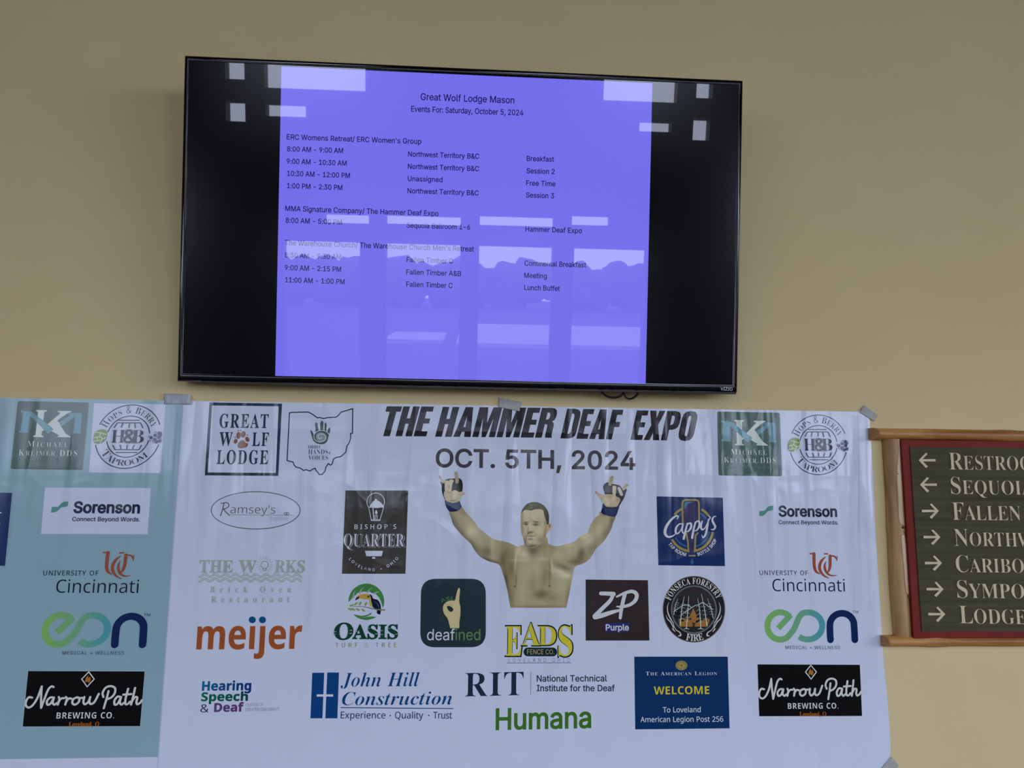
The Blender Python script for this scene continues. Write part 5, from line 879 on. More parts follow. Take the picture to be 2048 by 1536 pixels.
TVCORN = [(562.5, 132.4), (1305.1, 165.7), (1291.5, 768.6), (550.1, 753.2)]
pg = Art(TVP, -0.0018, conv=lambda *c: (lin(c[0]), lin(c[1]), lin(c[2]), 1)); pg.EPS = 0.0001
pg.poly(TVCORN, (117, 111, 238))
page = pg.build('listing_page', m_page, tv, 'lit violet page of event listings')
D = (20, 18, 80)
for s, x0, y0, x1, y1, h in [
  ('Great Wolf Lodge Mason', 841, 199.3, 1028.7, 206.3, 13.2), ('Events For: Saturday, October 5, 2024', 822, 222.6, 1046.8, 230.6, 11.2),
  ("ERC Womens Retreat/ ERC Women's Group", 573.1, 278.2, 842.6, 287.6, 10.3),
  ('8:00 AM - 9:00 AM', 573.7, 302.2, 686, 305.8, 10), ('9:00 AM - 10:30 AM', 573, 326.8, 693, 330.9, 10),
  ('10:30 AM - 12:00 PM', 573.7, 351.1, 699.7, 355.7, 10), ('1:00 PM - 2:30 PM', 573.5, 375.8, 684.5, 379.9, 10),
  ('Northwest Territory B&C', 816, 312.4, 958.4, 317.2, 10), ('Northwest Territory B&C', 815.3, 337.1, 958, 342, 10),
  ('Unassigned', 815.3, 361.6, 885, 363.9, 10), ('Northwest Territory B&C', 814.7, 386, 957.5, 390.6, 10),
  ('Breakfast', 1053.5, 321.3, 1108.3, 323.2, 10), ('Session 2', 1052.9, 346, 1109.5, 347.8, 10), ('Free Time', 1052.3, 370.4, 1111, 372.3, 10), ('Session 3', 1052, 394.6, 1108.3, 396.4, 10),
  ('MMA Signature Company/ The Hammer Deaf Expo', 570, 421.4, 876.8, 431.9, 10.3), ('8:00 AM - 5:00 PM', 570.7, 445, 683.6, 449, 10),
  ('Sequoia Ballroom 1-6', 813.2, 454.8, 940.3, 459, 10), ('Hammer Deaf Expo', 1050.8, 462.6, 1164, 466.2, 10),
  ("The Warehouse Church/ The Warehouse Church Men's Retreat", 569.2, 490, 948, 503, 10.3),
  ('8:30 AM - 9:30 AM', 569.2, 514.6, 682, 518.4, 10), ('9:00 AM - 2:15 PM', 569.2, 539.6, 682, 543.3, 10), ('11:00 AM - 1:00 PM', 569.6, 564.3, 689, 568.3, 10),
  ('Fallen Timber C', 813, 523.7, 906.2, 526.8, 10), ('Fallen Timber A&B', 812.3, 548.5, 922.2, 552, 10), ('Fallen Timber C', 812.3, 573, 905.3, 576, 10),
  ('Continental Breakfast', 1049, 531, 1172.5, 534.8, 10), ('Meeting', 1048.4, 555.3, 1093.8, 556.7, 10), ('Lunch Buffet', 1048.4, 579.7, 1120, 581.9, 10)]:
    tx = Art(TVP, -0.0015, conv=lambda *c: (0, 0, 0, 1)); tx.EPS = 0.0; tx.SUB = 0.0
    tx.text(s, (x0, y0), (x1, y1), h, D, 'I', bold=0.5)
    tx.build('text_line', m_word, page)
bd = Art(TVP, 0.0012, conv=lambda *c: (1, 1, 1, 1))
bd.text('VIZIO', (1440.7, 780.6), (1464.5, 781.4), 6.0, D, 'I', bold=0.2)
bd.build('maker_badge', m_badge, tv, 'small silver lettering at the foot of the bezel')

# two black leads that sag below the television
m_lead = mat('black_rubber', (0.008, 0.008, 0.009, 1), 0.5)
def tube(bm, pts, r, seg=10):
    P = [Vector(p) for p in pts]; rings = []
    for i, p in enumerate(P):
        t = (P[min(i + 1, len(P) - 1)] - P[max(i - 1, 0)]).normalized()
        a = t.cross(Vector((0, 1, 0)));  a = a.normalized() if a.length > 1e-4 else Vector((1, 0, 0)); b = t.cross(a).normalized()
        rings.append([bm.verts.new(p + (a * math.cos(2 * PI * k / seg) + b * math.sin(2 * PI * k / seg)) * r) for k in range(seg)])
    for A, B in zip(rings, rings[1:]):
        for k in range(seg): bm.faces.new((A[k], A[(k + 1) % seg], B[(k + 1) % seg], B[k]))
    bm.faces.new(rings[0][::-1]); bm.faces.new(rings[-1])
def spline3(pts, n=8):
    xy = spline([(p[0], p[2]) for p in pts], n); yy = spline([(p[1], 0) for p in pts], n)
    return [(a[0], b[0], a[1]) for a, b in zip(xy, yy)]
BACK = Plane((0, -0.030, 0), (1, 0, 0), (0, 0, 1))
def lead(pxs, r, label):
    pts = []
    for k, (x, y) in enumerate(pxs):
        u = BACK.uv(x, y); pts.append((u.x, -0.030 - 0.008 * math.sin(k * 1.3), u.y))
    bm = bmesh.new(); tube(bm, spline3(pts), r)
    tag(bm_obj('power_lead', bm, m_lead, smooth=True, origin=pts[len(pts) // 2]), label, 'cable')
lead([(1150, 700), (1180, 762), (1197, 779), (1209, 788), (1220, 793.5), (1233, 795), (1242, 791), (1246, 781), (1248, 740), (1240, 690)], 0.0024, 'black lead sagging in the wider loop below the television')
lead([(1225, 690), (1238, 765), (1247, 787), (1253, 794.5), (1261, 797), (1268, 794.5), (1274, 787), (1280, 770), (1290, 700)], 0.0024, 'black lead hanging in the smaller loop below the television')

# ------------------------------------------------------------------ the banners
def sheet(name, pts, base, thick=0.0007, m=None):
    """a thin hanging sheet from its outline on the wall (u, z)"""
    bm = bmesh.new()
    F = [bm.verts.new((u, -base, z)) for u, z in pts]; B = [bm.verts.new((u, -base + thick, z)) for u, z in pts]
    bm.faces.new(F); bm.faces.new(B[::-1])
    n = len(pts)
    for i in range(n): bm.faces.new((F[i], B[i], B[(i + 1) % n], F[(i + 1) % n]))
    us = [p[0] for p in pts]; zs = [p[1] for p in pts]
    return bm_obj(name, bm, m or m_vinyl, origin=((min(us) + max(us)) / 2, -base, min(zs)))
edge = [tuple(WALL.uv(*p)) for p in [(1735, 823.8), (1738.9, 842), (1745.7, 956), (1751.3, 1081), (1756.8, 1169.5), (1763.3, 1267), (1766.6, 1324), (1773, 1385.7), (1778.7, 1454), (1780.5, 1505), (1775, 1528)]]
top = [tuple(WALL.uv(*p)) for p in [(366, 802), (800, 808.2), (1150, 814.5), (1450, 819.3)]]
banner = sheet('banner', [(-0.640, 1.000)] + [(edge[-1][0], 1.000)] + edge[::-1] + top[::-1] + [(-0.640, top[0][1])], 0.0015)
tag(banner, 'white vinyl banner covered in sponsor logos around a printed fighter with raised arms', 'banner')

def logo(name, label, art): return art.build(name, m_ink, banner, label)
A = lambda: Art(WALL, 0.0016)
W_ = WHITE
NAVY = (44, 52, 76)

# --- heading and date
z = zoom(740, 780, 2.926)
a = A(); K = (36, 35, 38)
def heading(s, x0, y0, x1, y1, h):
    a.text(s, z((x0, y0)), z((x1, y1)), h / 2.926, K, 'K', slant=0.235)
heading('THE', 52, 270.5, 329, 272, 175); heading('HAMMER', 381, 273.5, 1063, 280, 175); heading('DEAF', 1113, 283.5, 1443, 290.5, 175); heading('EXPO', 1523, 292, 1886, 298, 173)
logo('banner_heading', 'black slanted block capitals along the top of the white banner', a)
a = A()
a.text('OCT. 5TH, 2024', z((383, 449)), z((1553, 465)), 103 / 2.926, (58, 54, 60), 'I', bold=2.6)
logo('date_line', 'dark grey date under the heading', a)

# --- column that repeats on the teal banner: each is built once here and copied later
def square_dds():
    z = zoom(1400, 800, 5.12); a = A(); T = (64, 84, 84); Bl = (101, 158, 188); Wh = (200, 214, 222)
    def rr(p, r=10):
        out = []
        n = len(p)
        for i in range(n):
            c = Vector(p[i]); d0 = (Vector(p[i - 1]) - c).normalized(); d1 = (Vector(p[(i + 1) % n]) - c).normalized()
            for t in (0, .25, .5, .75, 1):
                out.append(tuple(c + d0 * r * (1 - t) ** 2 + d1 * r * t ** 2))
        return z(*out)
    a.poly(rr([(170, 116), (817, 129), (840, 784), (185, 775)], 20), (176, 184, 212))
    a.poly(rr([(172, 118), (815, 131), (838, 782), (187, 773)], 20), T)
    a.poly(z((214, 210), (318, 226), (318, 240), (303, 240), (300, 405), (305, 412), (305, 425), (217, 420), (217, 408), (232, 404), (236, 235), (214, 226)), Bl)
    a.poly(z((640, 232), (762, 233), (762, 246), (768, 250), (773, 415), (779, 420), (779, 434), (706, 427), (706, 415), (712, 410), (707, 262), (690, 262), (640, 244)), Bl)
    a.poly(z((590, 352), (690, 262), (720, 240), (728, 250), (600, 362)), Bl)
    a.poly(z((560, 330), (690, 238), (708, 262), (580, 362)), Bl)
    a.poly(z((350, 205), (445, 207), (445, 219), (426, 224), (427, 448), (447, 455), (447, 466), (354, 463), (354, 452), (374, 446), (368, 222), (350, 217)), Wh)
    a.poly(z((546, 214), (668, 214), (668, 226), (640, 232), (480, 368), (422, 415), (422, 392), (568, 240), (568, 228), (546, 226)), Wh)
    a.poly(z((478, 345), (545, 292), (642, 430), (692, 462), (692, 468), (574, 466), (574, 456), (586, 448), (470, 385)), Wh)
    a.poly(z((270, 232), (318, 226), (520, 378), (486, 434)), Bl)
    a.poly(z((486, 434), (466, 415), (510, 370), (530, 392)), Bl)
    a.text('Michael', z((312, 558)), z((684, 562)), 56 / 5.12, Wh, 'S', sc=.8, bold=-.35, track=120)
    a.text('Kreimer.DDS', z((245, 641)), z((777, 648)), 56 / 5.12, Wh, 'S', sc=.8, bold=-.35, track=90)
    a.text('FAMILY & IMPLANT DENTISTRY', z((245, 699)), z((775, 703)), 21 / 5.12, (98, 118, 118), 'I', track=60)
    return logo('sponsor_logo', 'square dark teal logo with interlocked pale blue and white capitals', a)

def barrel_badge():
    z = zoom(1400, 800, 5.12); a = A(); k = 1 / 5.12
    cx, cy = z((1208, 460))
    for r0, r1 in ((22, 160), (201, 341)):
        a.ell(cx, cy, 293 * k, 305 * k, NAVY, hole=9 * k, a0=r0 if r0 < 180 else 195, a1=r1 - 2 if r0 < 180 else 346, n=120)
    for r0, r1 in ((9, 167), (193, 350)):
        a.ell(cx, cy, 192 * k, 198 * k, NAVY, hole=9 * k, a0=r0, a1=r1, n=100)
    a.arc_text('Hops & Berry', cx, cy, 216 * k, 160, 22, 66 * k, NAVY, 'S', bold=-.45, sc=.82, ry=224 * k)
    a.arc_text('Taproom', cx, cy, 272 * k, 214, 319, 66 * k, NAVY, 'S', bold=-.45, inside_=True, sc=.86, ry=280 * k)
    for l in ([(1100, 303), (1290, 303)], [(1095, 327), (1305, 327)], [(1095, 329), (1070, 376)], [(1305, 329), (1333, 380)], [(1145, 330), (1135, 374)], [(1205, 330), (1205, 377)], [(1252, 330), (1264, 380)],
              [(1115, 612), (1310, 612)], [(1105, 586), (1322, 586)], [(1105, 586), (1080, 540)], [(1322, 586), (1340, 540)], [(1160, 580), (1146, 540)], [(1211, 580), (1210, 540)], [(1262, 580), (1274, 540)]):
        a.stroke(z(*l), 9 * k, NAVY, smooth=False, caps=False)
    a.text('H', z((1062, 520)), z((1190, 520)), 125 * k, NAVY, 'S', bold=-.7)
    a.text('&', z((1163, 522)), z((1292, 522)), 130 * k, W_, 'I', bold=2.6)
    a.text('B', z((1248, 520)), z((1360, 520)), 125 * k, NAVY, 'S', bold=-.7)
    a.text('&', z((1170, 520)), z((1285, 520)), 125 * k, NAVY, 'I', bold=.9)
    # hop cone and berries on the rim
    G = (118, 154, 82)
    a.poly(z(*spline([(985, 392), (1012, 410), (1016, 455), (1000, 500), (970, 522), (925, 526), (902, 500), (900, 450), (918, 410), (950, 390)], 5, True)), G)
    for l in ([(920, 420), (960, 425), (1010, 440)], [(960, 425), (950, 460), (905, 470)], [(950, 460), (985, 478), (1010, 470)], [(985, 478), (965, 520)], [(930, 465), (940, 500), (905, 505)], [(940, 500), (960, 495)]):
        a.stroke(z(*l), 8 * k, (190, 205, 180))
    for x, y, r in ((1418, 470, 14), (1450, 448, 14), (1485, 428, 15), (1452, 488, 14), (1487, 466, 15), (1470, 512, 13), (1498, 500, 13), (1500, 447, 10)):
        a.ell(*z((x, y)), r * k, r * k * 1.15, (66, 72, 122), n=14, rot=20)
    for p in ([(1392, 470), (1400, 450)], [(1440, 425), (1460, 410)], [(1505, 415), (1510, 440)], [(1512, 480), (1505, 520)], [(1430, 500), (1450, 520)], [(1408, 490), (1420, 505)]):
        a.stroke(z(*p), 5 * k, (66, 72, 122), smooth=False)
    return logo('sponsor_logo', 'round navy badge with a barrel, hop cone and berries', a)

def connect_words():
    z = zoom(1400, 800, 5.12); a = A(); N = (32, 38, 58)
    a.poly(z(*([(605, 1136), (660, 1133)] + spline([(668, 1122), (690, 1097), (712, 1084)], 4) + [(748, 1083), (745, 1130), (690, 1139)] + spline([(682, 1148), (660, 1175), (638, 1187)], 4) + [(603, 1188)])), (80, 152, 152))
    a.text('Sorenson', z((803, 1190)), z((1402, 1193)), 104 / 5.12, N, 'I', bold=2.2)
    a.text('Connect Beyond Words.', z((803, 1271)), z((1415, 1274)), 40 / 5.12, N, 'I', bold=.35)
    return logo('sponsor_logo', 'navy lettering with a teal ribbon mark', a)

def rust_monogram():
    z = zoom(1480, 1080, 6.143); a = A(); N = (33, 37, 58); R_ = (160, 78, 60); k = 1 / 6.143
    a.text('UNIVERSITY OF', z((237, 428)), z((832, 430)), 54 * k, N, 'N', bold=.2, track=60)
    a.text('Cincinnati', z((398, 629)), z((1290, 632)), 152 * k, N, 'N', bold=-.25)
    a.stroke(z((850, 167), (920, 167)), 17 * k, R_, smooth=False, caps=False)
    a.stroke(z((905, 168), (905, 250), (910, 330), (930, 385), (972, 415)), [38 * k, 38 * k, 36 * k, 30 * k, 14 * k], R_)
    a.stroke(z((1048, 205), (1000, 250), (975, 310), (980, 370), (1020, 430), (1086, 470)), [8 * k, 30 * k, 36 * k, 34 * k, 24 * k, 10 * k], R_, caps=False)
    a.stroke(z((1025, 169), (1080, 169)), 17 * k, R_, smooth=False, caps=False)
    a.stroke(z((1102, 195), (1103, 270), (1100, 330), (1085, 380), (1066, 400)), [36 * k, 36 * k, 34 * k, 24 * k, 6 * k], R_)
    a.stroke(z((1086, 196), (1140, 196), (1172, 215), (1188, 255)), [14 * k, 18 * k, 20 * k, 6 * k], R_, caps=False)
    a.stroke(z((1190, 195), (1186, 258)), 8 * k, R_, smooth=False)
    a.stroke(z((1050, 262), (1036, 310), (1042, 360), (1070, 410), (1120, 436), (1184, 434)), [6 * k, 24 * k, 30 * k, 26 * k, 18 * k, 6 * k], R_)
    return logo('sponsor_logo', 'dark thin lettering under a rust red monogram', a)

def ribbon_loop():
    z = zoom(1480, 1080, 6.143); a = A(); k = 1 / 6.143
    def gr(p):
        t = (p[0] - 1529) / (1650 - 1529)
        return mixc((124, 190, 98), (104, 172, 146), t * 1.7) if t < .59 else mixc((104, 172, 146), (68, 160, 196), (t - .59) / .41)
    path = [(470, 1082), (530, 1018), (585, 958), (618, 920), (585, 895), (540, 893)]
    a.stroke(z((465, 1084), (615, 925)), 72 * k, W_, smooth=False, caps=False, grad=gr)
    arc = [(490 + 156 * math.cos(t), 1054 - 168 * math.sin(t)) for t in [math.radians(d) for d in range(42, 318, 12)]]
    a.stroke(z(*(arc + [(660, 1090), (715, 960), (742, 922)] + [(830 + 176 * math.cos(t), 1054 - 166 * math.sin(t)) for t in [math.radians(d) for d in range(112, -140, -12)]])), 74 * k, W_, caps=False, grad=gr, n=4)
    a.poly(z((585, 890), (646, 940), (615, 968), (570, 930)), W_, grad=gr)
    n = [(1107, 1225), (1102, 1140), (1100, 1060)] + [(1248 + 148 * math.cos(t), 1045 - 146 * math.sin(t)) for t in [math.radians(d) for d in range(168, 0, -12)]] + [(1397, 1060), (1402, 1140), (1406, 1225)]
    a.stroke(z(*n), 82 * k, (24, 52, 106), n=3)
    a.text('TM', z((1380, 896)), z((1448, 898)), 30 * k, (50, 60, 100), 'I')
    a.text('MEDICAL + WELLNESS', z((555, 1338)), z((1223, 1339)), 40 * k, (66, 78, 112), 'I', track=60)
    return logo('sponsor_logo', 'looping ribbon letters fading from green to blue beside a navy arch', a)

def script_box():
    z = zoom(1240, 1290, 3.657); a = A(); k = 1 / 3.657; S_ = (206, 214, 224)
    a.poly(z((1002, 139), (1753, 142), (1769, 519), (1014, 521)), (180, 184, 208))
    a.poly(z((1003.5, 140.5), (1751.5, 143.5), (1767.5, 517.5), (1015.5, 519.5)), (24, 25, 30))
    a.stroke(z((1393, 147), (1434, 196), (1395, 248), (1354, 196)), 7 * k, S_, smooth=False, closed=True)
    a.poly(z(*spline([(1380, 218), (1378, 195), (1392, 170), (1394, 188), (1406, 180), (1412, 205), (1402, 222), (1392, 212)], 4, True)), (176, 112, 52))
    w = 14 * k
    for l in ([(1052, 322), (1030, 320), (1017, 345), (1018, 375), (1040, 390), (1066, 368), (1088, 318), (1104, 246)], [(1104, 246), (1108, 310), (1118, 392)], [(1118, 392), (1132, 330), (1148, 268), (1166, 246), (1180, 250)],
              [(1192, 322), (1168, 322), (1150, 345), (1156, 370), (1175, 362), (1192, 322)], [(1192, 322), (1188, 356), (1200, 370), (1214, 360)],
              [(1222, 318), (1228, 335), (1222, 370)], [(1224, 350), (1240, 328), (1258, 326)], [(1268, 318), (1276, 332), (1270, 370)], [(1272, 350), (1288, 328), (1306, 330)],
              [(1340, 320), (1318, 332), (1314, 358), (1332, 370), (1354, 352), (1354, 326), (1340, 320)], [(1354, 326), (1376, 324)],
              [(1386, 318), (1384, 350), (1396, 368), (1416, 350), (1424, 318)], [(1424, 318), (1422, 350), (1434, 366), (1456, 350), (1476, 296)],
              [(1536, 278), (1530, 330), (1520, 394)], [(1508, 318), (1500, 290), (1514, 256), (1544, 244), (1574, 256), (1578, 290), (1560, 320), (1532, 334)],
              [(1622, 318), (1598, 316), (1582, 344), (1588, 370), (1606, 362), (1622, 318)], [(1622, 318), (1618, 352), (1630, 370), (1644, 358)],
              [(1660, 262), (1652, 330), (1656, 366), (1672, 364), (1682, 350)], [(1634, 302), (1684, 298)],
              [(1704, 256), (1698, 320), (1692, 370)], [(1694, 350), (1710, 320), (1726, 322), (1724, 352), (1732, 368), (1750, 356), (1758, 340)]):
        a.stroke(z(*l), w, S_, up=False)
    a.next()
    a.text('BREWING CO.', z((1225, 465)), z((1596, 463)), 42 * k, S_, 'B', bold=-.2, track=30)
    a.text('Loveland, O', z((1310, 518)), z((1506, 517)), 30 * k, (156, 92, 42), 'S', bold=.5)
    return logo('sponsor_logo', 'black oblong with white brush script and an orange flame in a diamond', a)

def tap_square():
    z = zoom(1160, 960, 4.519); a = A(); k = 1 / 4.519; G = (164, 146, 84); Bl = (52, 104, 168); Nv = (40, 60, 120); S_ = (196, 202, 224)
    a.poly(z((690, 148), (1288, 160), (1308, 778), (706, 770)), Nv)
    cx, cy = z((1003, 442))
    for a0, a1 in ((114, 140), (36, 62), (208, 262), (278, 352)):
        a.ell(cx, cy, 196 * k, 200 * k, G, hole=22 * k, a0=a0, a1=a1, n=90)
    for a0, a1 in ((112, 136), (34, 64), (208, 256), (284, 352)):
        a.ell(cx, cy, 160 * k, 164 * k, Bl, hole=16 * k, a0=a0, a1=a1, n=90)
    a.poly(z(*([(936, 395), (936, 215)] + spline([(936, 215), (946, 196), (965, 192)], 4) + spline([(1035, 192), (1052, 196), (1060, 215)], 4) + [(1062, 395), (1040, 500), (1030, 655), (980, 655), (965, 500)])), (62, 62, 112))
    a.poly(z(*([(938, 260), (938, 215)] + spline([(938, 215), (948, 200), (966, 196)], 4) + [(1020, 196)] + spline([(1000, 206), (965, 222), (950, 260)], 4))), (74, 124, 182))
    a.stroke(z(*([(926, 395), (924, 290), (922, 215)] + [(922, 212), (930, 190), (950, 180), (1046, 180), (1066, 190), (1072, 212)] + [(1072, 290), (1074, 360)])), 16 * k, G, smooth=False)
    a.stroke(z((958, 480), (972, 560), (978, 644), (900, 620)), 14 * k, G, smooth=False)
    a.stroke(z((1062, 478), (1042, 500), (1034, 644), (1090, 626)), 14 * k, G, smooth=False)
    a.stroke(z((984, 684), (1038, 684)), 11 * k, G, smooth=False)
    a.poly(z(*spline([(1010, 706), (1022, 730), (1026, 748), (1010, 760), (994, 748), (998, 730)], 4, True)), Bl)
    for l, w in (([(876, 352), (884, 330), (862, 326), (815, 365), (776, 425), (766, 480), (790, 512), (830, 508), (862, 486)], [8, 14, 16, 20, 26, 26, 18, 14, 6]),
                 ([(926, 398), (895, 398), (866, 432), (862, 474), (882, 482), (910, 450), (928, 398)], [10, 12, 18, 18, 12, 10, 12]), ([(928, 400), (920, 450), (930, 480), (950, 462)], [14, 16, 12, 6]),
                 ([(968, 392), (952, 450), (934, 530)], [14, 18, 20]), ([(950, 440), (972, 398), (998, 392), (1000, 428), (976, 462), (956, 466)], [6, 12, 18, 20, 14, 6]),
                 ([(1040, 382), (1024, 445), (1010, 522)], [14, 18, 20]), ([(1022, 430), (1046, 380), (1072, 374), (1076, 412), (1054, 452), (1030, 460)], [6, 12, 18, 20, 14, 6]),
                 ([(1100, 372), (1090, 420), (1100, 446), (1124, 436), (1148, 388)], [12, 18, 18, 10, 8]), ([(1158, 356), (1146, 430), (1132, 490), (1110, 520), (1098, 500)], [12, 18, 20, 14, 6]),
                 ([(1162, 326), (1172, 340), (1160, 366)], [10, 14, 4]), ([(1226, 328), (1206, 332), (1192, 360), (1204, 392), (1218, 420), (1206, 446), (1182, 446)], [6, 12, 16, 20, 20, 14, 8])):
        a.stroke(z(*l), [q * k for q in w], S_, up=False)
    a.next()
    a.arc_text('TAP ROOM', cx, cy, 252 * k, 213, 259, 32 * k, S_, 'B', inside_=True)
    a.arc_text('BOTTLE SHOP', cx, cy, 252 * k, 283, 337, 32 * k, S_, 'B', inside_=True)
    return logo('sponsor_logo', 'royal blue square with white script over a gold tap handle', a)

def forest_badge():
    z = zoom(1300, 1120, 8.533); a = A(); k = 1 / 8.533; L_ = (132, 150, 152); S_ = (206, 214, 220)
    cx, cy = z((746, 838))
    a.ell(cx, cy, 534 * k, 568 * k, (92, 82, 82), n=90)
    a.ell(cx, cy, 520 * k, 554 * k, (40, 38, 42), n=90)
    gx, gy = z((742, 842))
    a.ell(gx, gy, 368 * k, 388 * k, (46, 44, 46), n=80)
    a.poly(z(*([(480, 1010), (560, 985), (640, 1010), (700, 900), (735, 820), (770, 900), (830, 1000), (930, 990), (1020, 1010), (975, 1135), (505, 1135)])), (166, 112, 56))
    a.poly(z((400, 1130), (510, 1140), (980, 1140), (1010, 1130), (900, 1215), (742, 1228), (590, 1215), (480, 1150)), (40, 42, 46))
    random.seed(11)
    for x0, x1, y0, y1 in ((395, 545, 700, 1030), (500, 690, 680, 1060), (790, 950, 690, 1060), (900, 1085, 700, 1030)):
        for i in range(16):
            x, y = random.uniform(x0, x1), random.uniform(y0, y1); w = random.uniform(24, 46)
            a.poly(z((x - w, y + 10), (x - w * .3, y - 16), (x, y - 24), (x + w * .4, y - 12), (x + w, y + 12), (x, y + 20)), (29, 38, 46), up=(i == 0))
    for l in ([(405, 872), (470, 830), (540, 780), (600, 768), (650, 770), (700, 815)], [(580, 900), (650, 850), (720, 800), (770, 772), (820, 760), (890, 730), (950, 760), (1010, 800), (1070, 840)], [(530, 930), (600, 880), (650, 845)]):
        a.stroke(z(*l), 13 * k, L_, up=False)
    a.next()
    for l, w in (([(470, 650), (430, 770), (400, 930)], 8), ([(580, 620), (540, 820), (510, 1110)], 12), ([(655, 620), (640, 850), (615, 1160)], 11), ([(805, 650), (840, 850), (858, 1165)], 11), ([(870, 580), (920, 820), (965, 1115)], 12), ([(975, 655), (1030, 820), (1070, 990)], 8)):
        a.stroke(z(*l), [w * .5 * k, w * 1.3 * k], (176, 186, 180), up=False)
        for i in range(5):
            t = .25 + .13 * i
            x = l[0][0] + (l[-1][0] - l[0][0]) * t; y = l[0][1] + (l[-1][1] - l[0][1]) * t
            a.stroke(z((x - 34, y + 16), (x, y), (x + 34, y + 14)), 6 * k, L_, up=False)
    for x in (615, 858): a.poly(z((x - 60, 1178), (x - 12, 1160), (x + 12, 1160), (x + 60, 1178), (x, 1172)), (190, 198, 200), up=False)
    a.stroke(z((742, 1080), (742, 1140), (742, 1200)), 26 * k, (44, 46, 44)); a.stroke(z((715, 1060), (742, 1095), (768, 1065)), 9 * k, (44, 46, 44))
    a.ell(gx, gy, 384 * k, 404 * k, L_, hole=6 * k, n=90); a.ell(gx, gy, 368 * k, 388 * k, (90, 104, 108), hole=5 * k, n=90)
    a.arc_text('FONSECA FORESTRY', gx, gy, 424 * k, 160, 24, 104 * k, S_, 'S', ry=436 * k)
    a.arc_text('FIRE', gx, gy, 524 * k, 254, 289, 116 * k, S_, 'S', inside_=True, ry=536 * k)
    for s in (1, -1):
        fx = lambda p: (p[0] if s > 0 else 2 * 740 - p[0], p[1])
        for l, w in (([(315, 715), (290, 800), (300, 900), (345, 1000), (400, 1090)], [3, 12, 18, 20, 6]), ([(265, 935), (290, 1000), (340, 1050), (385, 1130), (395, 1180)], [3, 14, 18, 16, 6]),
                     ([(390, 1050), (400, 1120), (440, 1190), (500, 1230), (516, 1280), (480, 1290)], [4, 10, 12, 16, 24, 16]), ([(365, 1160), (395, 1190), (425, 1225)], [4, 18, 4])):
            a.stroke(z(*[fx(p) for p in l]), [q * k for q in w], S_, up=False)
    return logo('sponsor_logo', 'round black badge of a burning forest ringed by white lettering', a)

MK = square_dds(); HB = barrel_badge(); SO = connect_words(); UC = rust_monogram(); EO = ribbon_loop(); NP = script_box(); CA = tap_square(); FO = forest_badge()

# --- left part of the white banner
def wolf_square():
    z = zoom(380, 780, 4.267); a = A(); k = 1 / 4.267; N = (30, 58, 84)
    a.poly(z((168, 107), (787, 117), (755, 733), (128, 729)), N, holes=[z((190, 132), (759, 140), (733, 708), (154, 704))])
    a.text('GREAT', z((250, 322)), z((668, 325)), 117 * k, N, 'S', bold=.3, track=70)
    a.text('W', z((248, 475)), z((362, 476)), 114 * k, N, 'S', bold=.5)
    a.text('LF', z((530, 478)), z((670, 478)), 114 * k, N, 'S', bold=.3, track=70)
    a.text('LODGE', z((228, 631)), z((665, 633)), 117 * k, N, 'S', bold=.3, track=70)
    B_ = (138, 88, 72)
    for x, y, rx, ry, r in ((417, 388, 19, 30, -8), (457, 379, 19, 29, -12), (392, 438, 16, 21, -25), (491, 422, 17, 23, 25)):
        a.ell(*z((x, y)), rx * k, ry * k, B_, rot=r, n=20, up=False)
    a.poly(z(*spline([(411, 492), (413, 458), (438, 430), (462, 432), (478, 452), (496, 458), (488, 486), (462, 494), (436, 500)], 4, True)), B_)
    for x, y in ((414, 348), (433, 346), (388, 405), (492, 386)): a.ell(*z((x, y)), 5 * k, 5 * k, N, n=10, up=False)
    return logo('sponsor_logo', 'square navy outline with stacked capitals and a brown paw print', a)
def state_outline():
    z = zoom(380, 780, 4.267); a = A(); k = 1 / 4.267; N = (36, 44, 60); H_ = (62, 76, 84)
    out = [(850, 196), (868, 191), (1010, 189), (1045, 207), (1090, 239), (1105, 235), (1140, 244), (1180, 236), (1245, 233), (1265, 220), (1290, 190), (1389, 160), (1387, 370), (1370, 372), (1372, 410), (1360, 450), (1340, 480), (1330, 530), (1290, 568), (1250, 576), (1225, 590), (1215, 630), (1200, 642), (1182, 628), (1160, 660), (1155, 690), (1130, 720), (1105, 722), (1090, 700), (1078, 690), (1070, 668), (1050, 675), (1025, 692), (990, 680), (970, 688), (945, 668), (905, 658), (890, 640), (880, 615), (830, 603)]
    a.stroke(z(*out), 9.5 * k, N, smooth=False, closed=True)
    hand = [(1026, 346), (1040, 346), (1056, 378), (1072, 374), (1072, 330), (1066, 290), (1076, 274), (1088, 285), (1100, 350), (1114, 345), (1112, 280), (1126, 260), (1140, 275), (1138, 345), (1148, 348), (1150, 290), (1160, 275), (1168, 295), (1164, 356), (1172, 358), (1182, 325), (1196, 322), (1200, 340), (1184, 395), (1172, 440), (1150, 460), (1120, 465), (1080, 456), (1052, 432), (1040, 395)]
    a.poly(z(*hand), H_)
    a.ell(*z((1120, 402)), 46 * k, 40 * k, (112, 124, 136), n=30, rot=-15)
    sp = [(1118 + (6 + t * 5.2) * math.cos(t * .9), 402 + (5 + t * 4.2) * math.sin(t * .9)) for t in range(0, 17)]
    a.stroke(z(*sp), 6 * k, (176, 186, 204))
    a.text('OHIO', z((1010, 501)), z((1112, 501)), 29 * k, N, 'S', bold=-.25)
    a.text('HANDS', z((1010, 548)), z((1180, 548)), 40 * k, N, 'S', bold=-.4)
    a.text('&', z((1183, 548)), z((1201, 548)), 22 * k, N, 'I')
    a.text('VOICES', z((1012, 598)), z((1182, 598)), 40 * k, N, 'S', bold=-.4)
    return logo('sponsor_logo', 'black outline of a state around a grey hand with a spiral palm', a)
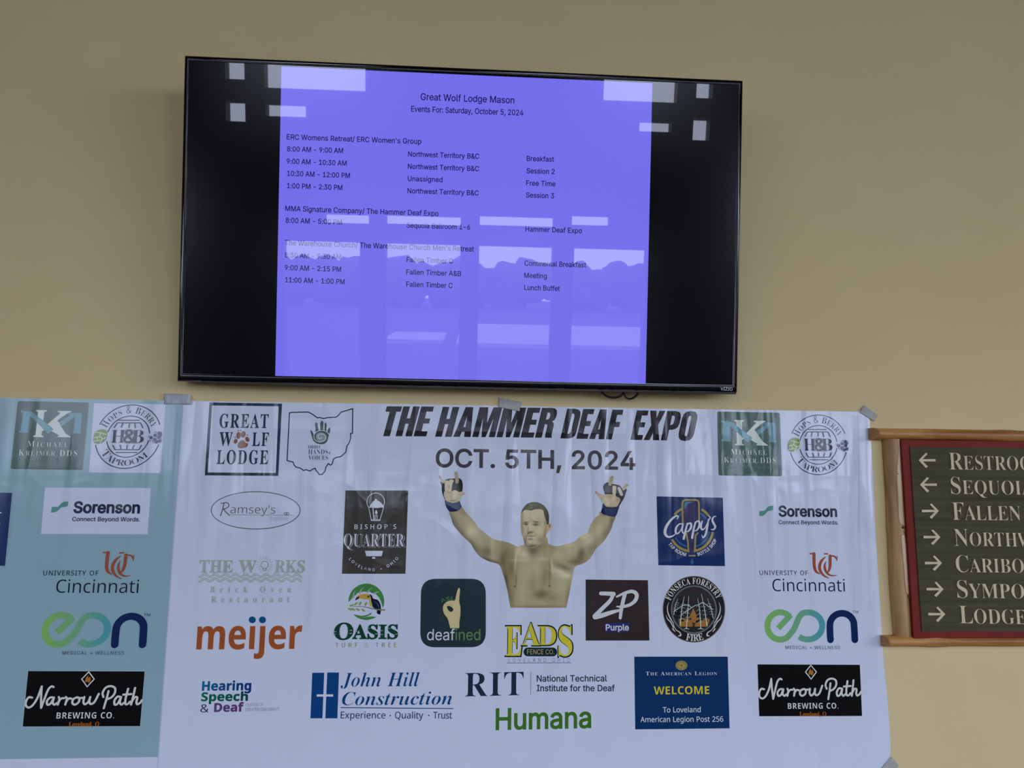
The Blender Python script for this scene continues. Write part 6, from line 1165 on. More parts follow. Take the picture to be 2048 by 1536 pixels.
def oval_script():
    z = zoom(380, 780, 4.267); a = A(); k = 1 / 4.267; N = (74, 78, 84)
    a.ell(*z((562, 1027)), 379 * k, 159 * k, N, hole=7.5 * k, n=120)
    a.stroke(z((292, 968), (280, 1020), (262, 1072)), 9 * k, N); a.stroke(z((268, 968), (318, 962), (334, 985), (314, 1008), (286, 1016)), 8 * k, N); a.stroke(z((288, 1016), (312, 1045), (338, 1070)), 9 * k, N)
    a.text("amsey's", z((346, 1052)), z((733, 1056)), 70 * k, N, 'N', bold=-.45)
    a.stroke(z((334, 1064), (880, 1068)), 4 * k, (110, 112, 122), smooth=False, caps=False)
    for x in (815, 834): a.ell(*z((x, 1055)), 11 * k, 10 * k, N, hole=5 * k, n=24)
    a.text('Trailside', z((682, 1113)), z((843, 1112)), 30 * k, (112, 114, 124), 'N', bold=-.3)
    return logo('sponsor_logo', 'thin grey oval with light hand lettering', a)
def lantern_panel():
    z = zoom(660, 960, 4.39); a = A(); k = 1 / 4.39; S_ = (178, 186, 212)
    a.poly(z((137, 92), (687, 92), (663, 823), (105, 823)), (56, 56, 56))
    a.ell(*z((402, 192)), 77 * k, 78 * k, S_, hole=6 * k, a0=-42, a1=222, n=80)
    a.poly(z((342, 242), (352, 222), (380, 186), (396, 180), (394, 166), (412, 166), (412, 178), (436, 188), (462, 214), (476, 236), (440, 242), (420, 246)), S_)
    a.stroke(z((341, 242), (364, 356), (438, 356), (472, 240)), 6 * k, S_, smooth=False)
    a.stroke(z((378, 246), (386, 346)), 9 * k, S_, smooth=False); a.stroke(z((366, 348), (440, 348)), 5 * k, S_, smooth=False)
    a.stroke(z((398, 345), (398, 310), (414, 310), (414, 345)), 6 * k, S_, smooth=False)
    a.poly(z(*spline([(406, 262), (418, 282), (414, 298), (400, 298), (396, 284)], 4, True)), S_)
    a.text("BISHOP'S", z((215, 432)), z((586, 430)), 43 * k, S_, 'B', bold=-.5, track=170)
    a.text('QUARTER', z((128, 590)), z((668, 592)), 112 * k, (112, 116, 126), 'S', bold=.2)
    a.text('QUARTER', z((118, 584)), z((660, 586)), 114 * k, (56, 56, 56), 'S', bold=.8)
    a.text('QUARTER', z((120, 582)), z((658, 584)), 112 * k, S_, 'S', bold=-.9)
    a.poly(z((308, 621), (466, 621), (455, 668), (320, 668)), S_); a.ell(*z((385, 683)), 15 * k, 8 * k, S_, n=16)
    a.arc_text('LOVELAND', *z((382, 523)), 276 * k, 218, 273, 26 * k, S_, 'B', bold=-.25, inside_=True, track=180)
    a.ell(*z((450, 780)), 6 * k, 6 * k, S_, n=10)
    a.arc_text('OHIO', *z((382, 523)), 276 * k, 296, 324, 26 * k, S_, 'B', bold=-.25, inside_=True, track=180)
    return logo('sponsor_logo', 'dark grey upright panel with a white lantern over spaced capitals', a)
def outline_waves():
    z = zoom(380, 1080, 3.84); a = A(); k = 1 / 3.84; G = (124, 138, 138); I_ = (168, 176, 196)
    for s, x0, x1 in (('THE', 70, 330), ('W', 370, 512), ('RKS', 650, 882)):
        a.text(s, z((x0, 247)), z((x1, 249)), 92 * k, G, 'S', bold=.9)
        a.text(s, z((x0 + 4, 245)), z((x1 - 4, 247)), 87 * k, I_, 'S', bold=-1.5)
    a.ell(*z((575, 190)), 28 * k, 28 * k, (104, 112, 116), hole=5 * k, n=40)
    a.stroke(z((563, 214), (565, 234), (585, 234), (587, 214)), 5 * k, (104, 112, 116), smooth=False)
    for d in range(-60, 241, 20):
        t = math.radians(d); a.stroke(z((575 + 42 * math.cos(t), 188 - 42 * math.sin(t)), (575 + 62 * math.cos(t), 188 - 62 * math.sin(t))), 6 * k, (140, 150, 156), smooth=False, up=False)
    for y0, w in ((272, 17), (306, 17)):
        pts = [(78 + i * 8, y0 - 11 * math.cos(2 * PI * i * 8 / 78.2) * -1) for i in range(98)]
        a.stroke(z(*pts), w * k, (122, 138, 140), n=2)
        a.stroke(z(*pts), w * .3 * k, (160, 170, 184), n=2)
    a.text('Brick Oven', z((156, 402)), z((780, 401)), 46 * k, (132, 142, 146), 'S', bold=.1, track=420)
    a.text('Restaurant', z((163, 479)), z((768, 475)), 48 * k, (132, 142, 146), 'S', bold=.1, track=330)
    return logo('sponsor_logo', 'pale grey outlined capitals with a light bulb above wavy lines', a)
def orange_word():
    z = zoom(380, 1080, 3.84); a = A(); k = 1 / 3.84
    for bo, c in ((2.2, (190, 178, 190)), (.55, (166, 86, 52))):
        a.text('meijer', z((50 - bo, 838)), z((855 + bo, 833)), 227 * k, c, 'B', bold=bo, skip=lambda l: min(q[1] for q in l) > 400)
    for x in (480, 558): a.ell(*z((x, 612)), 27 * k, 26 * k, (34, 84, 150), n=30)
    return logo('sponsor_logo', 'big orange lower case word with two blue dots', a)
def toucan_badge():
    z = zoom(660, 960, 4.39); a = A(); k = 1 / 4.39; G = (66, 142, 74); Dk = (28, 76, 62)
    o = [(320 + 157 * math.cos(math.radians(d)), 1066 - 157 * math.sin(math.radians(d))) for d in range(-22, 184, 6)]
    i_ = [(162, 1072), (185, 1050), (205, 1020), (225, 1012), (245, 990), (275, 985), (300, 978), (330, 985), (345, 978), (372, 994), (392, 990), (412, 1010), (430, 1030), (445, 1060), (455, 1090), (466, 1122)]
    a.poly(z(*(o + i_[1:])), G)
    for l in ([(205, 1030), (212, 990), (222, 968)], [(262, 992), (278, 960), (300, 938)], [(330, 985), (345, 962), (372, 946)], [(392, 995), (410, 985), (438, 982)]):
        a.stroke(z(*l), [16 * k, 9 * k, 2 * k], W_)
    a.poly(z(*([(204, 1178)] + spline([(204, 1178), (250, 1212), (320, 1228), (372, 1218), (408, 1202)], 5) + [(372, 1196), (330, 1200), (362, 1178), (368, 1160), (330, 1182), (280, 1192), (240, 1184)])), G)
    a.stroke(z((290, 1206), (330, 1196), (352, 1176)), [3 * k, 6 * k, 2 * k], W_)
    a.poly(z(*spline([(345, 1003), (368, 1012), (382, 1040), (420, 1052), (442, 1085), (448, 1120), (442, 1178), (412, 1168), (412, 1142), (380, 1118), (362, 1080), (352, 1040)], 4, True)), (30, 42, 68))
    a.stroke(z((385, 1060), (420, 1090), (432, 1130)), [2 * k, 12 * k, 4 * k], (58, 84, 130))
    a.poly(z(*spline([(340, 1030), (358, 1028), (362, 1060), (374, 1105), (368, 1116), (348, 1098), (342, 1060)], 4, True)), (186, 182, 92))
    a.poly(z(*spline([(222, 1056), (232, 1030), (262, 1006), (310, 998), (344, 1004), (356, 1024), (346, 1046), (305, 1046), (255, 1040)], 4, True)), (206, 158, 76))
    a.poly(z((222, 1057), (232, 1030), (262, 1018), (252, 1042)), (46, 42, 44)); a.ell(*z((338, 1022)), 13 * k, 11 * k, (92, 130, 66), n=16); a.ell(*z((340, 1022)), 5 * k, 5 * k, (30, 32, 40), n=10)
    a.stroke(z((205, 1108), (300, 1112), (400, 1134), (478, 1140)), [4 * k, 6 * k, 9 * k, 14 * k], (132, 124, 96))
    for x, y, r in ((267, 1083, 60), (316, 1087, 60), (229, 1085, 45), (176, 1133, -25), (206, 1134, -30), (246, 1136, -30), (293, 1142, -35), (192, 1100, 20)):
        a.ell(*z((x, y)), 20 * k, 8.5 * k, (140, 162, 84), rot=r, n=16, up=False)
    a.text('O', z((34, 1400)), z((204, 1396)), 142 * k, Dk, 'S', bold=1.6)
    a.text('ASIS', z((196, 1392)), z((598, 1391)), 120 * k, Dk, 'S', bold=1.8)
    for x, y, d in ((48, 1330, 1), (44, 1352, 1), (180, 1318, -1), (178, 1345, -1), (235, 1330, 1), (345, 1300, 1), (405, 1350, -1), (455, 1320, 1), (458, 1355, 1), (520, 1300, 1), (580, 1352, -1)):
        a.poly(z((x - 14 * d, y - 5), (x + 16 * d, y), (x - 14 * d, y + 5)), W_, up=False)
    a.text('TURF & TREE', z((48, 1468)), z((590, 1466)), 42 * k, (132, 152, 78), 'B', bold=-.7, track=230)
    return logo('sponsor_logo', 'toucan in a green leaf ring over dark green capitals', a)
def sign_square():
    z = zoom(820, 1140, 3.878); a = A(); k = 1 / 3.878; Cr = (188, 178, 144)
    def rr(p, r):
        out = []
        for i in range(4):
            c = Vector(p[i]); d0 = (Vector(p[i - 1]) - c).normalized(); d1 = (Vector(p[(i + 1) % 4]) - c).normalized()
            for t in range(9):
                t /= 8; out.append(tuple(c + d0 * r * (1 - t) ** 2 + d1 * r * t ** 2))
        return z(*out)
    a.poly(rr([(86, 67), (588, 67), (588, 598), (78, 599)], 118), (40, 50, 58))
    a.poly(z(*spline([(378, 136), (388, 150), (384, 200), (382, 245), (391, 290), (391, 340), (384, 390)], 3) + [(382, 450), (312, 450), (300, 400)] + spline([(290, 370), (266, 340), (256, 305), (260, 272), (285, 246), (320, 236), (345, 238), (354, 215), (365, 165)], 3)), Cr)
    a.poly(z(*spline([(286, 284), (305, 278), (328, 290), (336, 308), (322, 324), (300, 314)], 4, True)), (40, 50, 58))
    a.stroke(z((268, 262), (300, 268), (330, 276)), 2.5 * k, (140, 130, 104))
    a.arc_text('ASL', *z((330, 420)), 186 * k, 118, 85, 30 * k, (70, 126, 84), 'B')
    a.text('deaf', z((132, 543)), z((347, 543)), 86 * k, (198, 204, 224), 'I', bold=.15)
    a.text('ined', z((352, 543)), z((545, 543)), 86 * k, (96, 142, 96), 'I', bold=.15)
    return logo('sponsor_logo', 'dark rounded square with a cream signing hand', a)
def yellow_capitals():
    z = zoom(820, 1140, 3.878); a = A(); k = 1 / 3.878; Y = (196, 188, 66); O_ = (32, 44, 50)
    spec = (('E', 737, 668, 868, 668, 236), ('S', 1146, 668, 1262, 668, 236), ('D', 992, 584, 1136, 584, 152), ('A', 862, 586, 1010, 586, 174))
    for s, x0, y0, x1, y1, h in spec:
        a.text(s, z((x0 - 4, y0 + 4)), z((x1 + 6, y1 + 4)), (h + 8) * k, O_, 'S', bold=1.6)
        a.text(s, z((x0 + 4, y0 - 3)), z((x1 - 2, y1 - 3)), (h - 6) * k, Y, 'S', bold=-.3)
    pill = [(1108 + 32 * math.cos(math.radians(d)), 634 - 34 * math.sin(math.radians(d))) for d in range(90, -91, -15)] + [(912 + 32 * math.cos(math.radians(d)), 634 - 34 * math.sin(math.radians(d))) for d in range(270, 89, -15)]
    a.poly(z(*pill), O_)
    a.text('FENCE CO.', z((908, 652)), z((1118, 652)), 38 * k, (172, 162, 112), 'I', bold=.1)
    a.text('LOVELAND OHIO', z((763, 712)), z((1240, 712)), 30 * k, (84, 112, 150), 'I', bold=-.2, track=330)
    a.stroke(z((750, 720), (1248, 718)), 4 * k, (64, 96, 144), smooth=False, caps=False)
    return logo('sponsor_logo', 'yellow outlined serif capitals with a dark pill across their feet', a)
def serif_rule():
    z = zoom(820, 1140, 3.878); a = A(); k = 1 / 3.878; N = (38, 46, 62)
    a.text('RIT', z((425, 981)), z((886, 970)), 184 * k, N, 'S', bold=-.9, track=30)
    a.stroke(z((937, 790), (935, 968)), 3.5 * k, (96, 104, 130), smooth=False, caps=False)
    a.text('National Technical', z((982, 864)), z((1527, 862)), 48 * k, N, 'I', bold=.6)
    a.text('Institute for the Deaf', z((982, 938)), z((1587, 938)), 48 * k, N, 'I', bold=.6)
    return logo('sponsor_logo', 'three large dark serif capitals beside two lines of text and a thin rule', a)
def green_word():
    z = zoom(820, 1140, 3.878); a = A(); k = 1 / 3.878
    a.text('Humana', z((663, 1236)), z((1405, 1220)), 160 * k, (66, 122, 50), 'I', bold=2.6)
    return logo('sponsor_logo', 'plain bright green word near the foot of the white banner', a)
def stacked_words():
    z = zoom(380, 1080, 3.84); a = A(); k = 1 / 3.84
    bl = lambda p: mixc((30, 108, 168), (32, 62, 138), (p[0] - 403) / 100)
    gr = lambda p: mixc((24, 118, 92), (34, 78, 84), (p[0] - 402) / 95)
    pu = lambda p: mixc((92, 74, 140), (104, 66, 122), (p[0] - 428) / 60)
    a.text('Hearing', z((92, 1155)), z((471, 1151)), 70 * k, W_, 'B', bold=1.0, grad=bl)
    a.text('Speech', z((86, 1236)), z((446, 1232)), 66 * k, W_, 'B', bold=1.0, grad=gr)
    a.text('&', z((80, 1322)), z((145, 1322)), 62 * k, (62, 62, 96), 'I', bold=-.1)
    a.text('Deaf', z((186, 1318)), z((413, 1314)), 66 * k, W_, 'B', bold=1.0, grad=pu)
    a.text('CENTER OF', z((430, 1276)), z((565, 1274)), 23 * k, (138, 144, 168), 'I')
    a.text('GREATER CINCINNATI', z((427, 1312)), z((685, 1308)), 23 * k, (138, 144, 168), 'I')
    return logo('sponsor_logo', 'stacked heavy words in blue, green and purple', a)
def blue_pillars():
    a = A(); B_ = (30, 74, 148); D_ = (36, 60, 120); z = zoom(380, 1080, 3.84)
    a.poly(z((940, 1018), (1032, 1018), (1018, 1368), (926, 1368)), B_); a.poly(z((1055, 1016), (1145, 1016), (1133, 1368), (1040, 1368)), B_)
    a.poly(z((975, 1184), (1101, 1184), (1100, 1201), (974, 1201)), (176, 184, 214))
    J = (34, 78, 146)
    a.text('John Hill', (681.5, 1373), (840, 1372), 27.6, J, 'T', bold=-.55)
    a.text('Construction', (684, 1410), (905, 1408.5), 26, J, 'T', bold=-.55)
    a.stroke([(681.5, 1414.8), (906.9, 1416.6)], 1.7, J, smooth=False, caps=False)
    a.text('Experience', (681.5, 1436.3), (771, 1436.5), 13.6, D_, 'N', bold=.1); a.ell(780.6, 1430.6, 1.5, 1.5, D_, n=10)
    a.text('Quality', (790, 1436.5), (846.5, 1436.7), 13.6, D_, 'N', bold=.1); a.ell(857.5, 1430.2, 1.5, 1.5, D_, n=10)
    a.text('Trust', (866.5, 1436.6), (904, 1436.6), 13.6, D_, 'N', bold=.1)
    return logo('sponsor_logo', 'two blue pillars with a white cross bar beside blue italic words', a)
def brush_square():
    z = zoom(1160, 960, 4.519); a = A(); k = 1 / 4.519; S_ = (196, 202, 222)
    a.poly(z((50, 899), (612, 905), (626, 1450), (50, 1450)), (48, 44, 46))
    a.stroke(z((188, 1024), (250, 1026), (302, 1030)), [34 * k, 36 * k, 40 * k], S_)
    a.stroke(z((300, 1032), (270, 1090), (190, 1170), (132, 1230)), [30 * k, 34 * k, 36 * k, 40 * k], S_)
    a.stroke(z((136, 1236), (200, 1222), (280, 1196), (356, 1176)), [46 * k, 42 * k, 36 * k, 22 * k], S_)
    a.stroke(z((404, 1030), (384, 1110), (370, 1180), (362, 1246)), [34 * k, 34 * k, 32 * k, 26 * k], S_)
    a.stroke(z((330, 1054), (400, 1022), (470, 1006), (510, 1034), (500, 1084), (450, 1126), (380, 1144), (330, 1142)), [16 * k, 26 * k, 32 * k, 36 * k, 34 * k, 30 * k, 26 * k, 10 * k], S_)
    a.poly(z((224, 1290), (444, 1290), (444, 1372), (224, 1372)), (52, 58, 132))
    a.text('Purple', z((231, 1357)), z((440, 1357)), 53 * k, (204, 208, 226), 'I', bold=.9)
    return logo('sponsor_logo', 'black square with white brush capitals and a violet tag', a)
def legion_box():
    z = zoom(1240, 1290, 3.657); a = A(); k = 1 / 3.657; S_ = (186, 200, 222)
    a.poly(z((103, 84), (786, 84), (800, 608), (110, 616)), (28, 62, 118))
    a.ell(*z((448, 148)), 43 * k, 35 * k, (150, 142, 86), n=36); a.ell(*z((448, 148)), 34 * k, 27 * k, (104, 106, 84), hole=6 * k, n=36); a.ell(*z((448, 148)), 20 * k, 16 * k, (176, 160, 84), n=24)
    st = [(448 + (14 if i % 2 == 0 else 6) * math.cos(PI / 2 + i * PI / 5), 148 - (12 if i % 2 == 0 else 5) * math.sin(PI / 2 + i * PI / 5)) for i in range(10)]
    a.poly(z(*st), (104, 92, 64))
    a.text('The American Legion', z((188, 221)), z((710, 219)), 28 * k, S_, 'S', bold=-.25, sc=.8, track=50)
    a.text('WELCOME', z((246, 360)), z((653, 357)), 58 * k, (206, 196, 62), 'B', bold=-.2)
    a.text('To Loveland', z((312, 491)), z((588, 489)), 38 * k, S_, 'N', bold=.2)
    a.text('American Legion Post 256', z((148, 562)), z((753, 558)), 38 * k, S_, 'N', bold=.2)
    return logo('sponsor_logo', 'deep blue panel with a gold emblem and a yellow word of welcome', a)
for fn in (wolf_square, state_outline, oval_script, lantern_panel, outline_waves, orange_word, toucan_badge, sign_square, yellow_capitals, serif_rule, green_word, stacked_words, blue_pillars, brush_square, legion_box):
    fn()

# ------------------------------------------------------------------ the printed fighter
def fighter():
    a = Art(WALL, 0.0016, ink_skin)
    body = [(899, 1022), (901.7, 1034), (906.9, 1049.8), (916, 1061.5), (926.4, 1073.3), (940.7, 1086.3), (948.6, 1099.3), (959, 1112.3), (974.6, 1121.2), (983.4, 1124.2), (995.2, 1127.6), (1000.4, 1132.5),
            (1004.5, 1144.4), (1010.4, 1163.1), (1015.1, 1184.2), (1020.6, 1215.2), (1076, 1215.6), (1132.6, 1215.2), (1137, 1194.8), (1141, 1174.8), (1145.7, 1149), (1148.4, 1137), (1153.4, 1131.2),
            (1163.9, 1128), (1176.8, 1119.8), (1185, 1109.2), (1192, 1097.3), (1203, 1087), (1209.8, 1079.4), (1221.6, 1059.9), (1226.4, 1045.2), (1229.9, 1032), (1201, 1023), (1198.1, 1029.6), (1190.3, 1035.5), (1182.5, 1046.2),
            (1177.6, 1058.9), (1174.7, 1065.7), (1162, 1071.6), (1152, 1080.5), (1142.8, 1085.4), (1124, 1090.5), (1112.4, 1092.2), (1105.3, 1090.5), (1099.9, 1089), (1096.1, 1085.6), (1093.9, 1075.5), (1080, 1060), (1056, 1060),
            (1049, 1087.3), (1041, 1090.5), (1034.5, 1092.8), (1020.2, 1086.3), (1007.2, 1082.4), (992.8, 1079.8), (981.1, 1074.6), (968.1, 1064.2), (956.4, 1055), (951.2, 1045.9), (943.4, 1036.8), (929, 1021.2), (922.5, 1013.4)]
    k0 = body.index((1132.6, 1215.2)); k1 = body.index((1020.6, 1215.2))
    body = spline(body[k0:] + body[:k1 + 1], 3) + [(1048, 1215.4), (1076, 1215.6), (1104, 1215.4)]
    sk = (152, 142, 108); hi = (184, 176, 146); sh = (108, 100, 74); dk = (84, 80, 62); wm = (140, 122, 82)
    a.shade(body, sk, [
        (905, 1050, 10, 30, -25, dk, .75), (918, 1063, 7, 16, -40, dk, .6), (945, 1092, 9, 22, -45, dk, .7), (930, 1040, 12, 20, -35, (164, 156, 122), .7), (944, 1062, 13, 12, 0, (176, 170, 136), .8), (925, 1022, 12, 6, 15, (142, 122, 76), .6),
        (960, 1085, 16, 14, 30, (150, 146, 116), .6), (975, 1104, 14, 12, 10, (112, 108, 84), .8), (985, 1095, 5, 26, 0, (176, 168, 138), .5), (975, 1120, 22, 4, 20, dk, .7), (993, 1126, 10, 5, 0, sh, .7),
        (1014, 1105, 14, 20, 0, (130, 116, 78), .85), (1013, 1092, 16, 5, 15, (146, 130, 86), .6), (1006, 1120, 8, 14, 0, sh, .7), (1022, 1140, 12, 26, 8, (120, 104, 68), .8), (1013, 1165, 5, 30, -10, dk, .7), (1026, 1172, 8, 20, 0, (136, 118, 76), .6), (1022, 1200, 7, 18, -10, sh, .6),
        (1031, 1120, 1.6, 22, 4, (176, 164, 124), .8), (1037, 1100, 5, 14, 12, (178, 170, 136), .7), (1032, 1160, 1.4, 12, 0, (98, 86, 56), .6), (1030, 1173, 1.8, 1.5, 0, (84, 66, 48), .9),
        (1066, 1100, 12, 11, 0, (112, 102, 84), .9), (1076, 1092, 18, 7, 0, (118, 108, 82), .6), (1090, 1090, 7, 16, 10, (142, 124, 84), .6), (1048, 1108, 10, 8, 25, hi, .6), (1044, 1120, 20, 3, 0, (178, 168, 130), .55), (1088, 1118, 14, 3.5, 0, (178, 168, 130), .5),
        (1062, 1140, 20, 16, 0, (164, 152, 114), .6), (1090, 1150, 9, 30, 8, (128, 116, 76), .7), (1082, 1188, 14, 9, 0, (112, 102, 66), .85), (1066, 1170, 10, 18, 0, (138, 126, 90), .5), (1099, 1140, 2, 26, 0, (120, 106, 68), .7), (1099, 1172, 1.8, 1.8, 0, (92, 76, 54), .9),
        (1104, 1132, 3, 16, -10, (190, 182, 156), .7), (1112, 1110, 14, 10, 0, (170, 160, 124), .6), (1118, 1144, 16, 5, 20, (190, 184, 156), .75), (1128, 1152, 14, 5, 0, (184, 184, 160), .6), (1128, 1134, 18, 5, 22, (110, 106, 82), .75), (1146, 1142, 8, 5, 0, (150, 156, 142), .5),
        (1162, 1104, 7, 12, 10, (88, 86, 70), .75), (1160, 1118, 12, 8, -20, (116, 102, 74), .7), (1150, 1124, 16, 6, 0, (104, 98, 76), .6), (1184, 1098, 12, 14, 40, (120, 116, 96), .7), (1148, 1100, 14, 8, -20, (162, 152, 116), .6), (1140, 1090, 12, 4, -10, (172, 162, 126), .6),
        (1176, 1082, 15, 8, -35, (172, 166, 134), .7), (1170, 1072, 10, 5, -20, (190, 184, 154), .7), (1196, 1060, 10, 14, 20, (172, 164, 130), .7), (1216, 1062, 8, 22, 30, (112, 106, 80), .75), (1206, 1040, 10, 12, 0, (156, 146, 108), .5), (1224, 1040, 5, 14, 10, sh, .7), (1206, 1030, 8, 6, 0, (140, 124, 82), .6),
        (1040, 1206, 26, 8, 0, (146, 134, 92), .5), (1106, 1196, 14, 8, 0, (134, 122, 88), .6), (1120, 1170, 12, 20, 8, (158, 154, 124), .5), (1136, 1190, 5, 24, 10, (120, 112, 84), .6), (1076, 1213, 60, 3, 0, (120, 110, 78), .6), (1045, 1185, 8, 30, 0, (164, 154, 112), .4)], 1.7)
    # neck, ear, head
    a.shade(spline([(1095, 1047.5), (1101.6, 1048.2), (1103, 1052.6), (1100, 1060.2), (1095.6, 1065.6), (1092, 1068)], 4, True), (176, 152, 122), [(1099, 1052, 2.2, 4, 0, (130, 96, 74), .8), (1095, 1060, 2, 5, 0, (150, 130, 96), .6)], 1.0)
    head = spline([(1050, 1091), (1046.6, 1078), (1043.2, 1068.7), (1041.4, 1056), (1040.9, 1036.6), (1041.5, 1027.2), (1045.7, 1017.1), (1052.5, 1008.8), (1060.9, 1005), (1070.2, 1004.2), (1078.7, 1005.9), (1088, 1011.4), (1094.8, 1020.5), (1097.6, 1030.6), (1097.6, 1041), (1095.5, 1050), (1093, 1062), (1092, 1072), (1086, 1082), (1076, 1091), (1066, 1096), (1056, 1094)], 3, True)
    a.shade(head, (166, 156, 122), [
        (1063, 1024, 16, 8, 0, (188, 178, 148), .7), (1069, 1028, 7, 5, 0, (198, 190, 164), .6), (1084, 1024, 8, 10, 0, (172, 172, 136), .5), (1044, 1030, 3, 18, 0, (132, 120, 86), .6), (1044, 1058, 4, 16, -8, (128, 114, 82), .6),
        (1067, 1024.5, 2.5, .9, -20, (146, 104, 92), .6), (1051.5, 1044.6, 5, 1.3, -4, (92, 86, 72), .9), (1071.5, 1043.9, 7, 1.5, 6, (96, 90, 78), .9), (1052, 1047.8, 4.2, 1.6, 0, (84, 78, 72), .95), (1071.5, 1048.6, 6.5, 1.7, 4, (90, 84, 76), .95), (1071, 1050.8, 4, .7, 0, (60, 56, 52), .7), (1052, 1049.6, 2.6, .7, 0, (60, 56, 52), .7), (1062, 1046, 3, 4, 0, (170, 158, 128), .6),
        (1052, 1053, 5, 2.5, 0, (158, 150, 124), .5), (1074, 1054, 6, 2.5, 0, (158, 146, 112), .5),
        (1059.5, 1057, 2.6, 9, 0, (196, 184, 156), .8), (1055.6, 1062, 1.0, 7, 6, (126, 112, 88), .8), (1061, 1064.5, 4.4, 1.8, 0, (98, 88, 72), .9), (1057, 1066.5, 1.6, 1.4, 0, (82, 72, 62), .9), (1066, 1063, 1.8, 2.5, 0, (140, 124, 96), .6),
        (1061, 1072, 8, 1.3, 2, (126, 104, 88), .8), (1063, 1075, 7.5, 1.4, 2, (196, 176, 152), .9), (1060, 1078.2, 5.5, 1.3, 0, (112, 98, 82), .8), (1061, 1069, 4, 1.2, 0, (150, 138, 110), .5), (1052, 1074, 2.5, 6, 20, (126, 112, 84), .5), (1071, 1070, 2, 5, -20, (146, 130, 98), .5),
        (1060, 1084, 5, 3, 0, (172, 160, 132), .6), (1049, 1084, 5, 9, -20, (100, 94, 74), .7), (1064, 1092, 14, 3.5, -4, (100, 94, 76), .8), (1082, 1080, 8, 8, -30, (130, 118, 86), .7), (1090, 1066, 3.5, 14, 6, (130, 114, 74), .7), (1080, 1062, 7, 7, 0, (176, 166, 128), .6), (1092, 1045, 4, 8, 0, (124, 120, 90), .6)], 1.05)
    hair = [(1041.6, 1028), (1043.5, 1022), (1045.7, 1017.1), (1052.5, 1008.8), (1060.9, 1005), (1070.2, 1004.2), (1078.7, 1005.9), (1088, 1011.4), (1094.8, 1020.5), (1097.6, 1030.6), (1097.8, 1041), (1096.9, 1048.4), (1093.5, 1048.4), (1092.6, 1042), (1090, 1036), (1087.6, 1028), (1086.4, 1021), (1080, 1018.4), (1070, 1018.6), (1062, 1021), (1054, 1019.6), (1048, 1020.4), (1044.6, 1024)]
    a.shade(spline(hair, 3, True), (94, 94, 80), [(1068, 1010, 14, 4, 0, (114, 114, 98), .8), (1094, 1034, 3, 16, 4, (74, 78, 68), .8), (1060, 1017, 12, 3, 0, (124, 118, 94), .6), (1083, 1017, 6, 4, 20, (120, 118, 90), .5), (1046, 1020, 3, 5, 20, (84, 82, 70), .6), (1090, 1030, 2.5, 8, 0, (104, 104, 78), .6)], 1.2)
    # hands: dark glove, wrist band, palm, thumb, folded and raised fingers
    glv = (62, 66, 70); nail = (150, 124, 104)
    def hand(z, glove, band, palm, parts, palm_blobs, gl_blobs, bd_blobs):
        a.shade(spline(z(*glove), 3, True), glv, gl_blobs, 1.4)
        a.shade(z(*band), (50, 62, 122), bd_blobs, 1.4)
        a.shade(spline(z(*palm), 3, True), (164, 152, 122), palm_blobs, 1.2)
        for pts, base, bl in parts:
            a.shade(spline(z(*pts), 4, True), base, bl, 1.0)
    z = zoom(840, 930, 11.815)
    P = lambda x, y: z((x, y))
    def B(zz, x, y, rx, ry, rot, c, al, s):
        q = zz((x, y)); return (q[0], q[1], rx / s, ry / s, rot, c, al)
    s = 11.815
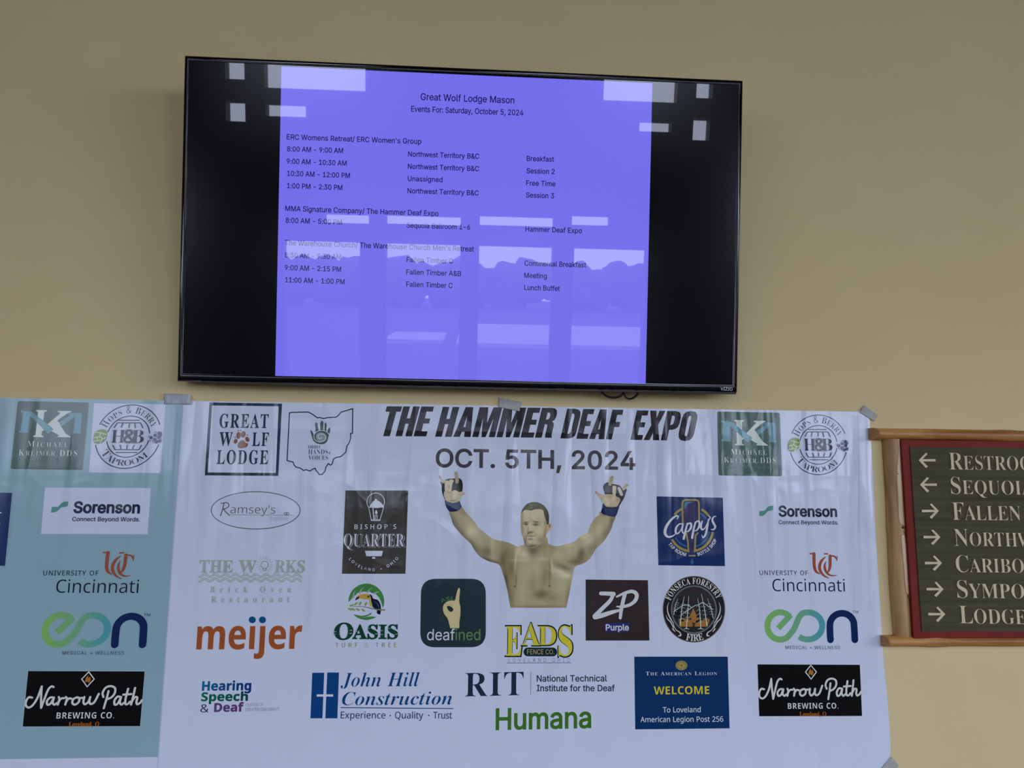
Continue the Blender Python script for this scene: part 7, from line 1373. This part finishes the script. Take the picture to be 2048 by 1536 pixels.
    hand(z, [(478, 392), (530, 420), (580, 400), (600, 352), (680, 326), (760, 322), (830, 312), (930, 316), (985, 362), (1008, 440), (1010, 520), (1000, 610), (960, 700), (900, 840), (760, 890), (620, 870), (580, 800), (545, 720), (522, 640), (512, 520)],
         [(578, 830), (640, 868), (760, 898), (880, 880), (938, 846), (962, 930), (990, 990), (930, 1060), (860, 1095), (760, 1106), (694, 1100), (622, 1004), (592, 900)],
         [(572, 650), (600, 606), (660, 610), (740, 620), (800, 596), (850, 596), (906, 636), (960, 700), (978, 745), (945, 830), (890, 872), (770, 890), (640, 856), (596, 800), (570, 730)],
         [([(444, 262), (462, 250), (488, 262), (520, 328), (578, 384), (566, 436), (520, 408), (486, 352)], (158, 140, 116), [B(z, 470, 290, 26, 40, 0, (140, 112, 98), .6, s), B(z, 540, 390, 30, 30, 0, (172, 160, 130), .6, s)]),
          ([(586, 384), (620, 366), (680, 372), (690, 420), (676, 500), (660, 590), (630, 612), (590, 600), (584, 480)], (180, 168, 138), [B(z, 600, 480, 10, 90, 0, (150, 138, 112), .6, s), B(z, 672, 520, 14, 60, 0, (132, 112, 90), .7, s)]),
          ([(694, 366), (730, 344), (780, 352), (800, 384), (770, 430), (752, 520), (744, 600), (700, 630), (664, 604), (676, 480)], (184, 172, 142), [B(z, 690, 530, 12, 70, 0, (128, 106, 86), .7, s), B(z, 740, 560, 16, 50, 0, (150, 132, 106), .5, s)]),
          ([(812, 172), (846, 158), (884, 172), (892, 240), (916, 330), (912, 410), (880, 440), (842, 430), (834, 340), (818, 250)], (156, 134, 108), [B(z, 850, 200, 30, 40, 0, (142, 116, 100), .6, s), B(z, 880, 330, 22, 60, 0, (166, 148, 116), .6, s), B(z, 840, 300, 10, 60, 0, (120, 100, 80), .5, s)]),
          ([(884, 668), (920, 640), (990, 630), (1046, 650), (1062, 676), (1046, 700), (1000, 716), (950, 730), (900, 720)], (172, 150, 126), [B(z, 1020, 690, 40, 14, 0, (136, 112, 92), .6, s), B(z, 960, 650, 40, 14, 0, (190, 178, 152), .6, s)])],
         [B(z, 850, 700, 70, 90, 20, (182, 180, 152), .8, s), B(z, 690, 640, 60, 30, 0, (138, 118, 92), .6, s), B(z, 620, 760, 40, 90, 0, (160, 152, 118), .5, s), B(z, 770, 845, 70, 12, 0, (96, 86, 70), .8, s), B(z, 740, 740, 12, 70, 10, (138, 122, 94), .6, s), B(z, 930, 800, 30, 50, 0, (160, 172, 152), .6, s)],
         [B(z, 870, 500, 60, 70, 0, (80, 84, 86), .7, s), B(z, 540, 620, 20, 120, 0, (50, 52, 58), .6, s), B(z, 980, 400, 20, 60, 0, (40, 42, 46), .7, s)],
         [B(z, 640, 960, 40, 60, 0, (66, 80, 140), .6, s), B(z, 900, 950, 50, 60, 0, (58, 70, 128), .6, s), B(z, 780, 1080, 120, 20, 0, (36, 44, 94), .7, s), B(z, 760, 900, 100, 12, 0, (36, 42, 80), .7, s)])
    z = zoom(1120, 930, 10.24); s = 10.24
    hand(z, [(886, 480), (896, 410), (950, 362), (1000, 366), (1080, 388), (1160, 402), (1226, 428), (1262, 480), (1300, 500), (1345, 490), (1362, 512), (1334, 600), (1300, 690), (1232, 800), (1180, 870), (1060, 880), (920, 840), (880, 790), (930, 700), (916, 590)],
         [(872, 790), (930, 850), (1060, 876), (1190, 862), (1222, 812), (1198, 890), (1162, 1006), (1122, 1064), (1000, 1048), (880, 1010), (836, 968), (856, 880)],
         [(920, 604), (980, 596), (1060, 604), (1140, 640), (1210, 672), (1232, 710), (1200, 790), (1160, 850), (1060, 866), (950, 852), (890, 790), (846, 730), (840, 672), (880, 630)],
         [([(708, 556), (716, 536), (742, 538), (800, 574), (850, 606), (890, 640), (870, 700), (830, 690), (790, 640), (742, 596)], (168, 146, 120), [B(z, 740, 560, 30, 20, 0, (146, 120, 100), .6, s), B(z, 830, 640, 40, 20, 35, (180, 166, 138), .6, s)]),
          ([(984, 408), (990, 370), (1012, 300), (1030, 240), (1060, 222), (1090, 236), (1084, 290), (1066, 360), (1048, 420), (1016, 428)], (152, 136, 100), [B(z, 1055, 250, 30, 30, 0, (150, 122, 100), .6, s), B(z, 1020, 380, 30, 40, 0, (170, 152, 118), .6, s), B(z, 1080, 300, 10, 60, 10, (116, 100, 76), .6, s)]),
          ([(1072, 440), (1100, 424), (1136, 432), (1150, 460), (1140, 560), (1136, 650), (1130, 720), (1090, 730), (1064, 690), (1068, 600)], (180, 168, 138), [B(z, 1076, 560, 8, 110, 0, (140, 124, 98), .6, s), B(z, 1110, 690, 30, 30, 0, (176, 158, 126), .5, s)]),
          ([(1172, 478), (1184, 452), (1214, 450), (1246, 500), (1272, 560), (1286, 612), (1260, 632), (1228, 618), (1196, 540)], (198, 186, 184), [B(z, 1190, 520, 10, 50, -20, (160, 146, 140), .6, s)]),
          ([(1268, 486), (1290, 448), (1330, 400), (1364, 382), (1392, 398), (1384, 430), (1352, 476), (1316, 510), (1284, 520)], (162, 142, 116), [B(z, 1370, 405, 26, 22, 0, (148, 118, 102), .6, s), B(z, 1300, 480, 30, 20, -40, (176, 160, 130), .6, s)])],
         [B(z, 900, 700, 50, 70, 0, (180, 174, 146), .8, s), B(z, 1190, 700, 40, 50, 0, (150, 118, 92), .6, s), B(z, 1060, 760, 80, 60, 0, (168, 148, 112), .5, s), B(z, 1000, 640, 60, 30, 0, (150, 134, 104), .6, s), B(z, 1060, 862, 120, 10, 0, (110, 92, 70), .7, s)],
         [B(z, 980, 490, 60, 60, 0, (74, 78, 80), .6, s), B(z, 1280, 660, 40, 80, 30, (66, 66, 72), .6, s), B(z, 900, 470, 20, 60, 0, (44, 46, 48), .7, s)],
         [B(z, 1020, 940, 80, 40, 0, (66, 80, 136), .6, s), B(z, 1020, 1040, 120, 16, 0, (40, 48, 98), .7, s), B(z, 1180, 900, 24, 70, 0, (44, 50, 92), .7, s), B(z, 1040, 870, 120, 10, 0, (34, 38, 62), .7, s)])
    return a.build('printed_person', m_ink, banner, 'printed photograph of a bare chested person with both gloved hands raised')
fighter()

# ------------------------------------------------------------------ the teal banner at the side: same artwork, one sheet width along
SHIFT = Vector((-1.5635, -0.0030, -0.0025))
teal_banner = sheet('banner', [(-2.19, 1.003), (-0.6098, 1.003), (-0.6098, 1.8006), (-2.19, 1.8006)], 0.0042)
tag(teal_banner, 'grey teal banner with boxed logos overlapping the left edge of the white one', 'banner')
TB = lambda: Art(WALL, 0.0043, ink_as_seen)
a = TB()
zl, zr = WALL.uv(0, 1518), WALL.uv(318, 1513)
class _UV:                                        # same sheet, outline given directly on the wall
    pass
def wall_poly(a, uvs, col):
    return a.poly([tuple(WALL.px(u, v)) for u, v in uvs], col)
wall_poly(a, [(-2.19, 1.0535), (-0.6100, 1.0535), (-0.6100, 1.8004), (-2.19, 1.8004)], (111, 138, 159))
a.build('teal_ground', m_ink, teal_banner, 'flat grey teal printed ground of the banner')
z = zoom(0, 780, 4.8)
a = TB(); a.next()
a.poly(z((912, 128), (1596, 140), (1550, 798), (862, 792)), WHITE)
a.build('white_box', m_ink, teal_banner, 'white square behind the round barrel badge')
a = TB(); a.next()
a.poly(z((443, 937), (1456, 942), (1424, 1383), (404, 1380)), WHITE)
a.build('white_box', m_ink, teal_banner, 'white oblong behind the navy lettering and teal ribbon')
for src in (MK, HB, SO, UC, EO, NP, CA, FO):
    c = src.copy(); COL.objects.link(c)
    c.parent = teal_banner
    c.location = wloc(src) + SHIFT - teal_banner.location
    c.location.y -= 0.0004

# ------------------------------------------------------------------ strips of duct tape
m_tape = noise_col(mat('silver_duct_tape', srgb(170, 178, 182), 0.42, 0.5), srgb(140, 150, 152), srgb(208, 214, 214), (60, 1, 14), 1.0, 3.0, 0.3, 0.7, bump=0.8, dist=0.001)
m_tape_b = noise_col(mat('dull_duct_tape', srgb(176, 178, 166), 0.5, 0.4), srgb(162, 164, 154), srgb(190, 194, 180), (20, 1, 20), 1.0, 3.0, 0.3, 0.7, bump=0.4, dist=0.001)
def tape(pxs, m, label, base, seed, crumple=0.0006):
    rnd = random.Random(seed)
    c = [Vector(WALL.uv(*p)) for p in pxs]            # four corners, anticlockwise round the strip
    NX, NY = 18, 8
    bm = bmesh.new(); F = []; Bk = []
    for j in range(NY + 1):
        r1, r2 = [], []
        for i in range(NX + 1):
            s, t = i / NX, j / NY
            p = (c[0] * (1 - s) + c[1] * s) * (1 - t) + (c[3] * (1 - s) + c[2] * s) * t
            if i in (0, NX): p += (c[1] - c[0]).normalized() * rnd.uniform(-.0012, .0012)   # torn ends
            h = base + crumple * (noise.noise(Vector((s * 9, t * 4, seed))) + 0.6) + 0.0005
            r1.append(bm.verts.new((p.x, -h, p.y))); r2.append(bm.verts.new((p.x, -h + 0.0004, p.y)))
        F.append(r1); Bk.append(r2)
    for j in range(NY):
        for i in range(NX):
            bm.faces.new((F[j][i], F[j][i + 1], F[j + 1][i + 1], F[j + 1][i])); bm.faces.new((Bk[j][i], Bk[j + 1][i], Bk[j + 1][i + 1], Bk[j][i + 1]))
    rim = [(F[0][i], Bk[0][i]) for i in range(NX)] + [(F[j][NX], Bk[j][NX]) for j in range(NY)] + [(F[NY][i], Bk[NY][i]) for i in range(NX, 0, -1)] + [(F[j][0], Bk[j][0]) for j in range(NY, 0, -1)]
    for k in range(len(rim)):
        a_, b_ = rim[k], rim[(k + 1) % len(rim)]
        bm.faces.new((a_[0], a_[1], b_[1], b_[0]))
    m_ = (c[0] + c[2]) / 2
    return tag(bm_obj('duct_tape', bm, m, smooth=True, origin=(m_.x, -base, m_.y)), label, 'tape', 'strips of duct tape holding the banners')
tape([(331, 788), (383, 789.5), (383.7, 809), (329.5, 809)], m_tape, 'crinkled silver tape bridging the tops of the teal and white banners', 0.0052, 3, 0.0012)
tape([(996.9, 795.7), (1042.2, 804.5), (1039.3, 823.1), (997.5, 815)], m_tape_b, 'slanted pale tape at the top of the white banner over the heading', 0.0028, 5)
tape([(1726.2, 810.7), (1754.5, 831.2), (1747.3, 842.6), (1718.4, 825)], m_tape_b, 'grey tape across the top corner of the white banner near the wooden sign', 0.0024, 7)
tape([(1781.6, 1512.5), (1796, 1531), (1776, 1551), (1760.5, 1536)], m_tape_b, 'grey tape across the bottom corner of the white banner below the wooden sign', 0.0024, 9)

# ------------------------------------------------------------------ wooden direction sign
m_log = noise_col(mat('varnished_log', srgb(176, 128, 70), 0.45), srgb(146, 90, 36), srgb(206, 148, 78), (1.4, 14, 14), 3.0, 5.0, 0.25, 0.6, bump=0.35, dist=0.004, distortion=0.6)
m_post = noise_col(mat('peeled_log', srgb(176, 140, 86), 0.5), srgb(146, 102, 54), srgb(194, 154, 98), (14, 14, 1.6), 3.0, 5.0, 0.28, 0.6, bump=0.35, dist=0.004, distortion=0.6)
m_pale = noise_col(mat('bare_sapwood', srgb(214, 186, 140), 0.55), srgb(200, 168, 120), srgb(226, 202, 160), (16, 16, 2.0), 3.0, 5.0, 0.35, 0.6, bump=0.3, dist=0.003, distortion=0.8)
m_cut = noise_col(mat('sawn_end_grain', srgb(186, 140, 84), 0.6), srgb(168, 122, 70), srgb(200, 156, 100), (30, 30, 30), 2.0)
m_bark = mat('dark_knot', srgb(92, 62, 36), 0.7)
m_red = noise_col(mat('barn_red_paint', srgb(112, 40, 34), 0.6, 0.15), srgb(122, 40, 32), srgb(134, 46, 36), (1, 1, 1), 6.0)
m_olive = noise_col(mat('olive_stained_board', srgb(74, 72, 54), 0.65, 0.15), srgb(70, 66, 44), srgb(88, 84, 58), (0.6, 1, 26), 4.0, 5.0, 0.3, 0.7, bump=0.5, dist=0.0015)
m_cream = mat('cream_painted_letters', srgb(222, 208, 166), 0.5, 0.2)

SF = Plane((0, -0.028, 0), (1, 0, 0), (0, 0, 1))        # face of the sign board
def S(px, py):
    u = SF.uv(px, py); return u.x, u.y
SX1 = 2.10
x0r, zt = S(1803.5, 879); x0b, zb = S(1828.5, 1278)
xl = (x0r + x0b) / 2
sign = empty('direction_sign', (xl, -0.0, zb - 0.03))
tag(sign, 'rustic wooden direction sign framed in logs, with cream arrows on olive board', 'sign')
bm = bmesh.new(); add_box(bm, xl, SX1 - 0.05, -0.026, -0.0005, zb, zt, 0.002)
bm_obj('red_border', bm, m_red, sign, origin=((xl + SX1) / 2, -0.02, zb)); 
sx, sz1 = S(1819.5, 893.5); _, sz0 = S(1842, 1263.5)
bm = bmesh.new(); add_box(bm, sx, SX1 - 0.075, -0.0285, -0.0255, sz0, sz1, 0.0008)
board = bm_obj('name_board', bm, m_olive, sign, origin=((xl + SX1) / 2, -0.027, zb))

def log(name, p0, p1, r0, r1, m, flat, seed, chip=0.0, cut=True, knots=(), squash=1.0):
    """a split log: bark side towards the room, flat side against the wall; p0 and p1 are (x, z) of its axis"""
    rnd = random.Random(seed); N, M = 90, 22
    a = Vector((p0[0], 0, p0[1])); b = Vector((p1[0], 0, p1[1])); ax = (b - a).normalized(); side = ax.cross(Vector((0, -1, 0)))
    bm = bmesh.new(); rings = []
    for i in range(N + 1):
        t = i / N; c = a.lerp(b, t); L = (b - a).length * t
        r = r0 + (r1 - r0) * t
        r *= 1 + 0.07 * noise.noise(Vector((L * 5, seed, 0))) + 0.03 * noise.noise(Vector((L * 17, seed, 3)))
        for kt, ka in knots: r *= 1 + ka * math.exp(-((t - kt) / 0.025) ** 2)
        c = c + side * 0.0035 * noise.noise(Vector((L * 4, seed, 8)))
        row = []
        for k in range(M + 1):
            th = PI * k / M
            rr = r * (1 + 0.035 * noise.noise(Vector((L * 9, math.cos(th) * 2, seed))))
            co = c + side * rr * math.cos(th) + Vector((0, -flat - rr * squash * math.sin(th), 0))
            if chip and i == 0: co += ax * (chip * math.sin(th))
            row.append(bm.verts.new(co))
        row = [bm.verts.new(c + side * r * 0.99 + Vector((0, -0.0005, 0)))] + row + [bm.verts.new(c - side * r * 0.99 + Vector((0, -0.0005, 0)))]
        rings.append(row)
    for A_, B_ in zip(rings, rings[1:]):
        for k in range(len(A_) - 1): bm.faces.new((A_[k], A_[k + 1], B_[k + 1], B_[k]))
        bm.faces.new((A_[-1], A_[0], B_[0], B_[-1]))
    e0 = bm.faces.new(rings[0]); e1 = bm.faces.new(rings[-1][::-1]); e0.material_index = e1.material_index = 1
    o = bm_obj(name, bm, [m, m_cut], sign, smooth=False, origin=((p0[0] + p1[0]) / 2, -0.01, (p0[1] + p1[1]) / 2))
    for p in o.data.polygons: p.use_smooth = p.material_index == 0
    return o
RF = Plane((0, -0.045, 0), (1, 0, 0), (0, 0, 1))
def Rz(px, py):
    u = RF.uv(px, py); return u.x, u.y
# top and bottom rails, side post
xt0, zt0 = Rz(1755.5, 853.5); _, zt1 = Rz(1757, 876.8)
rt = (zt0 - zt1) / 2 * 1.0
log('top_rail', (xt0, (zt0 + zt1) / 2), (SX1 + .05, (zt0 + zt1) / 2 - 0.002), rt, rt * 0.98, m_log, 0.012, 21, chip=0.012, knots=((0.28, .12),), squash=1.3)
xb0, zb0 = Rz(1781.5, 1276.5); _, zb1 = Rz(1783, 1299.5)
rb = (zb0 - zb1) / 2
log('bottom_rail', (xb0, (zb0 + zb1) / 2), (SX1 + .03, (zb0 + zb1) / 2 - 0.002), rb * .96, rb * 1.0, m_log, 0.012, 33, chip=0.006, knots=((0.1, .18),), squash=1.3)
PF = Plane((0, -0.017, 0), (1, 0, 0), (0, 0, 1))
pa, pb = PF.uv(1785.5, 877), PF.uv(1812.5, 1277)
rp = (PF.uv(1802.5, 877).x - PF.uv(1768.5, 877).x) / 2
pxm = (pa.x + pb.x) / 2
log('side_post', (pxm, pb.y), (pxm, pa.y), rp * .98, rp, m_post, 0.004, 5, cut=False, knots=((0.55, .05),), squash=0.9)
log('side_post', (SX1 - 0.035, pb.y), (SX1 - 0.035, pa.y), rp, rp, m_post, 0.004, 8, cut=False, squash=0.9)
# bare sapwood where the bark was shaved from the post, and its knots
def patch(pxs, depth, name, m):
    bm = bmesh.new(); P = [PF.uv(*p) for p in spline(pxs, 4, True)]
    cx = sum(p.x for p in P) / len(P); cz = sum(p.y for p in P) / len(P)
    def srf(x): 
        d = min(0.98, abs(x - pxm) / rp); return -0.004 - rp * 0.9 * math.sqrt(1 - d * d) - depth
    # strips across so that the patch follows the round of the post
    tri = delaunay_2d_cdt([Vector(p) for p in P] + [Vector((cx + (i - 4) * rp / 6, min(p.y for p in P) + (max(p.y for p in P) - min(p.y for p in P)) * j / 40)) for i in range(9) for j in range(1, 40) if inside((cx + (i - 4) * rp / 6, min(p.y for p in P) + (max(p.y for p in P) - min(p.y for p in P)) * j / 40), [tuple(q) for q in P])], [], [list(range(len(P)))], 1, 1e-7)
    vs = [bm.verts.new((p.x, srf(p.x), p.y)) for p in tri[0]]
    for f in tri[2]: bm.faces.new([vs[i] for i in f])
    g = bmesh.ops.extrude_face_region(bm, geom=list(bm.faces))
    bmesh.ops.translate(bm, verts=[v for v in g['geom'] if isinstance(v, bmesh.types.BMVert)], vec=(0, 0.004, 0))
    return bm_obj(name, bm, m, sign, smooth=True, origin=(cx, -0.04, cz))
z7 = zoom(1740, 840, 3.2)
patch(z7((168, 130), (198, 128), (204, 200), (208, 330), (216, 450), (222, 540), (230, 640), (226, 668), (200, 676), (178, 650), (172, 560), (166, 440), (162, 330), (172, 240), (178, 180)), 0.0012, 'bare_wood_patch', m_pale)
patch(z7((192, 740), (216, 738), (226, 800), (236, 900), (244, 1000), (252, 1090), (248, 1112), (226, 1108), (214, 1040), (204, 920), (196, 820)), 0.0012, 'bare_wood_patch', m_pale)
for x, y, r in ((203, 687, 11), (243, 1130, 12), (168, 345, 4)):
    c = PF.uv(*z7((x, y))); bm = bmesh.new()
    d = min(.95, abs(c.x - pxm) / rp)
    bmesh.ops.create_uvsphere(bm, u_segments=16, v_segments=10, radius=1, matrix=Matrix.Translation((c.x, -0.004 - rp * .9 * math.sqrt(1 - d * d), c.y)) @ Matrix.Diagonal((r * .00036, 0.004, r * .0003, 1)))
    bm_obj('knot', bm, m_bark, sign, smooth=True, origin=(c.x, -0.03, c.y))

# raised cream lettering and arrows, one part to a line
BF = Plane((0, -0.0285, 0), (1, 0, 0), (0, 0, 1))
crm = lambda *c: (1, 1, 1, 1)
def sline(s, x0, y0, x1, y1, fit, hh=110):
    a = Art(BF, 0.0, conv=crm)
    a.text(s, z7((x0, y0)), z7((x1, y1)), hh / 3.2, (0, 0, 0), 'S', bold=-1.1, sc=.82, fit=fit, depth=0.0022)
    a.build('line_lettering', m_cream, sign)
sline('Restrooms', 507, 318, 955, 323, 6); sline('Sequoia', 517, 474, 972, 479, 6); sline('Fallen Timber', 528, 640, 970, 644, 6, 114)
sline('Northwest Territory', 540, 806, 948, 811, 5); sline('Caribou', 549, 974, 904, 978, 5); sline('Symposium', 558, 1138, 902, 1142, 4, 114); sline('Lodge', 574, 1301, 930, 1306, 4, 114)
def arrow(cx, cy, d, w=106):
    """d = -1 points left, 1 right"""
    a = Art(BF, 0.0, conv=crm); k = 1 / 3.2
    tip = (cx + d * w / 2, cy); tail = (cx - d * w / 2, cy)
    h = 16
    out = [(tail[0], cy - h / 2), (tip[0] - d * 24, cy - h / 2 + 1), (tip[0] - d * 56, cy - 42), (tip[0] - d * 44, cy - 48), (tip[0] + d * 2, cy), (tip[0] - d * 44, cy + 50), (tip[0] - d * 58, cy + 40), (tip[0] - d * 24, cy + h / 2 - 1), (tail[0], cy + h / 2)]
    a._fill([[tuple(p) for p in z7(*out)]], 0, (1, 1, 1, 1), None, 0.0022)
    a.build('arrow', m_cream, sign)
for cx, cy, d in ((363, 258, -1), (371, 414, -1), (382, 582, 1), (392, 749, 1), (402, 915, 1), (412, 1082, 1), (423, 1242, 1)):
    arrow(cx, cy, d)
